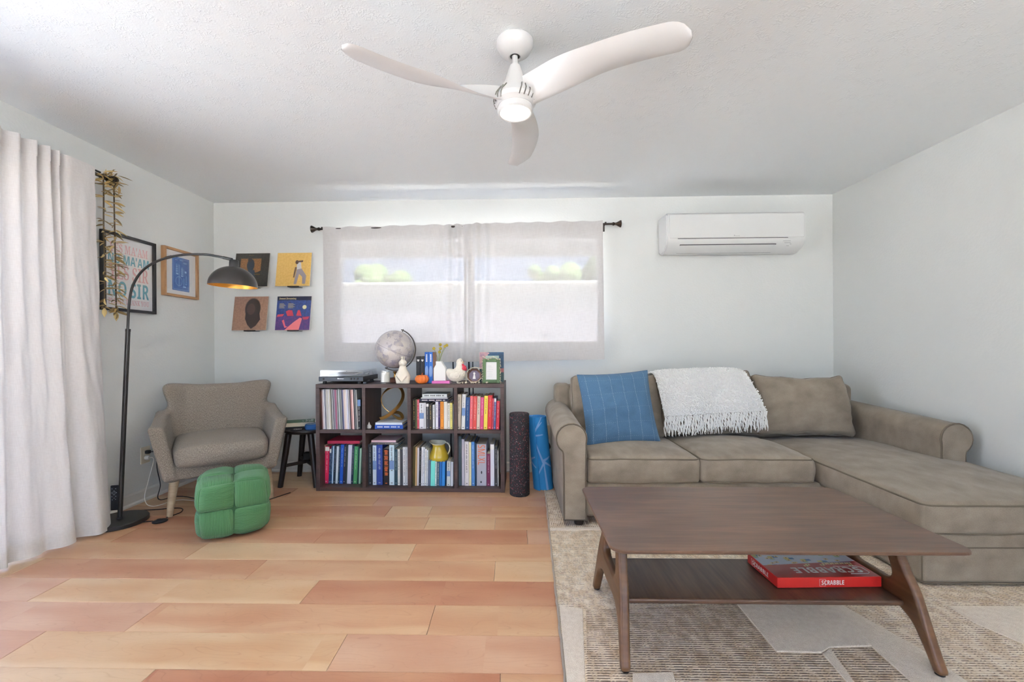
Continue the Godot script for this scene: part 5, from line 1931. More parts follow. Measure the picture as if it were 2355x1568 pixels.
func build_album_covers() -> void:
	var w := 256
	var n0 := grey(w, w, 0.05, 341, 3)
	var n1 := grey(w, w, 0.2, 342, 2)
	var ims := []
	# dark sleeve with an amber patch and a dark blue shape before it
	var a := Image.create(w, w, false, Image.FORMAT_RGB8)
	for y in w:
		for x in w:
			var k := n1[y * w + x] / 255.0
			var c := rgb(34, 31, 28).lerp(rgb(56, 52, 46), n0[y * w + x] / 255.0)
			if x > 40 and x < 196 and y > 40 and y < 150 and (x - 120) * (x - 120) * 0.6 + (y - 60) * (y - 60) < 9000:
				c = c.lerp(rgb(190, 124, 62), clampf(k * 1.5 - 0.15, 0, 1))
			a.set_pixel(x, y, c)
	disc(a, 118, 92, 30, 52, rgb(30, 40, 54))
	disc(a, 108, 48, 15, 18, rgb(44, 34, 30))
	poly_fill(a, [[100, 130], [150, 130], [160, 190], [120, 180]], rgb(44, 54, 70))
	a.fill_rect(Rect2i(150, 162, 44, 3), rgb(150, 116, 52))
	a.fill_rect(Rect2i(96, 14, 40, 3), rgb(110, 90, 54))
	ims.append(a)
	# gold sleeve with a pale grey upright shape
	var b := Image.create(w, w, false, Image.FORMAT_RGB8)
	for y in w:
		for x in w:
			b.set_pixel(x, y, rgb(206, 164, 84).lerp(rgb(222, 184, 108), n0[y * w + x] / 255.0))
	poly_fill(b, [[150, 74], [178, 66], [188, 124], [152, 132]], rgb(212, 208, 206))
	poly_fill(b, [[152, 130], [188, 122], [226, 176], [222, 240], [200, 240], [196, 186], [172, 164], [156, 242], [136, 242]], rgb(150, 142, 148))
	poly_fill(b, [[138, 110], [152, 112], [138, 192], [128, 190]], rgb(104, 80, 62))
	disc(b, 150, 72, 13, 17, rgb(92, 70, 58))
	poly_fill(b, [[160, 62], [196, 58], [194, 72], [164, 74]], rgb(96, 70, 58))
	ims.append(b)
	# brown sleeve with one large dark oval
	var c3 := Image.create(w, w, false, Image.FORMAT_RGB8)
	for y in w:
		for x in w:
			c3.set_pixel(x, y, rgb(140, 108, 88).lerp(rgb(166, 130, 108), n0[y * w + x] / 255.0))
	disc(c3, 144, 92, 62, 84, rgb(62, 51, 47))
	poly_fill(c3, [[94, 120], [196, 120], [206, 176], [176, 222], [142, 246], [112, 214], [92, 170]], rgb(58, 48, 46))
	disc(c3, 130, 96, 34, 46, rgb(98, 76, 66), 0.55)
	ims.append(c3)
	# night blue sleeve with a moon, red rocks and cream lettering
	var d4 := Image.create(w, w, false, Image.FORMAT_RGB8)
	for y in w:
		for x in w:
			var k := n0[y * w + x] / 255.0
			var c := rgb(40, 52, 104).lerp(rgb(58, 84, 150), k)
			if y < 30:
				c = rgb(34, 38, 62)
			elif y > 150:
				c = rgb(54, 50, 112).lerp(rgb(108, 56, 120), k)
			d4.set_pixel(x, y, c)
	disc(d4, 208, 82, 17, 17, rgb(230, 222, 170))
	poly_fill(d4, [[10, 138], [60, 134], [50, 152], [6, 156]], rgb(190, 66, 84))
	poly_fill(d4, [[70, 116], [92, 104], [118, 106], [132, 150], [84, 150]], rgb(196, 62, 82))
	poly_fill(d4, [[150, 148], [160, 106], [176, 104], [192, 150]], rgb(204, 62, 80))
	poly_fill(d4, [[196, 160], [250, 154], [240, 176], [206, 178]], rgb(190, 66, 90))
	poly_fill(d4, [[70, 256], [130, 200], [180, 162], [196, 170], [176, 256]], rgb(232, 120, 124))
	poly_fill(d4, [[46, 186], [60, 176], [76, 226], [96, 232], [70, 240]], rgb(222, 96, 112))
	for i in 5:
		d4.fill_rect(Rect2i(18, 54 + i * 8, 34 + (i * 7) % 20, 3), rgb(206, 190, 140))
		d4.fill_rect(Rect2i(84, 54 + i * 8, 40 + (i * 11) % 22, 3), rgb(206, 190, 140))
	ims.append(d4)
	mat("sleeve_edge", rgb(214, 206, 194), 0.6)
	mat("ledge_black", rgb(26, 26, 26), 0.4)
	var labels := ["dark record sleeve with an amber patch on the wall behind the lamp shade", "gold record sleeve with one pale grey upright shape on the wall", "brown record sleeve with a large dark oval on the wall", "night blue record sleeve with a moon and red rocks on the wall"]
	var px := [[579.0, 620.5], [675.5, 619.5], [576.0, 720.5], [675.0, 720.0]]
	for i in 4:
		var p := hit(px[i][0], px[i][1], 2, -3.858)
		var t := thing("record_sleeve", labels[i], "record sleeve", p, 0.0, "record sleeves shown on the wall")
		t.rotation = Vector3(-0.16, 0, 0)
		var body := obj("sleeve", mb().box(Vector3.ZERO, Vector3(0.312, 0.312, 0.005)), M.sleeve_edge, t)
		var m := mat("sleeve_print_%d" % i, Color.WHITE, 0.3, {"tex": ImageTexture.create_from_image(ims[i]), "coat": 0.4, "coat_rough": 0.12})
		var pl := mb()
		var ids := []
		for q in [[-1, 1, 0, 0], [1, 1, 1, 0], [1, -1, 1, 1], [-1, -1, 0, 1]]:
			ids.append(pl.vert(Vector3(q[0] * 0.155, q[1] * 0.155, 0.0029), Vector3(0, 0, 1), Vector2(q[2], q[3])))
		pl.quad(ids[0], ids[1], ids[2], ids[3])
		obj("print", pl, m, body)
		if i == 3:
			mat("ink_cream", rgb(222, 204, 156), 0.5)
			letters(body, "title", "Desert Dreaming", font_serif, 0.155, 0.022, tf(Vector3(-0.060, 0.133, 0.003)), M.ink_cream, 0.0004)
		# the little wall ledge that holds it
		var lg := thing("record_ledge", "small black wall ledge under the " + ["dark amber sleeve", "gold sleeve", "brown oval sleeve", "night blue sleeve"][i], "ledge", Vector3(p.x + 0.01, p.y - 0.160, ZB), 0.0, "record ledges")
		obj("shelf", mb().box(Vector3(0, -0.0015, 0.034), Vector3(0.105, 0.003, 0.068)), M.ledge_black, lg)
		obj("lip", mb().box(Vector3(0, 0.003, 0.067), Vector3(0.105, 0.010, 0.003)), M.ledge_black, lg)


func build_window_curtains() -> void:
	var zc := -3.80
	var y := 2.172
	var at := Vector3(-0.41, y, zc)
	var tilt := 0.010
	var r := thing("window_curtain_rod", "dark bronze curtain rod with flared finials above the window", "curtain rod", at)
	r.rotation.z = tilt * 0.5
	obj("rod", mb().tube(PackedVector3Array([Vector3(-1.30, 0, 0), Vector3(1.28, 0, 0)]), 0.0085, 14), M.bronze_dark, r)
	var fin := [Vector2(0.0, 0.0), Vector2(0.013, 0.0), Vector2(0.015, 0.012), Vector2(0.010, 0.020), Vector2(0.012, 0.034), Vector2(0.030, 0.066), Vector2(0.031, 0.073), Vector2(0.025, 0.075), Vector2(0, 0.070)]
	obj("finial", mb().lathe(Vector3.ZERO, fin, 28).move(tf(Vector3(-1.295, 0, 0), Vector3(0, 0, PI / 2))), M.bronze_dark, r)
	obj("finial", mb().lathe(Vector3.ZERO, fin, 28).move(tf(Vector3(1.275, 0, 0), Vector3(0, 0, -PI / 2))), M.bronze_dark, r)
	for x in [-1.272, 0.0, 1.215]:
		obj("bracket", mb().box(Vector3(x, 0.006, -0.045), Vector3(0.012, 0.008, 0.09)).rbox(Vector3(x, -0.005, -0.089), Vector3(0.022, 0.075, 0.006), 0.002, 1).rbox(Vector3(x, 0.010, 0.002), Vector3(0.014, 0.012, 0.022), 0.003, 1), M.bronze_dark, r)
	# two sheer panels; (x left, x right) at the top and at the bottom, and where the cloth gathers
	var pans := [[-1.668, -0.408, -1.662, -0.412, 0.997, 0.985, "left"], [-0.416, 0.777, -0.428, 0.785, 0.987, 1.003, "right"]]
	var labels := ["sheer pale linen curtain on the window half behind the globe", "sheer pale linen curtain on the window half towards the air conditioner"]
	var wob := noise(1.0, 361, FastNoiseLite.TYPE_SIMPLEX_SMOOTH, 2)
	for i in 2:
		var q: Array = pans[i]
		var c := thing("window_curtain", labels[i], "curtain", Vector3((q[0] + q[1]) / 2, 1.0, zc), 0.0, "window curtains")
		var o := c.position
		var f := func(u: float, v: float) -> Vector3:
			var xt := lerpf(q[0], q[1], u)
			var xb := lerpf(q[2], q[3], u)
			var x := lerpf(xt, xb, v)
			var top := y + 0.016 + tilt * (x + 0.41) + 0.004 * sin(x * 34.0)
			var bot := lerpf(q[4], q[5], u)
			# gathers near the middle of the window
			var g := exp(-pow((x + 0.41 - (0.10 if i == 1 else -0.12)) / 0.11, 2.0))
			var z := 0.010 * wob.get_noise_2d(x * 3.2, v * 0.7 + i * 9) + 0.016 * g * sin((x + 0.02 * v) * 75.0) * (0.5 + 0.5 * (1.0 - v)) + 0.006 * sin(x * 17.0) * (1.0 - v * 0.7)
			return Vector3(x, lerpf(top, bot, v), zc + 0.014 + 0.006 * i + z) - o
		obj("panel", mb().sheet(110, 40, f, Vector2(1.2, 1.2), Vector3(0, 0, 1)), M.linen_sheer, c)
		obj("header", mb().sheet(110, 4, func(u: float, v: float) -> Vector3:
			var p: Vector3 = f.call(u, v * (0.058 + 0.003 * sin(u * 30.0)))
			return p + Vector3(0, 0.001, 0.004), Vector2(1.2, 0.08), Vector3(0, 0, 1)), M.linen_sheer, c)
		obj("bottom_hem", mb().sheet(90, 2, func(u: float, v: float) -> Vector3:
			var p: Vector3 = f.call(u, 0.978 + v * 0.022)
			return p + Vector3(0, 0, 0.002), Vector2(1.2, 0.03), Vector3(0, 0, 1)), M.linen_sheer, c)
		for sd in [0.0, 1.0]:
			obj("side_hem", mb().sheet(2, 40, func(u: float, v: float) -> Vector3:
				var p: Vector3 = f.call(absf(sd - u * 0.014), 0.05 + v * 0.95)
				return p + Vector3(0, 0, 0.002), Vector2(0.03, 1.2), Vector3(0, 0, 1)), M.linen_sheer, c)


func build_air_conditioner() -> void:
	mat("ac_white", rgb(226, 226, 222), 0.32)
	mat("ac_dark", rgb(40, 40, 40), 0.6)
	mat("ac_grey", rgb(176, 176, 174), 0.5)
	var a := thing("air_conditioner", "white split air conditioner on the wall above the sofa", "air conditioner", Vector3(1.868, 1.905, ZB))
	var w := 1.13
	# section: x = out of the wall, y = up
	var prof := PackedVector2Array()
	for q in [[0.0, 0.02], [0.06, 0.0], [0.10, 0.004], [0.16, 0.030], [0.198, 0.075], [0.210, 0.110], [0.213, 0.20], [0.210, 0.290], [0.200, 0.318], [0.180, 0.330], [0.0, 0.335]]:
		prof.append(Vector2(q[0], q[1]))
	var b := swept(prof, -w / 2, w / 2, 1, func(p: Vector3) -> Vector3: return p)
	b.move(Transform3D(Basis(Vector3(0, 0, 1), Vector3.UP, Vector3(-1, 0, 0)), Vector3.ZERO))
	var body := obj("casing", b, M.ac_white, a)
	# rounded end caps
	for s in [-1.0, 1.0]:
		var inner := Geometry2D.offset_polygon(prof, -0.012)
		if inner.size():
			var e := swept(inner[0], 0.0, 0.012, 1, func(p: Vector3) -> Vector3: return p)
			e.move(Transform3D(Basis(Vector3(0, 0, 1), Vector3.UP, Vector3(-1, 0, 0)), Vector3(s * (w / 2 + (0.0 if s < 0 else 0.012)), 0, 0)))
			obj("end_cap", e, M.ac_white, a)
	# front panel with its shadow gap, the outlet flaps and lettering
	var fp := obj("front_panel", mb().rbox(Vector3(0, 0.212, 0.213), Vector3(w - 0.02, 0.196, 0.010), 0.004, 2), M.ac_white, a)
	obj("panel_gap", mb().box(Vector3(-0.03, 0.1095, 0.2095), Vector3(w - 0.22, 0.004, 0.004)), M.ac_dark, a)
	var lo := Vector2(0.098, 0.0035)
	var hi := Vector2(0.190, 0.064)
	var d := (hi - lo).normalized()
	var flapb := Basis(Vector3(1, 0, 0), Vector3(0, d.y, d.x), Vector3(0, -d.x, d.y))
	var fl := obj("outlet_slot", mb().box(Vector3.ZERO, Vector3(0.80, 0.100, 0.004)).move(Transform3D(flapb, Vector3(-0.06, 0.036, 0.148))), M.ac_dark, a)
	obj("flap", mb().rbox(Vector3(0, 0.020, 0.003), Vector3(0.794, 0.050, 0.005), 0.002, 1).move(Transform3D(flapb, Vector3(-0.06, 0.036, 0.148))), M.ac_white, a)
	obj("flap", mb().rbox(Vector3(-0.004, -0.026, 0.003), Vector3(0.786, 0.036, 0.005), 0.002, 1).move(Transform3D(flapb, Vector3(-0.06, 0.036, 0.148))), M.ac_white, a)
	var lg := mb()
	for k in 5:
		lg.box(Vector3(-0.02 + k * 0.010, 0.126 + (0.003 if k == 0 else 0.0), 0.2185), Vector3(0.007, 0.004 + (0.006 if k == 0 else 0.0), 0.0006))
	obj("emblem", lg, M.ac_grey, fp)
	var mk := mb()
	for q in [[0.42, 0.083, 0.06], [0.43, 0.070, 0.05], [0.46, 0.060, 0.012], [0.44, 0.048, 0.02]]:
		mk.box(Vector3(q[0], q[1], 0.2045 - (0.083 - q[1]) * 0.75), Vector3(q[2], 0.003, 0.003))
	obj("marking", mk, M.ac_grey, a)


func build_ceiling_fan() -> void:
	mat("fan_white", rgb(219, 218, 215), 0.28, {"spec": 0.5})
	mat("fan_dark", rgb(58, 56, 50), 0.7)
	mat("fan_vent", rgb(112, 108, 100), 0.7)
	var led := mat("fan_led", rgb(255, 252, 246), 0.4)
	led.emission_enabled = true
	led.emission = Color(1.0, 0.98, 0.94)
	led.emission_energy_multiplier = 1.6
	var at := Vector3(0.013, CH, -1.885)
	var f := thing("ceiling_fan", "white three-blade ceiling fan with a lit round lamp", "ceiling fan", at)
	obj("canopy", mb().lathe(Vector3.ZERO, [Vector2(0.0, 0.0), Vector2(0.072, 0.0), Vector2(0.080, -0.010), Vector2(0.079, -0.026), Vector2(0.066, -0.052), Vector2(0.042, -0.070), Vector2(0.027, -0.075), Vector2(0.022, -0.073), Vector2(0.020, -0.060)], 48, 30.0), M.fan_white, f)
	obj("canopy_hole", mb().lathe(Vector3(0, -0.0705, 0), [Vector2(0, 0), Vector2(0.021, 0), Vector2(0.021, 0.004), Vector2(0, 0.004)], 24), M.fan_dark, f)
	obj("downrod", mb().tube(PackedVector3Array([Vector3(0, -0.05, 0), Vector3(0, -0.125, 0)]), 0.0125, 18), M.fan_white, f)
	# motor: a cone that swells into a round body
	obj("motor_housing", mb().lathe(Vector3.ZERO, [Vector2(0.014, -0.108), Vector2(0.022, -0.112), Vector2(0.030, -0.135), Vector2(0.042, -0.175), Vector2(0.060, -0.210), Vector2(0.082, -0.238), Vector2(0.092, -0.258), Vector2(0.090, -0.276), Vector2(0.076, -0.290), Vector2(0, -0.292)], 48, 30.0), M.fan_white, f)
	for k in 27:
		var w := TAU * k / 27.0
		if k % 9 > 5:
			continue
		var v := mb().tube(PackedVector3Array([Vector3(0.072 * cos(w), -0.222, 0.072 * sin(w)), Vector3(0.0905 * cos(w + 0.10), -0.247, 0.0905 * sin(w + 0.10)), Vector3(0.0935 * cos(w + 0.16), -0.262, 0.0935 * sin(w + 0.16)), Vector3(0.089 * cos(w + 0.22), -0.281, 0.089 * sin(w + 0.22))]), 0.0024, 6)
		obj("vent_slot", v, M.fan_vent, f)
	var ring := obj("lamp_ring", mb().lathe(Vector3.ZERO, [Vector2(0.050, -0.280), Vector2(0.072, -0.287), Vector2(0.077, -0.300), Vector2(0.0765, -0.314), Vector2(0.071, -0.320), Vector2(0.066, -0.318), Vector2(0.066, -0.310)], 48, 30.0), M.fan_white, f)
	obj("lamp_lens", mb().lathe(Vector3.ZERO, [Vector2(0.0665, -0.314), Vector2(0.060, -0.321), Vector2(0.045, -0.3245), Vector2(0.0, -0.3265)], 48), led, f)
	var li := AreaLight3D.new()
	li.name = "fan_lamp_light"
	li.area_size = Vector2(0.12, 0.12)
	li.light_energy = 0.5
	li.light_color = Color(1.0, 0.97, 0.92)
	li.area_range = 9.0
	li.shadow_enabled = true
	li.rotation = Vector3(-PI / 2, 0, 0)
	li.position = Vector3(0, -0.3285, 0)
	f.add_child(li)
	# blades: twisted and swept, thick at the root
	var blade := func(side: float) -> Callable:
		return func(u: float, v: float) -> Vector3:
			# u along, v across from the leading to the trailing edge
			var r := lerpf(0.055, 0.708, u)
			var ch := lerpf(0.118, 0.150, smoothstep(0.0, 0.55, u)) * (1.0 - 0.10 * u) * sqrt(maxf(1.0 - pow(maxf(u - 0.90, 0.0) / 0.1025, 2.2), 0.02))
			var sweep := 0.050 * sin(u * PI * 0.95) - 0.030 * u
			var s := (v - 0.5)
			var pitch := lerpf(0.95, 0.22, smoothstep(0.0, 0.55, u))
			var camber := 0.018 * (1.0 - 4.0 * s * s) * (1.0 - 0.5 * u)
			var yy := -0.240 + 0.004 * smoothstep(0.15, 1.0, u) + s * ch * sin(pitch) - camber
			var th := 0.0035 * (1.0 - pow(absf(s * 2), 4.0)) + 0.008 * (1.0 - smoothstep(0.0, 0.3, u)) * (1.0 - absf(s * 2))
			return Vector3(r, yy + side * th, s * ch * cos(pitch) + sweep)
	var bl := mb().sheet(40, 12, blade.call(1.0), Vector2.ONE, Vector3.UP)
	bl.sheet(40, 12, blade.call(-1.0), Vector2.ONE, Vector3.DOWN)
	var bm := bl.mesh()
	for ang in [87.0, -31.0, -154.8]:
		var o := obj("blade", bm, M.fan_white, f)
		o.rotation.y = deg_to_rad(ang)


const SHELF_AT := Vector3(-1.544, 0, -3.351)
const SHELF_TURN := -0.0197
const SHELF_W := 1.471
const SHELF_H := 0.832
const SHELF_D := 0.39


# a pixel seen on the plane that lies depth behind the front of the bookshelf -> x along the shelf, y, z in the shelf's own axes
func in_shelf(px: float, py: float, depth: float) -> Vector3:
	var b := Basis(Vector3.UP, SHELF_TURN)
	var p := hit(px, py, 2, SHELF_AT.z - depth)
	for k in 3:
		var l := b.inverse() * (p - SHELF_AT)
		p = hit(px, py, 2, p.z - depth - l.z)
	return b.inverse() * (p - SHELF_AT)


func from_shelf(l: Vector3) -> Vector3:
	return SHELF_AT + Basis(Vector3.UP, SHELF_TURN) * l


func build_bookshelf() -> void:
	mat("shelf_wood", rgb(92, 74, 70), 0.5, {"tex": walnut(401, rgb(180, 172, 170), rgb(255, 250, 248), 512, 256), "uv": Vector3(1.0, 3.0, 1)})
	var s := thing("bookshelf", "dark brown eight-cube bookshelf standing under the window", "bookshelf", SHELF_AT, SHELF_TURN)
	var m: Material = M.shelf_wood
	var t := 0.030
	var xs := [0.0]
	obj("top_panel", mb().rbox(Vector3(SHELF_W / 2, SHELF_H - t / 2, -SHELF_D / 2), Vector3(SHELF_W, t, SHELF_D), 0.0015, 1), m, s)
	obj("bottom_panel", mb().rbox(Vector3(SHELF_W / 2, 0.0155, -SHELF_D / 2), Vector3(SHELF_W - 0.061, 0.029, SHELF_D - 0.002), 0.0015, 1), m, s)
	for x in [t / 2, SHELF_W - t / 2]:
		obj("side_panel", mb().rbox(Vector3(x, (SHELF_H - t) / 2, -SHELF_D / 2), Vector3(t, SHELF_H - t - 0.0005, SHELF_D), 0.0015, 1), m, s)
	for px in [836.0, 940.5, 1047.5]:
		var x := in_shelf(px, 950.0, 0.0).x
		obj("divider", mb().rbox(Vector3(x, (SHELF_H - t + 0.03) / 2, -SHELF_D / 2), Vector3(0.027, SHELF_H - t - 0.031, SHELF_D - 0.004), 0.0015, 1), m, s)
	var cuts := [0.030, in_shelf(836, 950, 0).x, in_shelf(940.5, 950, 0).x, in_shelf(1047.5, 950, 0).x, SHELF_W - 0.030]
	for i in 4:
		var a: float = cuts[i] + (0.0135 if i > 0 else 0.0)
		var b: float = cuts[i + 1] - (0.0135 if i < 3 else 0.0)
		obj("middle_shelf", mb().rbox(Vector3((a + b) / 2, 0.4635, -SHELF_D / 2), Vector3(b - a - 0.0005, 0.026, SHELF_D - 0.004), 0.0015, 1), m, s)


func book_mesh(t: float, h: float, d: float) -> Array:
	# spine at z = 0 facing +z, standing on y = 0, x = 0 in the middle
	var c := minf(0.0025, t * 0.22)
	var cover := mb()
	cover.rbox(Vector3(0, h / 2, -c / 2), Vector3(t, h, c), minf(0.0012, c * 0.45), 1)
	for s in [-1.0, 1.0]:
		cover.box(Vector3(s * (t / 2 - c / 2), h / 2, -d / 2 - c / 2), Vector3(c, h, d - c))
	var pages := mb().box(Vector3(0, h / 2, -d / 2), Vector3(t - c * 2, h - 0.006, d - 0.006))
	return [cover, pages]


func spine_marks(b: Node, t: float, h: float, style: int, seed_: int, ground := Color(0.3, 0.3, 0.3)) -> void:
	if style == 0 or t < 0.006:
		return
	var r := RandomNumberGenerator.new()
	r.seed = seed_
	var mm := mb()
	var ink: Material = cover_mat(ground.lerp(rgb(240, 236, 228), 0.55))
	if style in [2, 5]:
		ink = cover_mat(ground.lerp(rgb(50, 48, 50), 0.55))
	elif style == 3:
		ink = M.ink_gold
	elif style == 6:
		ink = M.ink_orange
	# words: short dashes set across the spine, with gaps, from near the top downwards
	var y := h * r.randf_range(0.90, 0.95)
	var end := h * r.randf_range(0.22, 0.45)
	var w := t * r.randf_range(0.22, 0.40)
	if style == 6:
		w = t * 0.7
	var k := 0
	while y > end:
		var l := r.randf_range(0.0022, 0.0050)
		if not (k % 7 == 6):
			mm.box(Vector3(r.randf_range(-0.04, 0.04) * t, y, 0.0002), Vector3(w * r.randf_range(0.6, 1.0), l, 0.0005))
		y -= l + r.randf_range(0.0016, 0.0034)
		k += 1
	mm.box(Vector3(0, h * 0.055, 0.0002), Vector3(t * 0.35, 0.007, 0.0005))
	obj("spine_lettering", mm, ink, b)
	if style in [4, 5]:
		# a paste-on label panel
		var lm: Material = M.print_white if style == 4 else M.ink_blue
		obj("spine_label", mb().box(Vector3(0, h * (0.93 if style == 4 else 0.5), 0.0004), Vector3(t * 0.92, h * (0.11 if style == 4 else 0.22), 0.0005)), lm, b)


func cover_mat(c: Color, gloss := 0.5) -> Material:
	var key := "cover_%d_%d_%d" % [int(c.r * 255), int(c.g * 255), int(c.b * 255)]
	return M[key] if M.has(key) else mat(key, c, gloss)


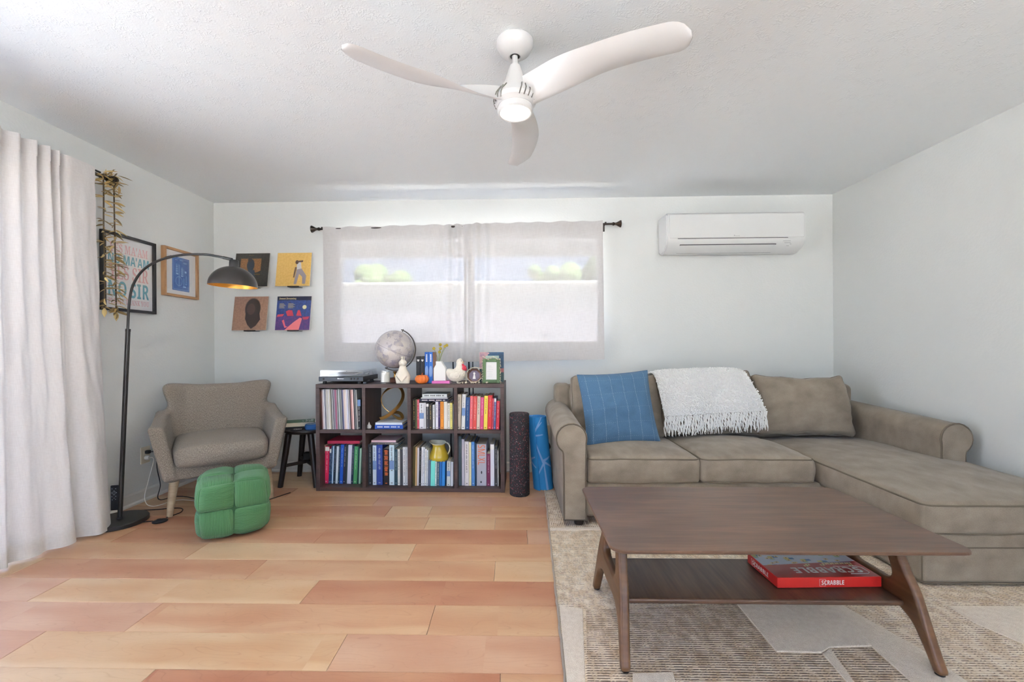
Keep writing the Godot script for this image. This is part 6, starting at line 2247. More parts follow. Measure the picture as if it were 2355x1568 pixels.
func build_shelf_books() -> void:
	mat("ink_dark", rgb(46, 44, 46), 0.6)
	mat("ink_gold", rgb(196, 170, 100), 0.5)
	mat("ink_orange", rgb(226, 112, 56), 0.5)
	mat("ink_blue", rgb(120, 150, 196), 0.5)
	# each row: where in the photograph (origin x, y, pixels of the close look per pixel), the floor of the cube, how far back, the lean,
	# and its books: left, right and top in the close look, colour, colour words, style of the printing
	var rows := [
		[735.0, 890.0, 14.93, 0.4770, 0.022, 0.036, "record cube", "record", [
			[28, 60, 150, 122, 80, 74, "brown", 0], [65, 114, 80, 206, 192, 192, "pinkish", 0], [118, 150, 76, 236, 236, 240, "bright white", 0], [155, 172, 84, 52, 62, 82, "navy", 0], [176, 205, 84, 190, 190, 192, "pale grey", 0],
			[211, 262, 78, 202, 197, 186, "beige", 0], [268, 310, 76, 230, 226, 222, "milk white", 0], [316, 350, 80, 224, 216, 200, "cream", 0], [354, 394, 66, 112, 110, 100, "speckled grey", 0], [399, 430, 72, 206, 206, 204, "silver grey", 0],
			[433, 452, 84, 46, 44, 52, "black", 0], [455, 503, 86, 152, 146, 158, "mauve", 0], [509, 562, 88, 168, 100, 126, "rose", 0], [566, 600, 90, 172, 168, 166, "stone grey", 0], [604, 620, 70, 32, 62, 56, "dark green", 0],
			[622, 652, 48, 240, 242, 240, "snow white", 0], [658, 700, 84, 132, 136, 130, "ash grey", 0], [703, 742, 90, 150, 152, 150, "worn grey", 0], [746, 771, 88, 44, 48, 104, "indigo", 0], [774, 801, 90, 152, 152, 178, "lavender", 0],
			[805, 850, 86, 228, 206, 196, "blush", 0], [853, 902, 84, 240, 230, 222, "ivory", 0], [906, 952, 84, 228, 226, 236, "lilac white", 0], [955, 976, 92, 160, 158, 156, "dove grey", 0], [979, 1002, 92, 236, 234, 230, "chalk white", 0],
			[1006, 1042, 96, 72, 56, 62, "plum", 0], [1050, 1091, 86, 192, 142, 132, "salmon brown", 0], [1095, 1138, 88, 246, 212, 206, "pale pink", 0], [1143, 1161, 84, 40, 36, 38, "charcoal", 0], [1165, 1212, 64, 112, 114, 116, "slate grey", 0], [1222, 1270, 90, 156, 154, 148, "warm grey", 0]]],
		[945.0, 890.0, 14.93, 0.4770, 0.045, 0.0, "orange-spine cube", "book", [
			[60, 145, 400, 42, 38, 32, "dark brown", 3], [148, 205, 425, 112, 122, 82, "olive", 2], [208, 280, 430, 202, 82, 96, "coral red", 1], [283, 446, 540, 228, 228, 230, "thick white", 5], [450, 512, 540, 216, 213, 214, "greyish white", 0],
			[518, 610, 560, 62, 64, 68, "charcoal", 4], [615, 728, 580, 46, 41, 37, "black and gold", 3], [744, 816, 612, 226, 226, 222, "short white", 2], [842, 934, 500, 230, 226, 234, "lilac white", 2], [936, 1002, 510, 62, 42, 98, "purple", 1],
			[1006, 1122, 500, 226, 142, 42, "orange", 2], [1126, 1246, 500, 236, 229, 216, "ivory", 0], [1254, 1338, 552, 227, 223, 211, "cream", 2], [1341, 1422, 545, 229, 216, 122, "pale yellow", 2], [1432, 1466, 580, 132, 132, 132, "grey", 0]]],
		[1048.0, 890.0, 14.94, 0.4770, 0.030, -0.03, "red-spine cube", "book", [
			[45, 197, 248, 226, 211, 191, "sand", 2], [220, 346, 245, 233, 231, 226, "white", 5], [352, 494, 350, 30, 72, 124, "navy", 1], [500, 606, 312, 222, 98, 104, "salmon", 1], [610, 738, 312, 206, 72, 66, "tomato red", 1], [742, 856, 312, 218, 200, 180, "peach", 2],
			[860, 978, 350, 206, 72, 122, "magenta", 1], [984, 1112, 300, 241, 216, 84, "yellow", 2], [1114, 1264, 285, 206, 50, 54, "scarlet", 1], [1266, 1322, 390, 190, 62, 86, "crimson", 1], [1324, 1398, 372, 92, 102, 152, "steel blue", 4], [1404, 1520, 482, 202, 44, 64, "cherry red", 1]]],
		[735.0, 1000.0, 12.54, 0.0305, 0.085, -0.045, "under-record cube", "book", [
			[88, 160, 285, 168, 152, 122, "tan", 2], [165, 290, 330, 206, 40, 86, "raspberry", 4], [295, 345, 390, 42, 62, 102, "navy", 4], [346, 386, 312, 30, 72, 112, "teal blue", 1], [387, 425, 320, 192, 216, 236, "ice blue", 0], [427, 490, 340, 30, 52, 70, "dark slate", 1],
			[492, 560, 332, 206, 216, 220, "pale grey", 0], [562, 612, 290, 28, 58, 82, "dark teal", 1], [614, 706, 280, 24, 84, 190, "royal blue", 1], [710, 780, 300, 46, 46, 66, "charcoal", 1], [782, 826, 310, 52, 72, 72, "grey green", 0], [828, 942, 290, 216, 216, 230, "lilac white", 0],
			[944, 1004, 300, 30, 46, 76, "midnight blue", 1], [1006, 1118, 330, 70, 150, 96, "leaf green", 1], [1121, 1156, 332, 22, 70, 66, "bottle green", 0], [1158, 1214, 392, 180, 214, 186, "mint", 0]]],
		[840.0, 1000.0, 12.54, 0.0305, 0.060, 0.0, "under-ring cube", "book", [
			[84, 188, 275, 46, 56, 66, "dark slate", 1], [208, 316, 300, 206, 221, 236, "pale blue", 5], [320, 494, 280, 46, 72, 152, "royal blue", 1], [518, 684, 392, 36, 31, 36, "black", 6], [688, 832, 290, 206, 229, 236, "icy white", 5], [836, 928, 410, 40, 76, 86, "dark teal", 1],
			[930, 998, 410, 226, 226, 216, "cream", 2], [1000, 1076, 412, 72, 72, 76, "charcoal", 0], [1080, 1166, 350, 229, 229, 226, "white", 2], [1168, 1226, 352, 222, 222, 220, "thin white", 2]]],
		[945.0, 1000.0, 12.54, 0.0305, 0.050, -0.02, "pitcher cube", "book", [
			[64, 128, 330, 92, 82, 42, "olive brown", 0], [130, 184, 350, 206, 172, 122, "buff", 0], [187, 240, 370, 221, 216, 221, "pearl white", 0], [242, 302, 372, 42, 42, 46, "black", 1], [306, 352, 350, 230, 231, 233, "clean white", 2], [356, 404, 352, 216, 221, 226, "bluish white", 2],
			[410, 452, 402, 232, 230, 224, "warm white", 2], [456, 502, 440, 206, 211, 216, "grey white", 2], [507, 570, 732, 92, 106, 130, "slate blue", 0], [574, 698, 752, 122, 226, 211, "aqua", 0], [700, 746, 772, 206, 226, 221, "mint white", 2], [752, 828, 772, 72, 96, 110, "slate green", 1],
			[830, 898, 780, 26, 102, 172, "blue", 0], [902, 986, 780, 46, 132, 206, "sky blue", 0], [1038, 1142, 760, 206, 211, 206, "ivory", 5], [1150, 1226, 772, 222, 222, 223, "plain white", 0]]],
		[1048.0, 995.0, 11.61, 0.0305, 0.060, 0.0, "silver-tome cube", "book", [
			[60, 152, 90, 76, 96, 106, "slate teal", 0], [156, 234, 170, 206, 206, 221, "lavender", 0], [237, 346, 232, 229, 223, 222, "ivory", 2], [350, 414, 250, 226, 216, 172, "butter yellow", 0], [417, 502, 240, 76, 132, 196, "sky blue", 1], [506, 552, 270, 30, 60, 86, "dark teal", 0],
			[556, 816, 302, 178, 178, 188, "thick silver", 0], [824, 920, 560, 112, 36, 76, "burgundy", 1], [922, 1028, 310, 226, 226, 233, "white", 4], [1032, 1116, 360, 62, 64, 66, "black patterned", 1], [1118, 1140, 470, 228, 226, 218, "thin white", 0]]],
	]
	var seed_ := 500
	var gname := {"record": "records in the shelf cube", "book": "books standing in the shelf"}
	for row in rows:
		var list: Array = row[8]
		for i in list.size():
			var q: Array = list[i]
			seed_ += 1
			var dep: float = row[4] + (seed_ * 37 % 11) * 0.0008
			var a := in_shelf(row[0] + q[0] / row[2], row[1] + q[2] / row[2], dep)
			var b := in_shelf(row[0] + q[1] / row[2], row[1] + q[2] / row[2], dep)
			var t := maxf(b.x - a.x - 0.0006, 0.003)
			var h: float = a.y - row[3]
			var lean: float = row[5]
			if row[7] == "record":
				h = minf(h, 0.316)
			var left: String = list[i - 1][6] if i > 0 else ""
			var right: String = list[i + 1][6] if i < list.size() - 1 else ""
			var near := "between the %s and %s spines" % [left, right]
			if left == "":
				near = "next to the %s spine" % right
			elif right == "":
				near = "next to the %s spine" % left
			var label := "%s %s %s in the %s" % [q[6], row[7], near, row[6]]
			var dd := 0.305 if row[7] == "record" else clampf(h * 0.78, 0.13, 0.25)
			var top_mid := Vector3((a.x + b.x) / 2, row[3], -dep)
			# lean about the foot: the photograph gives the top
			var foot := top_mid + Vector3(sin(lean) * h, 0.0, 0.0)
			foot.y += absf(sin(lean)) * t * 0.5
			var o := thing(row[7], label, row[7], from_shelf(foot), 0.0, gname[row[7]])
			o.transform = Transform3D(Basis(Vector3.UP, SHELF_TURN) * Basis(Vector3(0, 0, 1), lean), o.position)
			var cm := cover_mat(rgb(q[3], q[4], q[5]))
			if row[7] == "record":
				obj("sleeve", mb().box(Vector3(0, h / 2, -dd / 2), Vector3(t, h, dd)), cm, o)
			else:
				var bm := book_mesh(t, h, dd)
				obj("cover", bm[0], cm, o)
				obj("pages", bm[1], M.paper, o)
				spine_marks(o, t, h, q[7], seed_, rgb(q[3], q[4], q[5]))
				if q[6] == "thick silver":
					letters(o, "spine_title", "SMLXL", font_plain, h * 0.47, t * 0.72, Transform3D(Basis(Vector3(0, -1, 0), Vector3(1, 0, 0), Vector3(0, 0, 1)), Vector3(0, h * 0.74, 0.0002)), M.ink_orange, 0.0005)
					obj("spine_mark", mb().sphere(Vector3(0.0, h * 0.32, 0), Vector3(0.005, 0.012, 0.0006), 10, 6).sphere(Vector3(-0.004, h * 0.09, 0), Vector3(0.006, 0.008, 0.0006), 10, 6), M.ink_dark, o)
	# the black book with the blue label at the end of the records, and a thin white one
	var p := in_shelf(735 + 1350 / 14.93, 890 + 420 / 14.93, 0.03)
	var o := thing("book", "black book with a blue label next to the records", "book", from_shelf(Vector3(p.x, 0.477, -0.03)), SHELF_TURN)
	var bm := book_mesh(0.026, p.y - 0.477, 0.2)
	obj("cover", bm[0], cover_mat(rgb(24, 24, 28)), o)
	obj("pages", bm[1], M.paper, o)
	obj("spine_label", mb().box(Vector3(0, (p.y - 0.477) * 0.88, 0.0003), Vector3(0.024, 0.05, 0.0005)), M.ink_blue, o)
	spine_marks(o, 0.026, (p.y - 0.477) * 0.8, 1, 900)
	# books that lie on their backs
	var flat := [
		[840.0, 885.0, 13.64, 300, 1190, 1262, 1385, 24, 80, 176, "blue hardback lying under the white one below the ring", 0.2, 0.05, 1],
		[840.0, 885.0, 13.64, 315, 1160, 1180, 1256, 230, 232, 236, "white hardback lying directly under the ring sculpture", 0.19, 0.055, 0],
		[945.0, 890.0, 14.93, 290, 1300, 402, 496, 36, 40, 66, "navy book lying on the spines beside the orange one", 0.19, 0.06, 1],
		[945.0, 890.0, 14.93, 345, 1260, 356, 398, 226, 226, 228, "thin white book lying in the middle of the small stack", 0.18, 0.06, 0],
		[945.0, 890.0, 14.93, 390, 1240, 232, 350, 222, 226, 222, "white book with a black cover on top of the small stack", 0.18, 0.065, 2],
		[735.0, 1000.0, 12.54, 225, 1160, 168, 254, 176, 36, 72, "raspberry red book lying flat across the spines below the records", 0.22, 0.085, 0],
		[840.0, 1000.0, 12.54, 155, 950, 218, 274, 120, 116, 112, "grey patterned book lying flat across the spines below the ring", 0.2, 0.06, 2],
		[840.0, 1000.0, 12.54, 175, 885, 150, 212, 226, 190, 196, "pink book lying on the grey patterned one below the ring", 0.2, 0.065, 0],
	]
	for q in flat:
		var a := in_shelf(q[0] + q[3] / q[2], q[1] + q[6] / q[2], q[12])
		var b := in_shelf(q[0] + q[4] / q[2], q[1] + q[6] / q[2], q[12])
		var c := in_shelf(q[0] + q[3] / q[2], q[1] + q[5] / q[2], q[12])
		var w := b.x - a.x
		var th := c.y - a.y - 0.0004
		var y := a.y
		if q[0] == 840.0 and q[1] == 885.0 and q[5] == 1262:
			y = 0.4768
		seed_ += 1
		var f := thing("book", q[10], "book", from_shelf(Vector3((a.x + b.x) / 2, y, -q[12])), SHELF_TURN, "books lying in the shelf")
		var m := book_mesh(th, w, q[11])
		var turn := Transform3D(Basis(Vector3(0, 1, 0), Vector3(-1, 0, 0), Vector3(0, 0, 1)), Vector3(w / 2, th / 2, 0))
		obj("cover", (m[0] as MB).move(turn), cover_mat(rgb(q[7], q[8], q[9])), f)
		obj("pages", (m[1] as MB).move(turn), M.paper, f)
		if q[13] > 0:
			var mk := mb()
			for k in 20:
				if k % 6 != 5:
					mk.box(Vector3(-w * 0.40 + k * w * 0.04, th * 0.5, 0.0002), Vector3(w * 0.026, th * 0.34, 0.0005))
			obj("spine_lettering", mk, M.print_white if q[13] == 1 else M.ink_dark, f)


func build_shelf_ornaments() -> void:
	# ring sculpture: a flat brass band thrown into a loop
	mat("brass", rgb(176, 138, 78), 0.34, {"metal": 0.85})
	var o := in_shelf(905, 970.6, 0.13)
	var org := from_shelf(o)
	var ring := thing("ring_sculpture", "brass ribbon loop sculpture standing on two books in the shelf", "sculpture", org, SHELF_TURN)
	# each: where it shows, how far back, and how far the band is turned to face the room, in degrees
	var way := [[874, 968, 0.10, 62], [886, 964, 0.10, 66], [901, 954, 0.11, 64], [917, 938, 0.125, 58], [926, 921, 0.135, 44], [926, 906, 0.14, 34], [919, 896, 0.14, 30], [908, 894, 0.14, 34], [892, 900, 0.14, 36], [880, 912, 0.145, 20], [877, 925, 0.15, 12], [882, 940, 0.155, 14], [893, 951, 0.16, 20], [905, 960, 0.17, 40], [916, 967, 0.17, 55], [925, 966, 0.16, 50], [922, 957, 0.17, 40], [912, 953, 0.19, 40], [898, 955, 0.20, 40]]
	var turnf := func(u: float) -> float:
		var f := u * (way.size() - 1)
		var i := mini(int(f), way.size() - 2)
		return deg_to_rad(lerpf(way[i][3], way[i + 1][3], f - i))
	var pts := []
	for q in way:
		pts.append(in_shelf(q[0], q[1], q[2]) - o + Vector3(0, 0.006, 0))
	var cv := curve(pts, 8)
	var rb := mb()
	for side in [-1.0, 1.0]:
		var sd: float = side
		rb.sheet(cv.size() - 1, 3, func(u: float, v: float) -> Vector3:
			var i := int(round(u * (cv.size() - 1)))
			var d := (cv[mini(i + 1, cv.size() - 1)] - cv[maxi(i - 1, 0)]).normalized()
			var zz := (Vector3(0, 0, 1) - d * d.z).normalized()
			var ang: float = turnf.call(u)
			var across := zz * cos(ang) + zz.cross(d) * sin(ang)
			var nn := d.cross(across)
			return cv[i] + across * (v - 0.5) * 0.027 + nn * sd * 0.0022)
	for e in [-0.5, 0.5]:
		var ee: float = e
		rb.sheet(cv.size() - 1, 1, func(u: float, v: float) -> Vector3:
			var i := int(round(u * (cv.size() - 1)))
			var d := (cv[mini(i + 1, cv.size() - 1)] - cv[maxi(i - 1, 0)]).normalized()
			var zz := (Vector3(0, 0, 1) - d * d.z).normalized()
			var ang: float = turnf.call(u)
			var across := zz * cos(ang) + zz.cross(d) * sin(ang)
			return cv[i] + across * ee * 0.027 + d.cross(across) * (v - 0.5) * 0.0044)
	var lowest := 1e9
	for q in rb.v:
		lowest = minf(lowest, q.y)
	obj("band", rb.move(tf(Vector3(0, -lowest + 0.0005, 0))), M.brass, ring)
	ring.position.y = from_shelf(in_shelf(905, 971.5, 0.055)).y + 0.0005
	# tiny white seated figure
	mat("bisque", rgb(238, 236, 230), 0.5)
	var tp := in_shelf(849, 989, 0.05)
	var fig := thing("small_figurine", "tiny white seated figurine beside the blue book in the shelf", "figurine", from_shelf(Vector3(tp.x, 0.4768, -0.05)), SHELF_TURN)
	obj("body", mb().nets(func(p: Vector3) -> float:
		var d: float = sd_ell(p - Vector3(0, 0.010, 0), Vector3(0.017, 0.010, 0.013))
		d = smin(d, sd_ell(p - Vector3(0, 0.024, 0), Vector3(0.011, 0.014, 0.009)), 0.006)
		d = smin(d, (p - Vector3(0, 0.040, 0)).length() - 0.0065, 0.004)
		d = smin(d, sd_cap(p, Vector3(0, 0.044, 0), Vector3(0, 0.053, 0), 0.003, 0.0018), 0.003)
		d = smin(d, sd_cap(Vector3(absf(p.x), p.y, p.z), Vector3(0.010, 0.028, 0), Vector3(0.018, 0.020, 0.003), 0.0035, 0.003), 0.003)
		return maxf(d, -p.y), Vector3(-0.024, -0.004, -0.018), Vector3(0.024, 0.058, 0.018), 0.0025), M.bisque, fig)
	# yellow pitcher on the books
	mat("pitcher_yellow", rgb(196, 168, 52), 0.16, {"coat": 0.6, "coat_rough": 0.06})
	mat("pitcher_rim", rgb(226, 222, 196), 0.25)
	var pb := in_shelf(945 + 830 / 12.54, 1000 + 770 / 12.54, 0.14)
	var pit := thing("pitcher", "round yellow ceramic pitcher with a loop handle on the shelved books", "pitcher", from_shelf(pb + Vector3(-0.006, 0.001, 0.0)), SHELF_TURN)
	var k := 0.00344 / 12.54 * 0.99
	var prof := [Vector2(0, 0), Vector2(190, 0), Vector2(225, 12), Vector2(272, 60), Vector2(288, 120), Vector2(280, 190), Vector2(252, 270), Vector2(215, 350), Vector2(190, 420), Vector2(182, 470), Vector2(186, 520), Vector2(206, 562)]
	var sp := []
	for q in prof:
		sp.append(q * k)
	var body := mb().lathe(Vector3.ZERO, sp, 48, 40.0)
	var spout := func(p: Vector3) -> Vector3:
		var w := smoothstep(470.0 * k, 570.0 * k, p.y) * smoothstep(0.2, 1.0, -p.x / maxf(Vector2(p.x, p.z).length(), 1e-5))
		var rise := smoothstep(500.0 * k, 570.0 * k, p.y)
		return p + Vector3(-0.018 * w, 0.010 * w + 0.007 * rise * clampf(-p.z / 0.05, -1, 1), 0)
	body.bend(spout)
	var bo := obj("body", body, M.pitcher_yellow, pit)
	var rim := PackedVector3Array()
	for i in 48:
		var w := TAU * i / 48
		rim.append(spout.call(Vector3(206 * k * cos(w), 562 * k, 206 * k * sin(w))))
	obj("rim", mb().tube(rim, 0.0022, 8, false, true), M.pitcher_rim, bo)
	var inn := mb().lathe(Vector3.ZERO, [Vector2(200, 558) * k, Vector2(178, 500) * k, Vector2(176, 460) * k, Vector2(200, 380) * k, Vector2(0, 300) * k], 32)
	inn.bend(spout)
	obj("inside", inn, M.pitcher_rim, bo)
	obj("handle", mb().tube(curve([Vector3(178, 560, 0) * k, Vector3(270, 540, 0) * k, Vector3(330, 440, 0) * k, Vector3(318, 320, 0) * k, Vector3(262, 215, 0) * k], 8), PackedFloat32Array(range(33).map(func(_i): return 0.0052)), 10), M.pitcher_rim, bo)


func top_at(px: float, depth: float) -> Vector3:
	var l := in_shelf(px, 860, depth)
	return from_shelf(Vector3(l.x, SHELF_H + 0.0004, -depth))


func build_turntable() -> void:
	mat("plinth", rgb(52, 60, 70), 0.4)
	mat("plinth_side", rgb(28, 28, 30), 0.5)
	mat("acrylic", Color(0.92, 0.95, 0.96), 0.03, {"alpha": 0.10, "spec": 0.6})
	mat("platter", rgb(88, 94, 104), 0.35, {"metal": 0.5})
	mat("vinyl_mat", rgb(34, 34, 36), 0.6)
	mat("chrome", rgb(198, 200, 204), 0.22, {"metal": 0.9})
	var a := in_shelf(733, 872, 0.022)
	var b := in_shelf(835.5, 872, 0.022)
	var w := b.x - a.x
	var d := 0.345
	var t := thing("turntable", "record player with a clear lid on top of the bookshelf", "turntable", from_shelf(Vector3((a.x + b.x) / 2, SHELF_H + 0.0004, -0.022)), SHELF_TURN)
	var y0 := 0.020
	var h := 0.037
	obj("plinth", mb().rbox(Vector3(0, y0 + h / 2, -d / 2), Vector3(w, h, d), 0.003, 2), M.plinth_side, t)
	var fr := obj("front_panel", mb().rbox(Vector3(0, y0 + h / 2 - 0.001, 0.001), Vector3(w - 0.002, h - 0.005, 0.004), 0.0015, 2), M.plinth, t)
	for x in [-0.138, 0.083, 0.108, 0.134]:
		obj("knob", mb().lathe(Vector3.ZERO, [Vector2(0.0072, 0), Vector2(0.0068, 0.007), Vector2(0.004, 0.0085), Vector2(0, 0.0085)], 18).move(tf(Vector3(x, y0 + 0.020, 0.002), Vector3(PI / 2, 0, 0))), M.plinth_side, fr)
	var em := mb()
	for k in 6:
		em.box(Vector3(-0.022 + k * 0.0085, y0 + 0.020 + (0.002 if k == 0 else 0.0), 0.0034), Vector3(0.0062, 0.0022 + (0.004 if k == 0 else 0.0), 0.0006))
	obj("emblem", em, M.chrome, fr)
	for q in [[-0.142, -0.03], [0.135, -0.03], [-0.142, -0.31], [0.135, -0.31]]:
		obj("foot", mb().lathe(Vector3(q[0], 0, q[1]), [Vector2(0, 0), Vector2(0.015, 0), Vector2(0.017, 0.006), Vector2(0.013, 0.021), Vector2(0, 0.021)], 20), M.plinth_side, t)
	var pl := obj("platter", mb().lathe(Vector3(-0.03, y0 + h, -0.18), [Vector2(0.0, 0.0), Vector2(0.142, 0.0), Vector2(0.146, 0.004), Vector2(0.146, 0.014), Vector2(0.142, 0.017), Vector2(0, 0.017)], 64, 30.0), M.platter, t)
	obj("slip_mat", mb().lathe(Vector3(-0.03, y0 + h + 0.017, -0.18), [Vector2(0, 0), Vector2(0.138, 0), Vector2(0.138, 0.003), Vector2(0, 0.003)], 48), M.vinyl_mat, pl)
	obj("spindle", mb().lathe(Vector3(-0.03, y0 + h + 0.018, -0.18), [Vector2(0.0035, 0), Vector2(0.003, 0.016), Vector2(0, 0.018)], 10), M.chrome, pl)
	obj("tonearm", mb().tube(curve([Vector3(0.142, y0 + h + 0.026, -0.29), Vector3(0.142, y0 + h + 0.026, -0.15), Vector3(0.125, y0 + h + 0.024, -0.075), Vector3(0.105, y0 + h + 0.020, -0.052)], 6), 0.004, 8).lathe(Vector3(0.142, y0 + h, -0.27), [Vector2(0.026, 0), Vector2(0.024, 0.012), Vector2(0.014, 0.016), Vector2(0.012, 0.034), Vector2(0, 0.036)], 24).rbox(Vector3(0.102, y0 + h + 0.016, -0.047), Vector3(0.016, 0.010, 0.022), 0.003, 1), M.chrome, t)
	# the lid: five thin clear walls
	var lid := mb()
	var lw := w - 0.014
	var ld := d - 0.016
	var lh := 0.048
	var ly := y0 + h + 0.0006
	lid.box(Vector3(0, ly + lh, -d / 2), Vector3(lw, 0.003, ld))
	for s in [-1.0, 1.0]:
		lid.box(Vector3(s * (lw / 2 - 0.0015), ly + lh / 2 - 0.0008, -d / 2), Vector3(0.003, lh - 0.0016, ld))
		lid.box(Vector3(0, ly + lh / 2 - 0.0008, -d / 2 + s * (ld / 2 - 0.0015)), Vector3(lw - 0.0062, lh - 0.0016, 0.003))
	obj("dust_cover", lid, M.acrylic, t)
	# a folded stand or control bar lying beside it
	var pb := in_shelf(840, 880, 0.028)
	var bar := thing("record_brush", "small dark bar lying beside the record player on the bookshelf", "record brush", from_shelf(Vector3(pb.x - 0.004, SHELF_H + 0.0004, -0.03)), SHELF_TURN)
	obj("bar", mb().rbox(Vector3(0, 0.008, -0.09), Vector3(0.026, 0.013, 0.18), 0.003, 2), M.plinth_side, bar)
	obj("end_plate", mb().rbox(Vector3(0, 0.008, 0.001), Vector3(0.024, 0.012, 0.003), 0.001, 1), M.plinth, bar)


func build_globe() -> void:
	var w := 512
	var h := 256
	var land := noise(2.2, 431, FastNoiseLite.TYPE_SIMPLEX_SMOOTH, 4)
	var tint := noise(1.1, 433, FastNoiseLite.TYPE_SIMPLEX_SMOOTH, 2)
	var px := PackedByteArray()
	px.resize(w * h * 3)
	for y in h:
		var a := PI * y / h
		for x in w:
			var b := TAU * x / w
			var d := Vector3(sin(a) * cos(b), cos(a), sin(a) * sin(b))
			var k := land.get_noise_3dv(d)
			var c := rgb(196, 188, 188).lerp(rgb(208, 200, 190), 0.5 + tint.get_noise_3dv(d))
			if k > 0.12:
				c = rgb(170, 162, 168).lerp(rgb(194, 184, 174), 0.5 + 1.4 * tint.get_noise_3dv(d * 2.0))
			elif k > 0.09:
				c = rgb(158, 148, 152)
			if absi(y - h / 2) < 1:
				c = rgb(110, 102, 106)
			elif y % 32 == 0 or x % 32 == 0:
				c = c.lerp(rgb(160, 150, 150), 0.35)
			var o := (y * w + x) * 3
			px[o] = int(clampf(c.r, 0, 1) * 255); px[o + 1] = int(clampf(c.g, 0, 1) * 255); px[o + 2] = int(clampf(c.b, 0, 1) * 255)
	mat("globe_map", Color.WHITE, 0.28, {"tex": pic(w, h, px), "coat": 0.3})
	mat("globe_arm", rgb(70, 62, 54), 0.35, {"metal": 0.6})
	mat("globe_base", rgb(112, 62, 42), 0.45)
	var dep := 0.215
	var c := in_shelf(908, 803.5, dep)
	var r := 0.157
	var at := from_shelf(Vector3(c.x, SHELF_H + 0.0004, c.z))
	var g := thing("desk_globe", "large grey desk globe on a tilted dark arc and wooden base", "globe", at, SHELF_TURN)
	var cy := c.y - SHELF_H
	var s := obj("sphere", mb().sphere(Vector3.ZERO, Vector3.ONE * r, 48, 32), M.globe_map, g)
	s.transform = Transform3D(Basis(Vector3(0, 0, 1), -0.41) * Basis(Vector3.UP, 0.9), Vector3(0, cy, 0))
	# the arc runs from the upper pole round the right side to the lower pole
	var arc := PackedVector3Array()
	for k in 37:
		var w2 := deg_to_rad(lerpf(71.0, -118.0, k / 36.0))
		arc.append(Vector3(cos(w2), sin(w2), 0) * (r + 0.014) + Vector3(0, cy, 0))
	var am := mb()
	for e in [-1.0, 1.0]:
		var ee: float = e
		am.sheet(36, 2, func(u: float, v: float) -> Vector3:
			var p := arc[int(round(u * 36))]
			var d := (p - Vector3(0, cy, 0)).normalized()
			return p + d * ee * 0.004 + Vector3(0, 0, (v - 0.5) * 0.016), Vector2.ONE)
		am.sheet(36, 1, func(u: float, v: float) -> Vector3:
			var p := arc[int(round(u * 36))]
			var d := (p - Vector3(0, cy, 0)).normalized()
			return p + d * (v - 0.5) * 0.008 + Vector3(0, 0, ee * 0.008), Vector2.ONE)
	obj("arc", am, M.globe_arm, g)
	var ax := Vector3(sin(0.41), cos(0.41), 0)
	obj("axis_pin", mb().tube(PackedVector3Array([ax * (r - 0.002) + Vector3(0, cy, 0), ax * (r + 0.024) + Vector3(0, cy, 0)]), 0.004, 8).tube(PackedVector3Array([-ax * (r - 0.002) + Vector3(0, cy, 0), -ax * (r + 0.020) + Vector3(0, cy, 0)]), 0.004, 8), M.globe_arm, g)
	obj("post", mb().lathe(Vector3(0, 0.038, 0), [Vector2(0.014, 0), Vector2(0.009, 0.012), Vector2(0.008, 0.03), Vector2(0.018, 0.048), Vector2(0, 0.05)], 24), M.brass, g)
	obj("base", mb().lathe(Vector3.ZERO, [Vector2(0, 0), Vector2(0.070, 0), Vector2(0.073, 0.004), Vector2(0.073, 0.022), Vector2(0.066, 0.028), Vector2(0.040, 0.036), Vector2(0, 0.040)], 40, 30.0), M.globe_base, g)


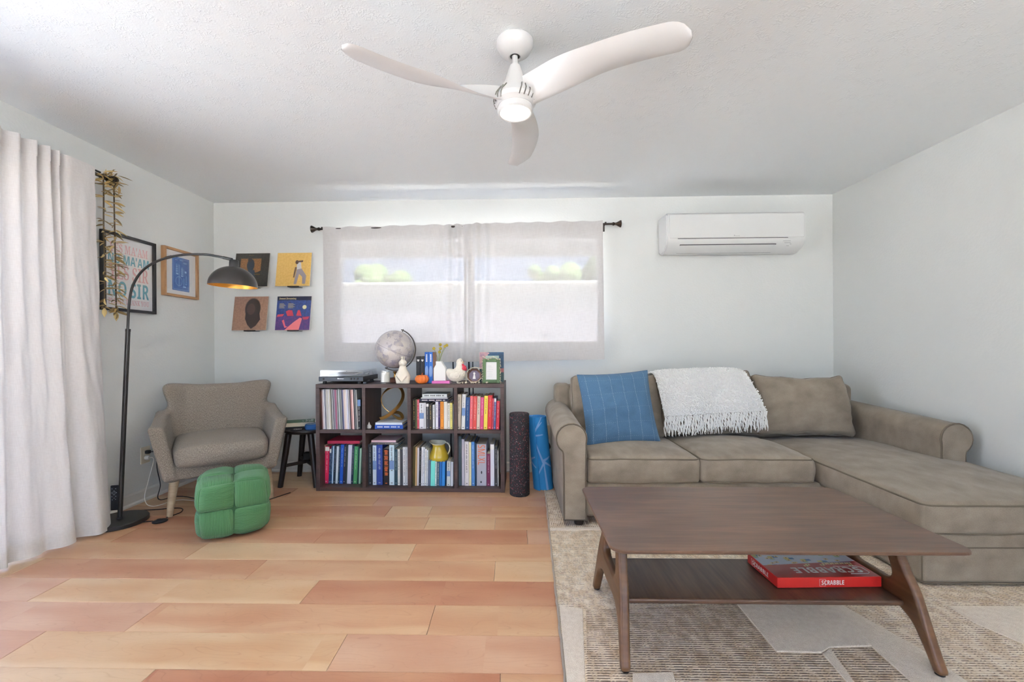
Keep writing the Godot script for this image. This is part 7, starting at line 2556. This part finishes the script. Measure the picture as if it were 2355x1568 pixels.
func build_shelf_top_things() -> void:
	# candle in a glass jar
	mat("wax", rgb(238, 234, 220), 0.5)
	mat("jar_glass", Color(0.95, 0.98, 0.97), 0.02, {"alpha": 0.10, "spec": 0.5})
	var cd := thing("candle_jar", "white candle in a clear glass jar beside the record player", "candle", top_at(886, 0.075), SHELF_TURN)
	obj("jar", mb().lathe(Vector3.ZERO, [Vector2(0, 0), Vector2(0.036, 0.0), Vector2(0.039, 0.004), Vector2(0.039, 0.098), Vector2(0.0375, 0.0995), Vector2(0.036, 0.098), Vector2(0.036, 0.011), Vector2(0, 0.010)], 40, 30.0), M.jar_glass, cd)
	obj("wax", mb().lathe(Vector3(0, 0.012, 0), [Vector2(0, 0), Vector2(0.0345, 0), Vector2(0.0345, 0.074), Vector2(0.031, 0.077), Vector2(0, 0.076)], 32, 30.0), M.wax, cd)
	obj("wick", mb().tube(PackedVector3Array([Vector3(0, 0.087, 0), Vector3(0.001, 0.098, 0)]), 0.0012, 6), M.ink_dark, cd)
	# torso vase
	mat("ceramic_cream", rgb(236, 226, 208), 0.6)
	var tv := thing("torso_vase", "cream ceramic vase shaped like a headless female torso", "vase", top_at(926.5, 0.06), SHELF_TURN)
	var torso := func(p: Vector3) -> float:
		var ax := absf(p.x)
		var q := Vector3(ax, p.y, p.z)
		var d: float = sd_ell(p - Vector3(0, 0.052, 0), Vector3(0.056, 0.062, 0.040))
		d = smin(d, sd_cap(q, Vector3(0.026, 0.0, 0.002), Vector3(0.026, 0.05, 0.004), 0.027, 0.031), 0.012)
		d = smin(d, sd_ell(p - Vector3(0, 0.118, 0), Vector3(0.028, 0.040, 0.022)), 0.025)
		d = smin(d, sd_ell(p - Vector3(0, 0.160, 0), Vector3(0.033, 0.026, 0.021)), 0.012)
		d = smin(d, (q - Vector3(0.014, 0.152, 0.016)).length() - 0.0125, 0.006)
		d = smin(d, sd_cap(p, Vector3(0, 0.175, 0), Vector3(0, 0.214, 0), 0.016, 0.0175), 0.008)
		# the fold of the thighs
		d = maxf(d, 0.0035 - Vector2(ax * 0.9 - maxf(p.y - 0.006, 0.0) * 0.72, maxf(0.0, 0.036 - p.z) * 0.4).length() if p.y < 0.062 and p.z > 0.0 else -1.0)
		d = maxf(d, -(Vector2(p.x, p.z).length() - 0.0135) if p.y > 0.19 else -1.0)
		return maxf(maxf(d, -p.y), p.y - 0.214)
	obj("body", mb().nets(torso, Vector3(-0.066, -0.006, -0.052), Vector3(0.066, 0.222, 0.056), 0.004), M.ceramic_cream, tv)
	# four upright books
	for q in [[957.0, 966.5, 819.5, 22, 24, 30, "black hardback with white spine marks next to the globe", 0.09, 1], [966.8, 976.0, 819.5, 26, 28, 34, "black hardback with white spine marks next to the tall blue book", 0.09, 1],
		[976.6, 985.6, 809.5, 30, 92, 176, "tall glossy blue book standing beside the black hardbacks", 0.075, 4], [986.0, 995.0, 809.5, 36, 104, 190, "tall glossy blue book with a brown side beside the house vase", 0.075, 4]]:
		var a := in_shelf(q[0], q[2], q[7])
		var b := in_shelf(q[1], q[2], q[7])
		var hh := a.y - SHELF_H - 0.0005
		var bk := thing("book", q[6], "book", from_shelf(Vector3((a.x + b.x) / 2, SHELF_H + 0.0004, -q[7])), SHELF_TURN, "upright books on the bookshelf top")
		var m := book_mesh(b.x - a.x - 0.0004, hh, 0.155)
		obj("cover", m[0], cover_mat(rgb(q[3], q[4], q[5]), 0.3), bk)
		obj("pages", m[1], M.paper_white, bk)
		var mk := mb()
		var t := b.x - a.x
		if q[8] == 1:
			mk.box(Vector3(0, hh * 0.86, 0.0003), Vector3(t * 0.55, 0.010, 0.0005)).box(Vector3(0, hh * 0.84, 0.0003), Vector3(t * 0.25, 0.014, 0.0005)).box(Vector3(0, hh * 0.28, 0.0003), Vector3(t * 0.85, 0.004, 0.0005))
			obj("spine_mark", mk, M.print_white, bk)
		else:
			for k in 9:
				mk.box(Vector3(0, hh * (0.92 - k * 0.028), 0.0003), Vector3(t * 0.34, 0.005, 0.0005))
			obj("spine_lettering", mk, M.print_white, bk)
			obj("spine_picture", mb().sphere(Vector3(0, hh * 0.38, 0), Vector3(t * 0.44, 0.045, 0.0008), 16, 8), M.ink_blue, bk)
			if q[0] > 980.0:
				mat("cover_tan", rgb(168, 116, 86), 0.45)
				obj("side_print", mb().box(Vector3(t / 2 - 0.0001, hh * 0.5, -0.078), Vector3(0.0006, hh * 0.98, 0.15)), M.cover_tan, bk)
	# pumpkin
	mat("pumpkin_orange", rgb(224, 118, 52), 0.22, {"coat": 0.5, "coat_rough": 0.08})
	mat("pumpkin_stem", rgb(196, 96, 46), 0.4)
	var pk := thing("pumpkin", "small glossy orange ceramic pumpkin on the bookshelf top", "pumpkin", top_at(970.5, 0.05), SHELF_TURN)
	var pm := mb().lathe(Vector3.ZERO, [Vector2(0, 0.006), Vector2(0.026, 0.0), Vector2(0.044, 0.008), Vector2(0.055, 0.028), Vector2(0.055, 0.042), Vector2(0.044, 0.060), Vector2(0.024, 0.068), Vector2(0, 0.062)], 72, 60.0)
	pm.bend(func(p: Vector3) -> Vector3:
		var a := atan2(p.z, p.x)
		var k := 1.0 - 0.10 * pow(absf(cos(a * 5.0)), 6.0)
		return Vector3(p.x * k, p.y, p.z * k))
	obj("body", pm, M.pumpkin_orange, pk)
	obj("lid_seam", mb().tube(curve([Vector3(0.053, 0.036, 0), Vector3(0, 0.036, 0.053), Vector3(-0.053, 0.036, 0), Vector3(0, 0.036, -0.053)], 10, true), 0.0012, 5, false, true), M.pumpkin_stem, pk)
	obj("stem", mb().tube(curve([Vector3(0, 0.060, 0), Vector3(0.001, 0.072, 0), Vector3(0.005, 0.082, 0)], 4), PackedFloat32Array([0.007, 0.0062, 0.0055, 0.005, 0.0048, 0.0046, 0.0045, 0.0045, 0.0045]), 8), M.pumpkin_stem, pk)
	# pink book with the house vase on it
	mat("pink_cover", rgb(216, 110, 176), 0.4)
	var pa := in_shelf(993, 880, 0.035)
	var pb := in_shelf(1034, 880, 0.035)
	var pw := pb.x - pa.x
	plain_book(null, "pink_book", "slim pink book lying under the white house-shaped vase", Vector3(pw, 0.020, 0.10), from_shelf(Vector3((pa.x + pb.x) / 2, SHELF_H + 0.0004, -0.085)), Vector3(0, SHELF_TURN, 0), M.pink_cover, M.paper_white)
	var hv := thing("house_vase", "white ceramic vase shaped like a gabled house with a few stems", "vase", top_at(1012.5, 0.075) + Vector3(0, 0.0204, 0), SHELF_TURN)
	var pent := PackedVector2Array([Vector2(-0.047, 0), Vector2(0.047, 0), Vector2(0.047, 0.098), Vector2(0.018, 0.142), Vector2(0.014, 0.152), Vector2(-0.030, 0.152), Vector2(-0.030, 0.126), Vector2(-0.047, 0.098)])
	obj("body", mb().prism(pent, -0.028, 0.028, 0.003), M.bisque, hv)
	# billy button stems
	mat("stem_green", rgb(132, 146, 92), 0.7)
	mat("flower_yellow", rgb(188, 166, 62), 0.85)
	var fl := thing("dried_flowers", "dried yellow ball flowers standing in the house-shaped vase", "flowers", hv.position + Vector3(-0.012, 0.1525, 0))
	var fp := in_shelf(1009, 833, 0.075)
	for q in [[998, 804], [1012.5, 795], [1023, 799], [1027, 796.5], [1013, 804], [1010.5, 812]]:
		var l := in_shelf(q[0], q[1], 0.075)
		var tip := l - fp + Vector3(0.002, 0.0, rng.randf_range(-0.012, 0.012))
		var st := obj("stem", mb().tube(curve([Vector3(tip.x * 0.12, 0, 0), Vector3(tip.x * 0.45, tip.y * 0.5, tip.z * 0.5), tip], 5), 0.0018, 6), M.stem_green, fl)
		var ball := mb().sphere(tip, Vector3.ONE * rng.randf_range(0.0105, 0.0135), 14, 10)
		var bn := noise(260.0, 451)
		ball.bend(func(p: Vector3) -> Vector3: return p + (p - tip) * 0.10 * bn.get_noise_3dv(p))
		obj("flower_head", ball, M.flower_yellow, st)
	# hen
	mat("hen_white", rgb(238, 230, 212), 0.85, {"rim": 0.3})
	mat("hen_red", rgb(206, 58, 76), 0.6)
	mat("hen_beak", rgb(226, 180, 120), 0.5)
	var hn := thing("toy_hen", "fluffy cream toy hen with a red wattle on the bookshelf top", "toy hen", top_at(1050, 0.06), SHELF_TURN)
	var fluff := noise(90.0, 461, FastNoiseLite.TYPE_SIMPLEX_SMOOTH, 2)
	obj("body", mb().nets(func(p: Vector3) -> float:
		var d: float = sd_ell(p - Vector3(-0.002, 0.062, 0), Vector3(0.068, 0.050, 0.046))
		d = smin(d, sd_cap(p, Vector3(0.028, 0.08, 0), Vector3(0.022, 0.158, 0), 0.036, 0.022), 0.03)
		d = smin(d, (p - Vector3(0.026, 0.168, 0)).length() - 0.025, 0.012)
		d = smin(d, sd_ell(p - Vector3(-0.060, 0.090, 0), Vector3(0.022, 0.024, 0.020)), 0.03)
		d = smin(d, sd_ell(Vector3(p.x + 0.01, p.y - 0.064, absf(p.z) - 0.040), Vector3(0.040, 0.026, 0.012)), 0.01)
		return d + 0.0028 * fluff.get_noise_3dv(p), Vector3(-0.095, 0.004, -0.066), Vector3(0.086, 0.202, 0.066), 0.0052), M.hen_white, hn)
	var wat := mb()
	for q in [[0.052, 0.142, 0.010, 0.010], [0.060, 0.128, 0.012, 0.013], [0.068, 0.116, 0.012, 0.013], [0.056, 0.116, 0.020, 0.011], [0.074, 0.108, 0.010, 0.009], [0.063, 0.126, -0.008, 0.012]]:
		wat.sphere(Vector3(q[0], q[1], q[2]), Vector3(q[3], q[3] * 1.15, q[3] * 0.8), 12, 8)
	obj("wattle", wat, M.hen_red, hn)
	obj("comb", mb().sphere(Vector3(0.030, 0.190, 0), Vector3(0.012, 0.006, 0.005), 10, 6), M.hen_white, hn)
	obj("beak", mb().lathe(Vector3.ZERO, [Vector2(0.006, 0), Vector2(0.004, 0.008), Vector2(0, 0.016)], 10).move(tf(Vector3(0.048, 0.164, 0.004), Vector3(0, 0, -1.75))), M.hen_beak, hn)
	obj("eye", mb().sphere(Vector3(0.040, 0.174, 0.018), Vector3.ONE * 0.0035, 8, 6), M.ink_dark, hn)
	for s in [-1.0, 1.0]:
		var ft := mb().tube(PackedVector3Array([Vector3(0.005, 0.03, s * 0.018), Vector3(0.008, 0.004, s * 0.018)]), 0.004, 6)
		for k in [-0.5, 0.0, 0.5]:
			ft.tube(PackedVector3Array([Vector3(0.008, 0.004, s * 0.018), Vector3(0.032, 0.003, s * 0.018 + k * 0.03)]), 0.0028, 6)
		obj("foot", ft, M.hen_white, hn)
	# pictures at the right end
	var cw := 96
	var ch := 112
	var im := Image.create(cw, ch, false, Image.FORMAT_RGB8)
	var n0 := grey(cw, 112, 0.05, 471, 3)
	for y in ch:
		for x in cw:
			var k := n0[y * cw + x] / 255.0
			var c := rgb(26, 84, 122).lerp(rgb(20, 52, 80), k)
			if x < 30 + 10 * k:
				c = rgb(150, 120, 140).lerp(rgb(206, 160, 150), k)
			if y > 62:
				c = rgb(24, 62, 66).lerp(rgb(46, 84, 80), k)
			if y > 60 and y < 76 and x > 70:
				c = rgb(150, 84, 84)
			im.set_pixel(x, y, c)
	mat("small_painting", Color.WHITE, 0.45, {"tex": ImageTexture.create_from_image(im)})
	mat("canvas_edge", rgb(222, 216, 206), 0.7)
	var ca := in_shelf(1102, 809.5, 0.16)
	var cb := in_shelf(1159, 809.5, 0.16)
	var cwid := cb.x - ca.x
	var chg := ca.y - SHELF_H
	var cv := thing("small_canvas", "small dark blue painting with a pink side behind the green frame", "painting", from_shelf(Vector3((ca.x + cb.x) / 2, SHELF_H + 0.0012, -0.155)), SHELF_TURN)
	cv.rotation.x = -0.06
	obj("canvas", mb().rbox(Vector3(0, chg / 2, -0.010), Vector3(cwid, chg, 0.02), 0.002, 1), M.canvas_edge, cv)
	var pl := mb()
	var ids := []
	for q in [[-1, 1, 0, 0], [1, 1, 1, 0], [1, -1, 1, 1], [-1, -1, 0, 1]]:
		ids.append(pl.vert(Vector3(q[0] * (cwid / 2 - 0.0015), chg / 2 + q[1] * (chg / 2 - 0.0015), 0.0006), Vector3(0, 0, 1), Vector2(q[2], q[3])))
	pl.quad(ids[0], ids[1], ids[2], ids[3])
	obj("picture", pl, M.small_painting, cv)
	mat("frame_green", rgb(84, 112, 70), 0.5)
	mat("shell_cream", rgb(226, 212, 186), 0.55)
	var ga := in_shelf(1110, 879, 0.075)
	var gb := in_shelf(1150, 879, 0.075)
	var gw := gb.x - ga.x
	var gh := in_shelf(1110, 825, 0.075).y - SHELF_H
	var gf := thing("green_photo_frame", "green photo frame trimmed with shells holding a white note", "photo frame", from_shelf(Vector3((ga.x + gb.x) / 2, SHELF_H + 0.0012, -0.07)), SHELF_TURN)
	gf.rotation.x = -0.10
	var bw := 0.026
	for s in [-1.0, 1.0]:
		obj("frame_bar", mb().rbox(Vector3(s * (gw / 2 - bw / 2), gh / 2, 0), Vector3(bw, gh, 0.016), 0.003, 2), M.frame_green, gf)
		obj("frame_bar", mb().rbox(Vector3(0, gh / 2 + s * (gh / 2 - bw / 2), 0), Vector3(gw - bw * 2, bw, 0.016), 0.003, 2), M.frame_green, gf)
	var note := obj("note", mb().box(Vector3(0, gh / 2, -0.002), Vector3(gw - bw * 2, gh - bw * 2, 0.003)), M.poster_paper, gf)
	var mk := mb()
	for k in 7:
		mk.box(Vector3(-0.012 + (k % 3) * 0.004, gh * 0.70 - k * 0.014, 0.0002), Vector3(0.03 + (k * 5 % 4) * 0.004, 0.0012, 0.0006))
	obj("note_lines", mk, M.ac_grey, note)
	obj("back_card", mb().rbox(Vector3(0.006, gh + 0.008, -0.014), Vector3(gw * 0.78, 0.034, 0.006), 0.002, 1), cover_mat(rgb(168, 184, 170)), gf)
	var beads := mb()
	var sh := RandomNumberGenerator.new()
	sh.seed = 12
	for k in 70:
		var f := k / 69.0
		var p: Vector3
		if f < 0.3:
			p = Vector3(-gw / 2 - 0.002, lerpf(0.0, gh, f / 0.3), 0.006)
		elif f < 0.7:
			p = Vector3(lerpf(-gw / 2, gw / 2, (f - 0.3) / 0.4), gh + 0.004 + 0.012 * sin(f * 26.0), 0.008)
		else:
			p = Vector3(gw / 2 + 0.002, lerpf(gh, 0.0, (f - 0.7) / 0.3), 0.006)
		beads.sphere(p + Vector3(sh.randf_range(-0.004, 0.004), sh.randf_range(-0.003, 0.003), sh.randf_range(0, 0.004)), Vector3(sh.randf_range(0.003, 0.0055), sh.randf_range(0.0025, 0.004), 0.0035), 7, 5)
	obj("shell_trim", beads, M.shell_cream, gf)
	# small eight-sided frame
	mat("frame_brown", rgb(116, 82, 68), 0.4)
	mat("photo_violet", rgb(110, 98, 118), 0.4)
	var oa := in_shelf(1091, 860, 0.10)
	var orr := 0.060
	var of := thing("octagonal_frame", "small eight-sided brown picture frame beside the toy hen", "photo frame", from_shelf(Vector3(oa.x, SHELF_H + 0.0012, -0.10)), SHELF_TURN)
	of.rotation.x = -0.10
	var oct := mb().lathe(Vector3.ZERO, [Vector2(orr - 0.016, 0.0), Vector2(orr, 0.0), Vector2(orr, 0.010), Vector2(orr - 0.005, 0.014), Vector2(orr - 0.016, 0.008), Vector2(orr - 0.016, 0.0)], 8, 5.0)
	oct.move(Transform3D(Basis(Vector3(1, 0, 0), Vector3(0, 0, 1), Vector3(0, -1, 0)) * Basis(Vector3.UP, PI / 8), Vector3(0, orr * 0.925, 0)))
	obj("frame_ring", oct, M.frame_brown, of)
	var op := obj("photo", mb().lathe(Vector3.ZERO, [Vector2(0, 0.003), Vector2(orr - 0.015, 0.003), Vector2(orr - 0.015, 0.005), Vector2(0, 0.005)], 8, 5.0).move(Transform3D(Basis(Vector3(1, 0, 0), Vector3(0, 0, 1), Vector3(0, -1, 0)) * Basis(Vector3.UP, PI / 8), Vector3(0, orr * 0.925, 0))), M.photo_violet, of)
	obj("photo_shape", mb().prism(PackedVector2Array([Vector2(-0.014, 0.030), Vector2(0.010, 0.030), Vector2(0.004, 0.064), Vector2(0.008, 0.076), Vector2(-0.002, 0.084), Vector2(-0.010, 0.076), Vector2(-0.006, 0.064)]), 0.005, 0.0056), M.bisque, op)
	obj("cord_trim", mb().tube(curve([Vector3(-0.062, 0.002, 0.012), Vector3(-0.068, 0.05, 0.010), Vector3(-0.045, 0.10, 0.014), Vector3(0.0, 0.120, 0.013), Vector3(0.05, 0.112, 0.012)], 8), 0.0028, 6).tube(curve([Vector3(-0.062, 0.06, 0.014), Vector3(-0.05, 0.03, 0.018), Vector3(-0.02, 0.006, 0.02), Vector3(0.03, 0.012, 0.018), Vector3(0.056, 0.04, 0.016)], 8), 0.0026, 6), M.shell_cream, of)
	# white shells scattered in front
	var spots := [[1064, 0.035], [1069, 0.03], [1083, 0.045], [1089, 0.04], [1096, 0.05], [1101, 0.04], [1117, 0.03]]
	for i in spots.size():
		var s := obj("seashell", mb().lathe(Vector3.ZERO, [Vector2(0, 0), Vector2(0.007, 0.002), Vector2(0.006, 0.006), Vector2(0.0075, 0.009), Vector2(0.005, 0.014), Vector2(0, 0.022)], 10, 80.0).move(tf(Vector3(0, 0.0065, 0), Vector3(1.45, 0, 0))), M.shell_cream)
		s.position = top_at(spots[i][0], spots[i][1])
		s.rotation.y = i * 1.3
		tag(s, "small white shell lying before the picture frames on the bookshelf", "seashell", "shells on the bookshelf top")


func build_exercise_gear() -> void:
	# foam roller, black with red and white flecks
	var w := 512
	var im := Image.create(w, w, false, Image.FORMAT_RGB8)
	im.fill(rgb(34, 33, 37))
	var r := RandomNumberGenerator.new()
	r.seed = 77
	for i in 1500:
		var c: Color = [rgb(190, 60, 74), rgb(206, 150, 156), rgb(150, 150, 156), rgb(160, 40, 50)][r.randi_range(0, 3)]
		var s := r.randi_range(2, 5)
		im.fill_rect(Rect2i(r.randi_range(0, w - 8), r.randi_range(0, w - 8), s, r.randi_range(3, 7)), c.darkened(r.randf() * 0.4))
	mat("roller_foam", Color.WHITE, 0.75, {"tex": ImageTexture.create_from_image(im), "uv": Vector3(1, 1.9, 1)})
	var fr := thing("foam_roller", "black foam roller with red flecks standing on end beside the bookshelf", "foam roller", Vector3(0.040, 0.0002, -3.292))
	obj("roll", mb().lathe(Vector3.ZERO, [Vector2(0, 0), Vector2(0.070, 0), Vector2(0.0755, 0.006), Vector2(0.0755, 0.608), Vector2(0.070, 0.614), Vector2(0, 0.614)], 40, 40.0), M.roller_foam, fr)
	# yoga mat: one long sheet rolled up
	var ym := Image.create(256, 256, false, Image.FORMAT_RGB8)
	ym.fill(rgb(46, 142, 214))
	var light := rgb(134, 178, 232)
	var br := func(x0: float, y0: float, x1: float, y1: float, wd: float) -> void:
		for k in 120:
			var f := k / 119.0
			disc(ym, lerpf(x0, x1, f), lerpf(y0, y1, f), wd * (1.0 - 0.5 * f), wd * (1.0 - 0.5 * f), light)
	br.call(120.0, 0.0, 128.0, 90.0, 7.0)
	br.call(128.0, 90.0, 180.0, 190.0, 6.0)
	br.call(180.0, 190.0, 120.0, 256.0, 5.0)
	br.call(128.0, 96.0, 180.0, 40.0, 5.0)
	br.call(128.0, 100.0, 80.0, 80.0, 5.0)
	br.call(128.0, 104.0, 84.0, 116.0, 5.0)
	br.call(180.0, 190.0, 120.0, 196.0, 4.0)
	br.call(160.0, 214.0, 120.0, 240.0, 4.0)
	br.call(30.0, 0.0, 50.0, 120.0, 6.0)
	br.call(50.0, 120.0, 10.0, 220.0, 5.0)
	mat("mat_foam", Color.WHITE, 0.7, {"tex": ImageTexture.create_from_image(ym), "uv": Vector3(1.0 / 0.34, 1.0 / 0.56, 1)})
	M.mat_foam.uv1_offset = Vector3(0.26, 0, 0)
	mat("mat_edge", rgb(96, 158, 214), 0.7)
	var poly := PackedVector2Array()
	var turns := 5.4
	var n := 190
	var start := 4.3
	for i in n + 1:
		var f := i / float(n)
		var a := start - f * turns * TAU
		var rad := lerpf(0.0765, 0.018, f) + 0.010 * pow(1.0 - minf(f * turns, 1.0), 3.0)
		poly.append(Vector2(cos(a), sin(a)) * rad)
	for i in n + 1:
		var f := (n - i) / float(n)
		var a := start - f * turns * TAU
		var rad := lerpf(0.0765, 0.018, f) - 0.0062 + 0.010 * pow(1.0 - minf(f * turns, 1.0), 3.0)
		poly.append(Vector2(cos(a), sin(a)) * rad)
	var ymt := thing("yoga_mat", "rolled blue yoga mat with pale branch pattern beside the sofa arm", "yoga mat", Vector3(0.236, 0.0002, -3.452))
	var sw := swept(poly, 0.0, 0.565, 10, func(p: Vector3) -> Vector3:
		# looser at the foot, leaning a little towards the roller at the top
		var k := p.z / 0.565
		return Vector3(p.x * lerpf(1.06, 0.98, k) - 0.048 * k, p.y * lerpf(1.06, 0.98, k), p.z))
	sw.move(Transform3D(Basis(Vector3(1, 0, 0), Vector3(0, 0, -1), Vector3(0, 1, 0)), Vector3.ZERO))
	obj("roll", sw, M.mat_foam, ymt)
	# cords that hang behind the bookshelf and beside the sofa
	var cords := [[1041.5, "straight black cord hanging down the wall behind the toy hen"], [1078.0, "thick black cord hanging down the wall behind the eight-sided frame"], [1087.0, "thin black cord hanging down the wall behind the eight-sided frame"]]
	for i in 3:
		var top := hit(cords[i][0], 815, 2, -3.868)
		var c := obj("hanging_cord", mb().tube(curve([Vector3.ZERO, Vector3(0.004, -0.4, 0), Vector3(-0.02 + i * 0.02, -0.75, 0.01), Vector3(0.01 * i, -top.y + 0.008, 0.03)], 8), [0.0055, 0.0065, 0.0045][i], 8), M.black_rubber)
		c.position = top
		tag(c, cords[i][1], "cord")
	var pc := obj("coiled_cord", mb().tube(curve([Vector3(0, 0.32, -0.02), Vector3(0.03, 0.26, 0.01), Vector3(-0.02, 0.20, 0.02), Vector3(0.025, 0.14, 0.01), Vector3(-0.01, 0.06, 0.02), Vector3(0.02, 0.006, 0.0), Vector3(0.06, 0.004, 0.04)], 10), 0.006, 8).rbox(Vector3(0.002, 0.335, -0.02), Vector3(0.028, 0.04, 0.03), 0.006, 2), M.black_rubber)
	pc.position = Vector3(0.275, 0, -3.72)
	tag(pc, "black cord hanging in loose coils between the yoga mat and the sofa", "cord")
	var o2 := thing("low_outlet", "ivory wall outlet with a plug behind the foam roller", "outlet", Vector3(0.283, 0.355, ZB))
	obj("plate", mb().rbox(Vector3(0, 0, 0.003), Vector3(0.075, 0.118, 0.006), 0.0028, 2), M.outlet_ivory, o2)
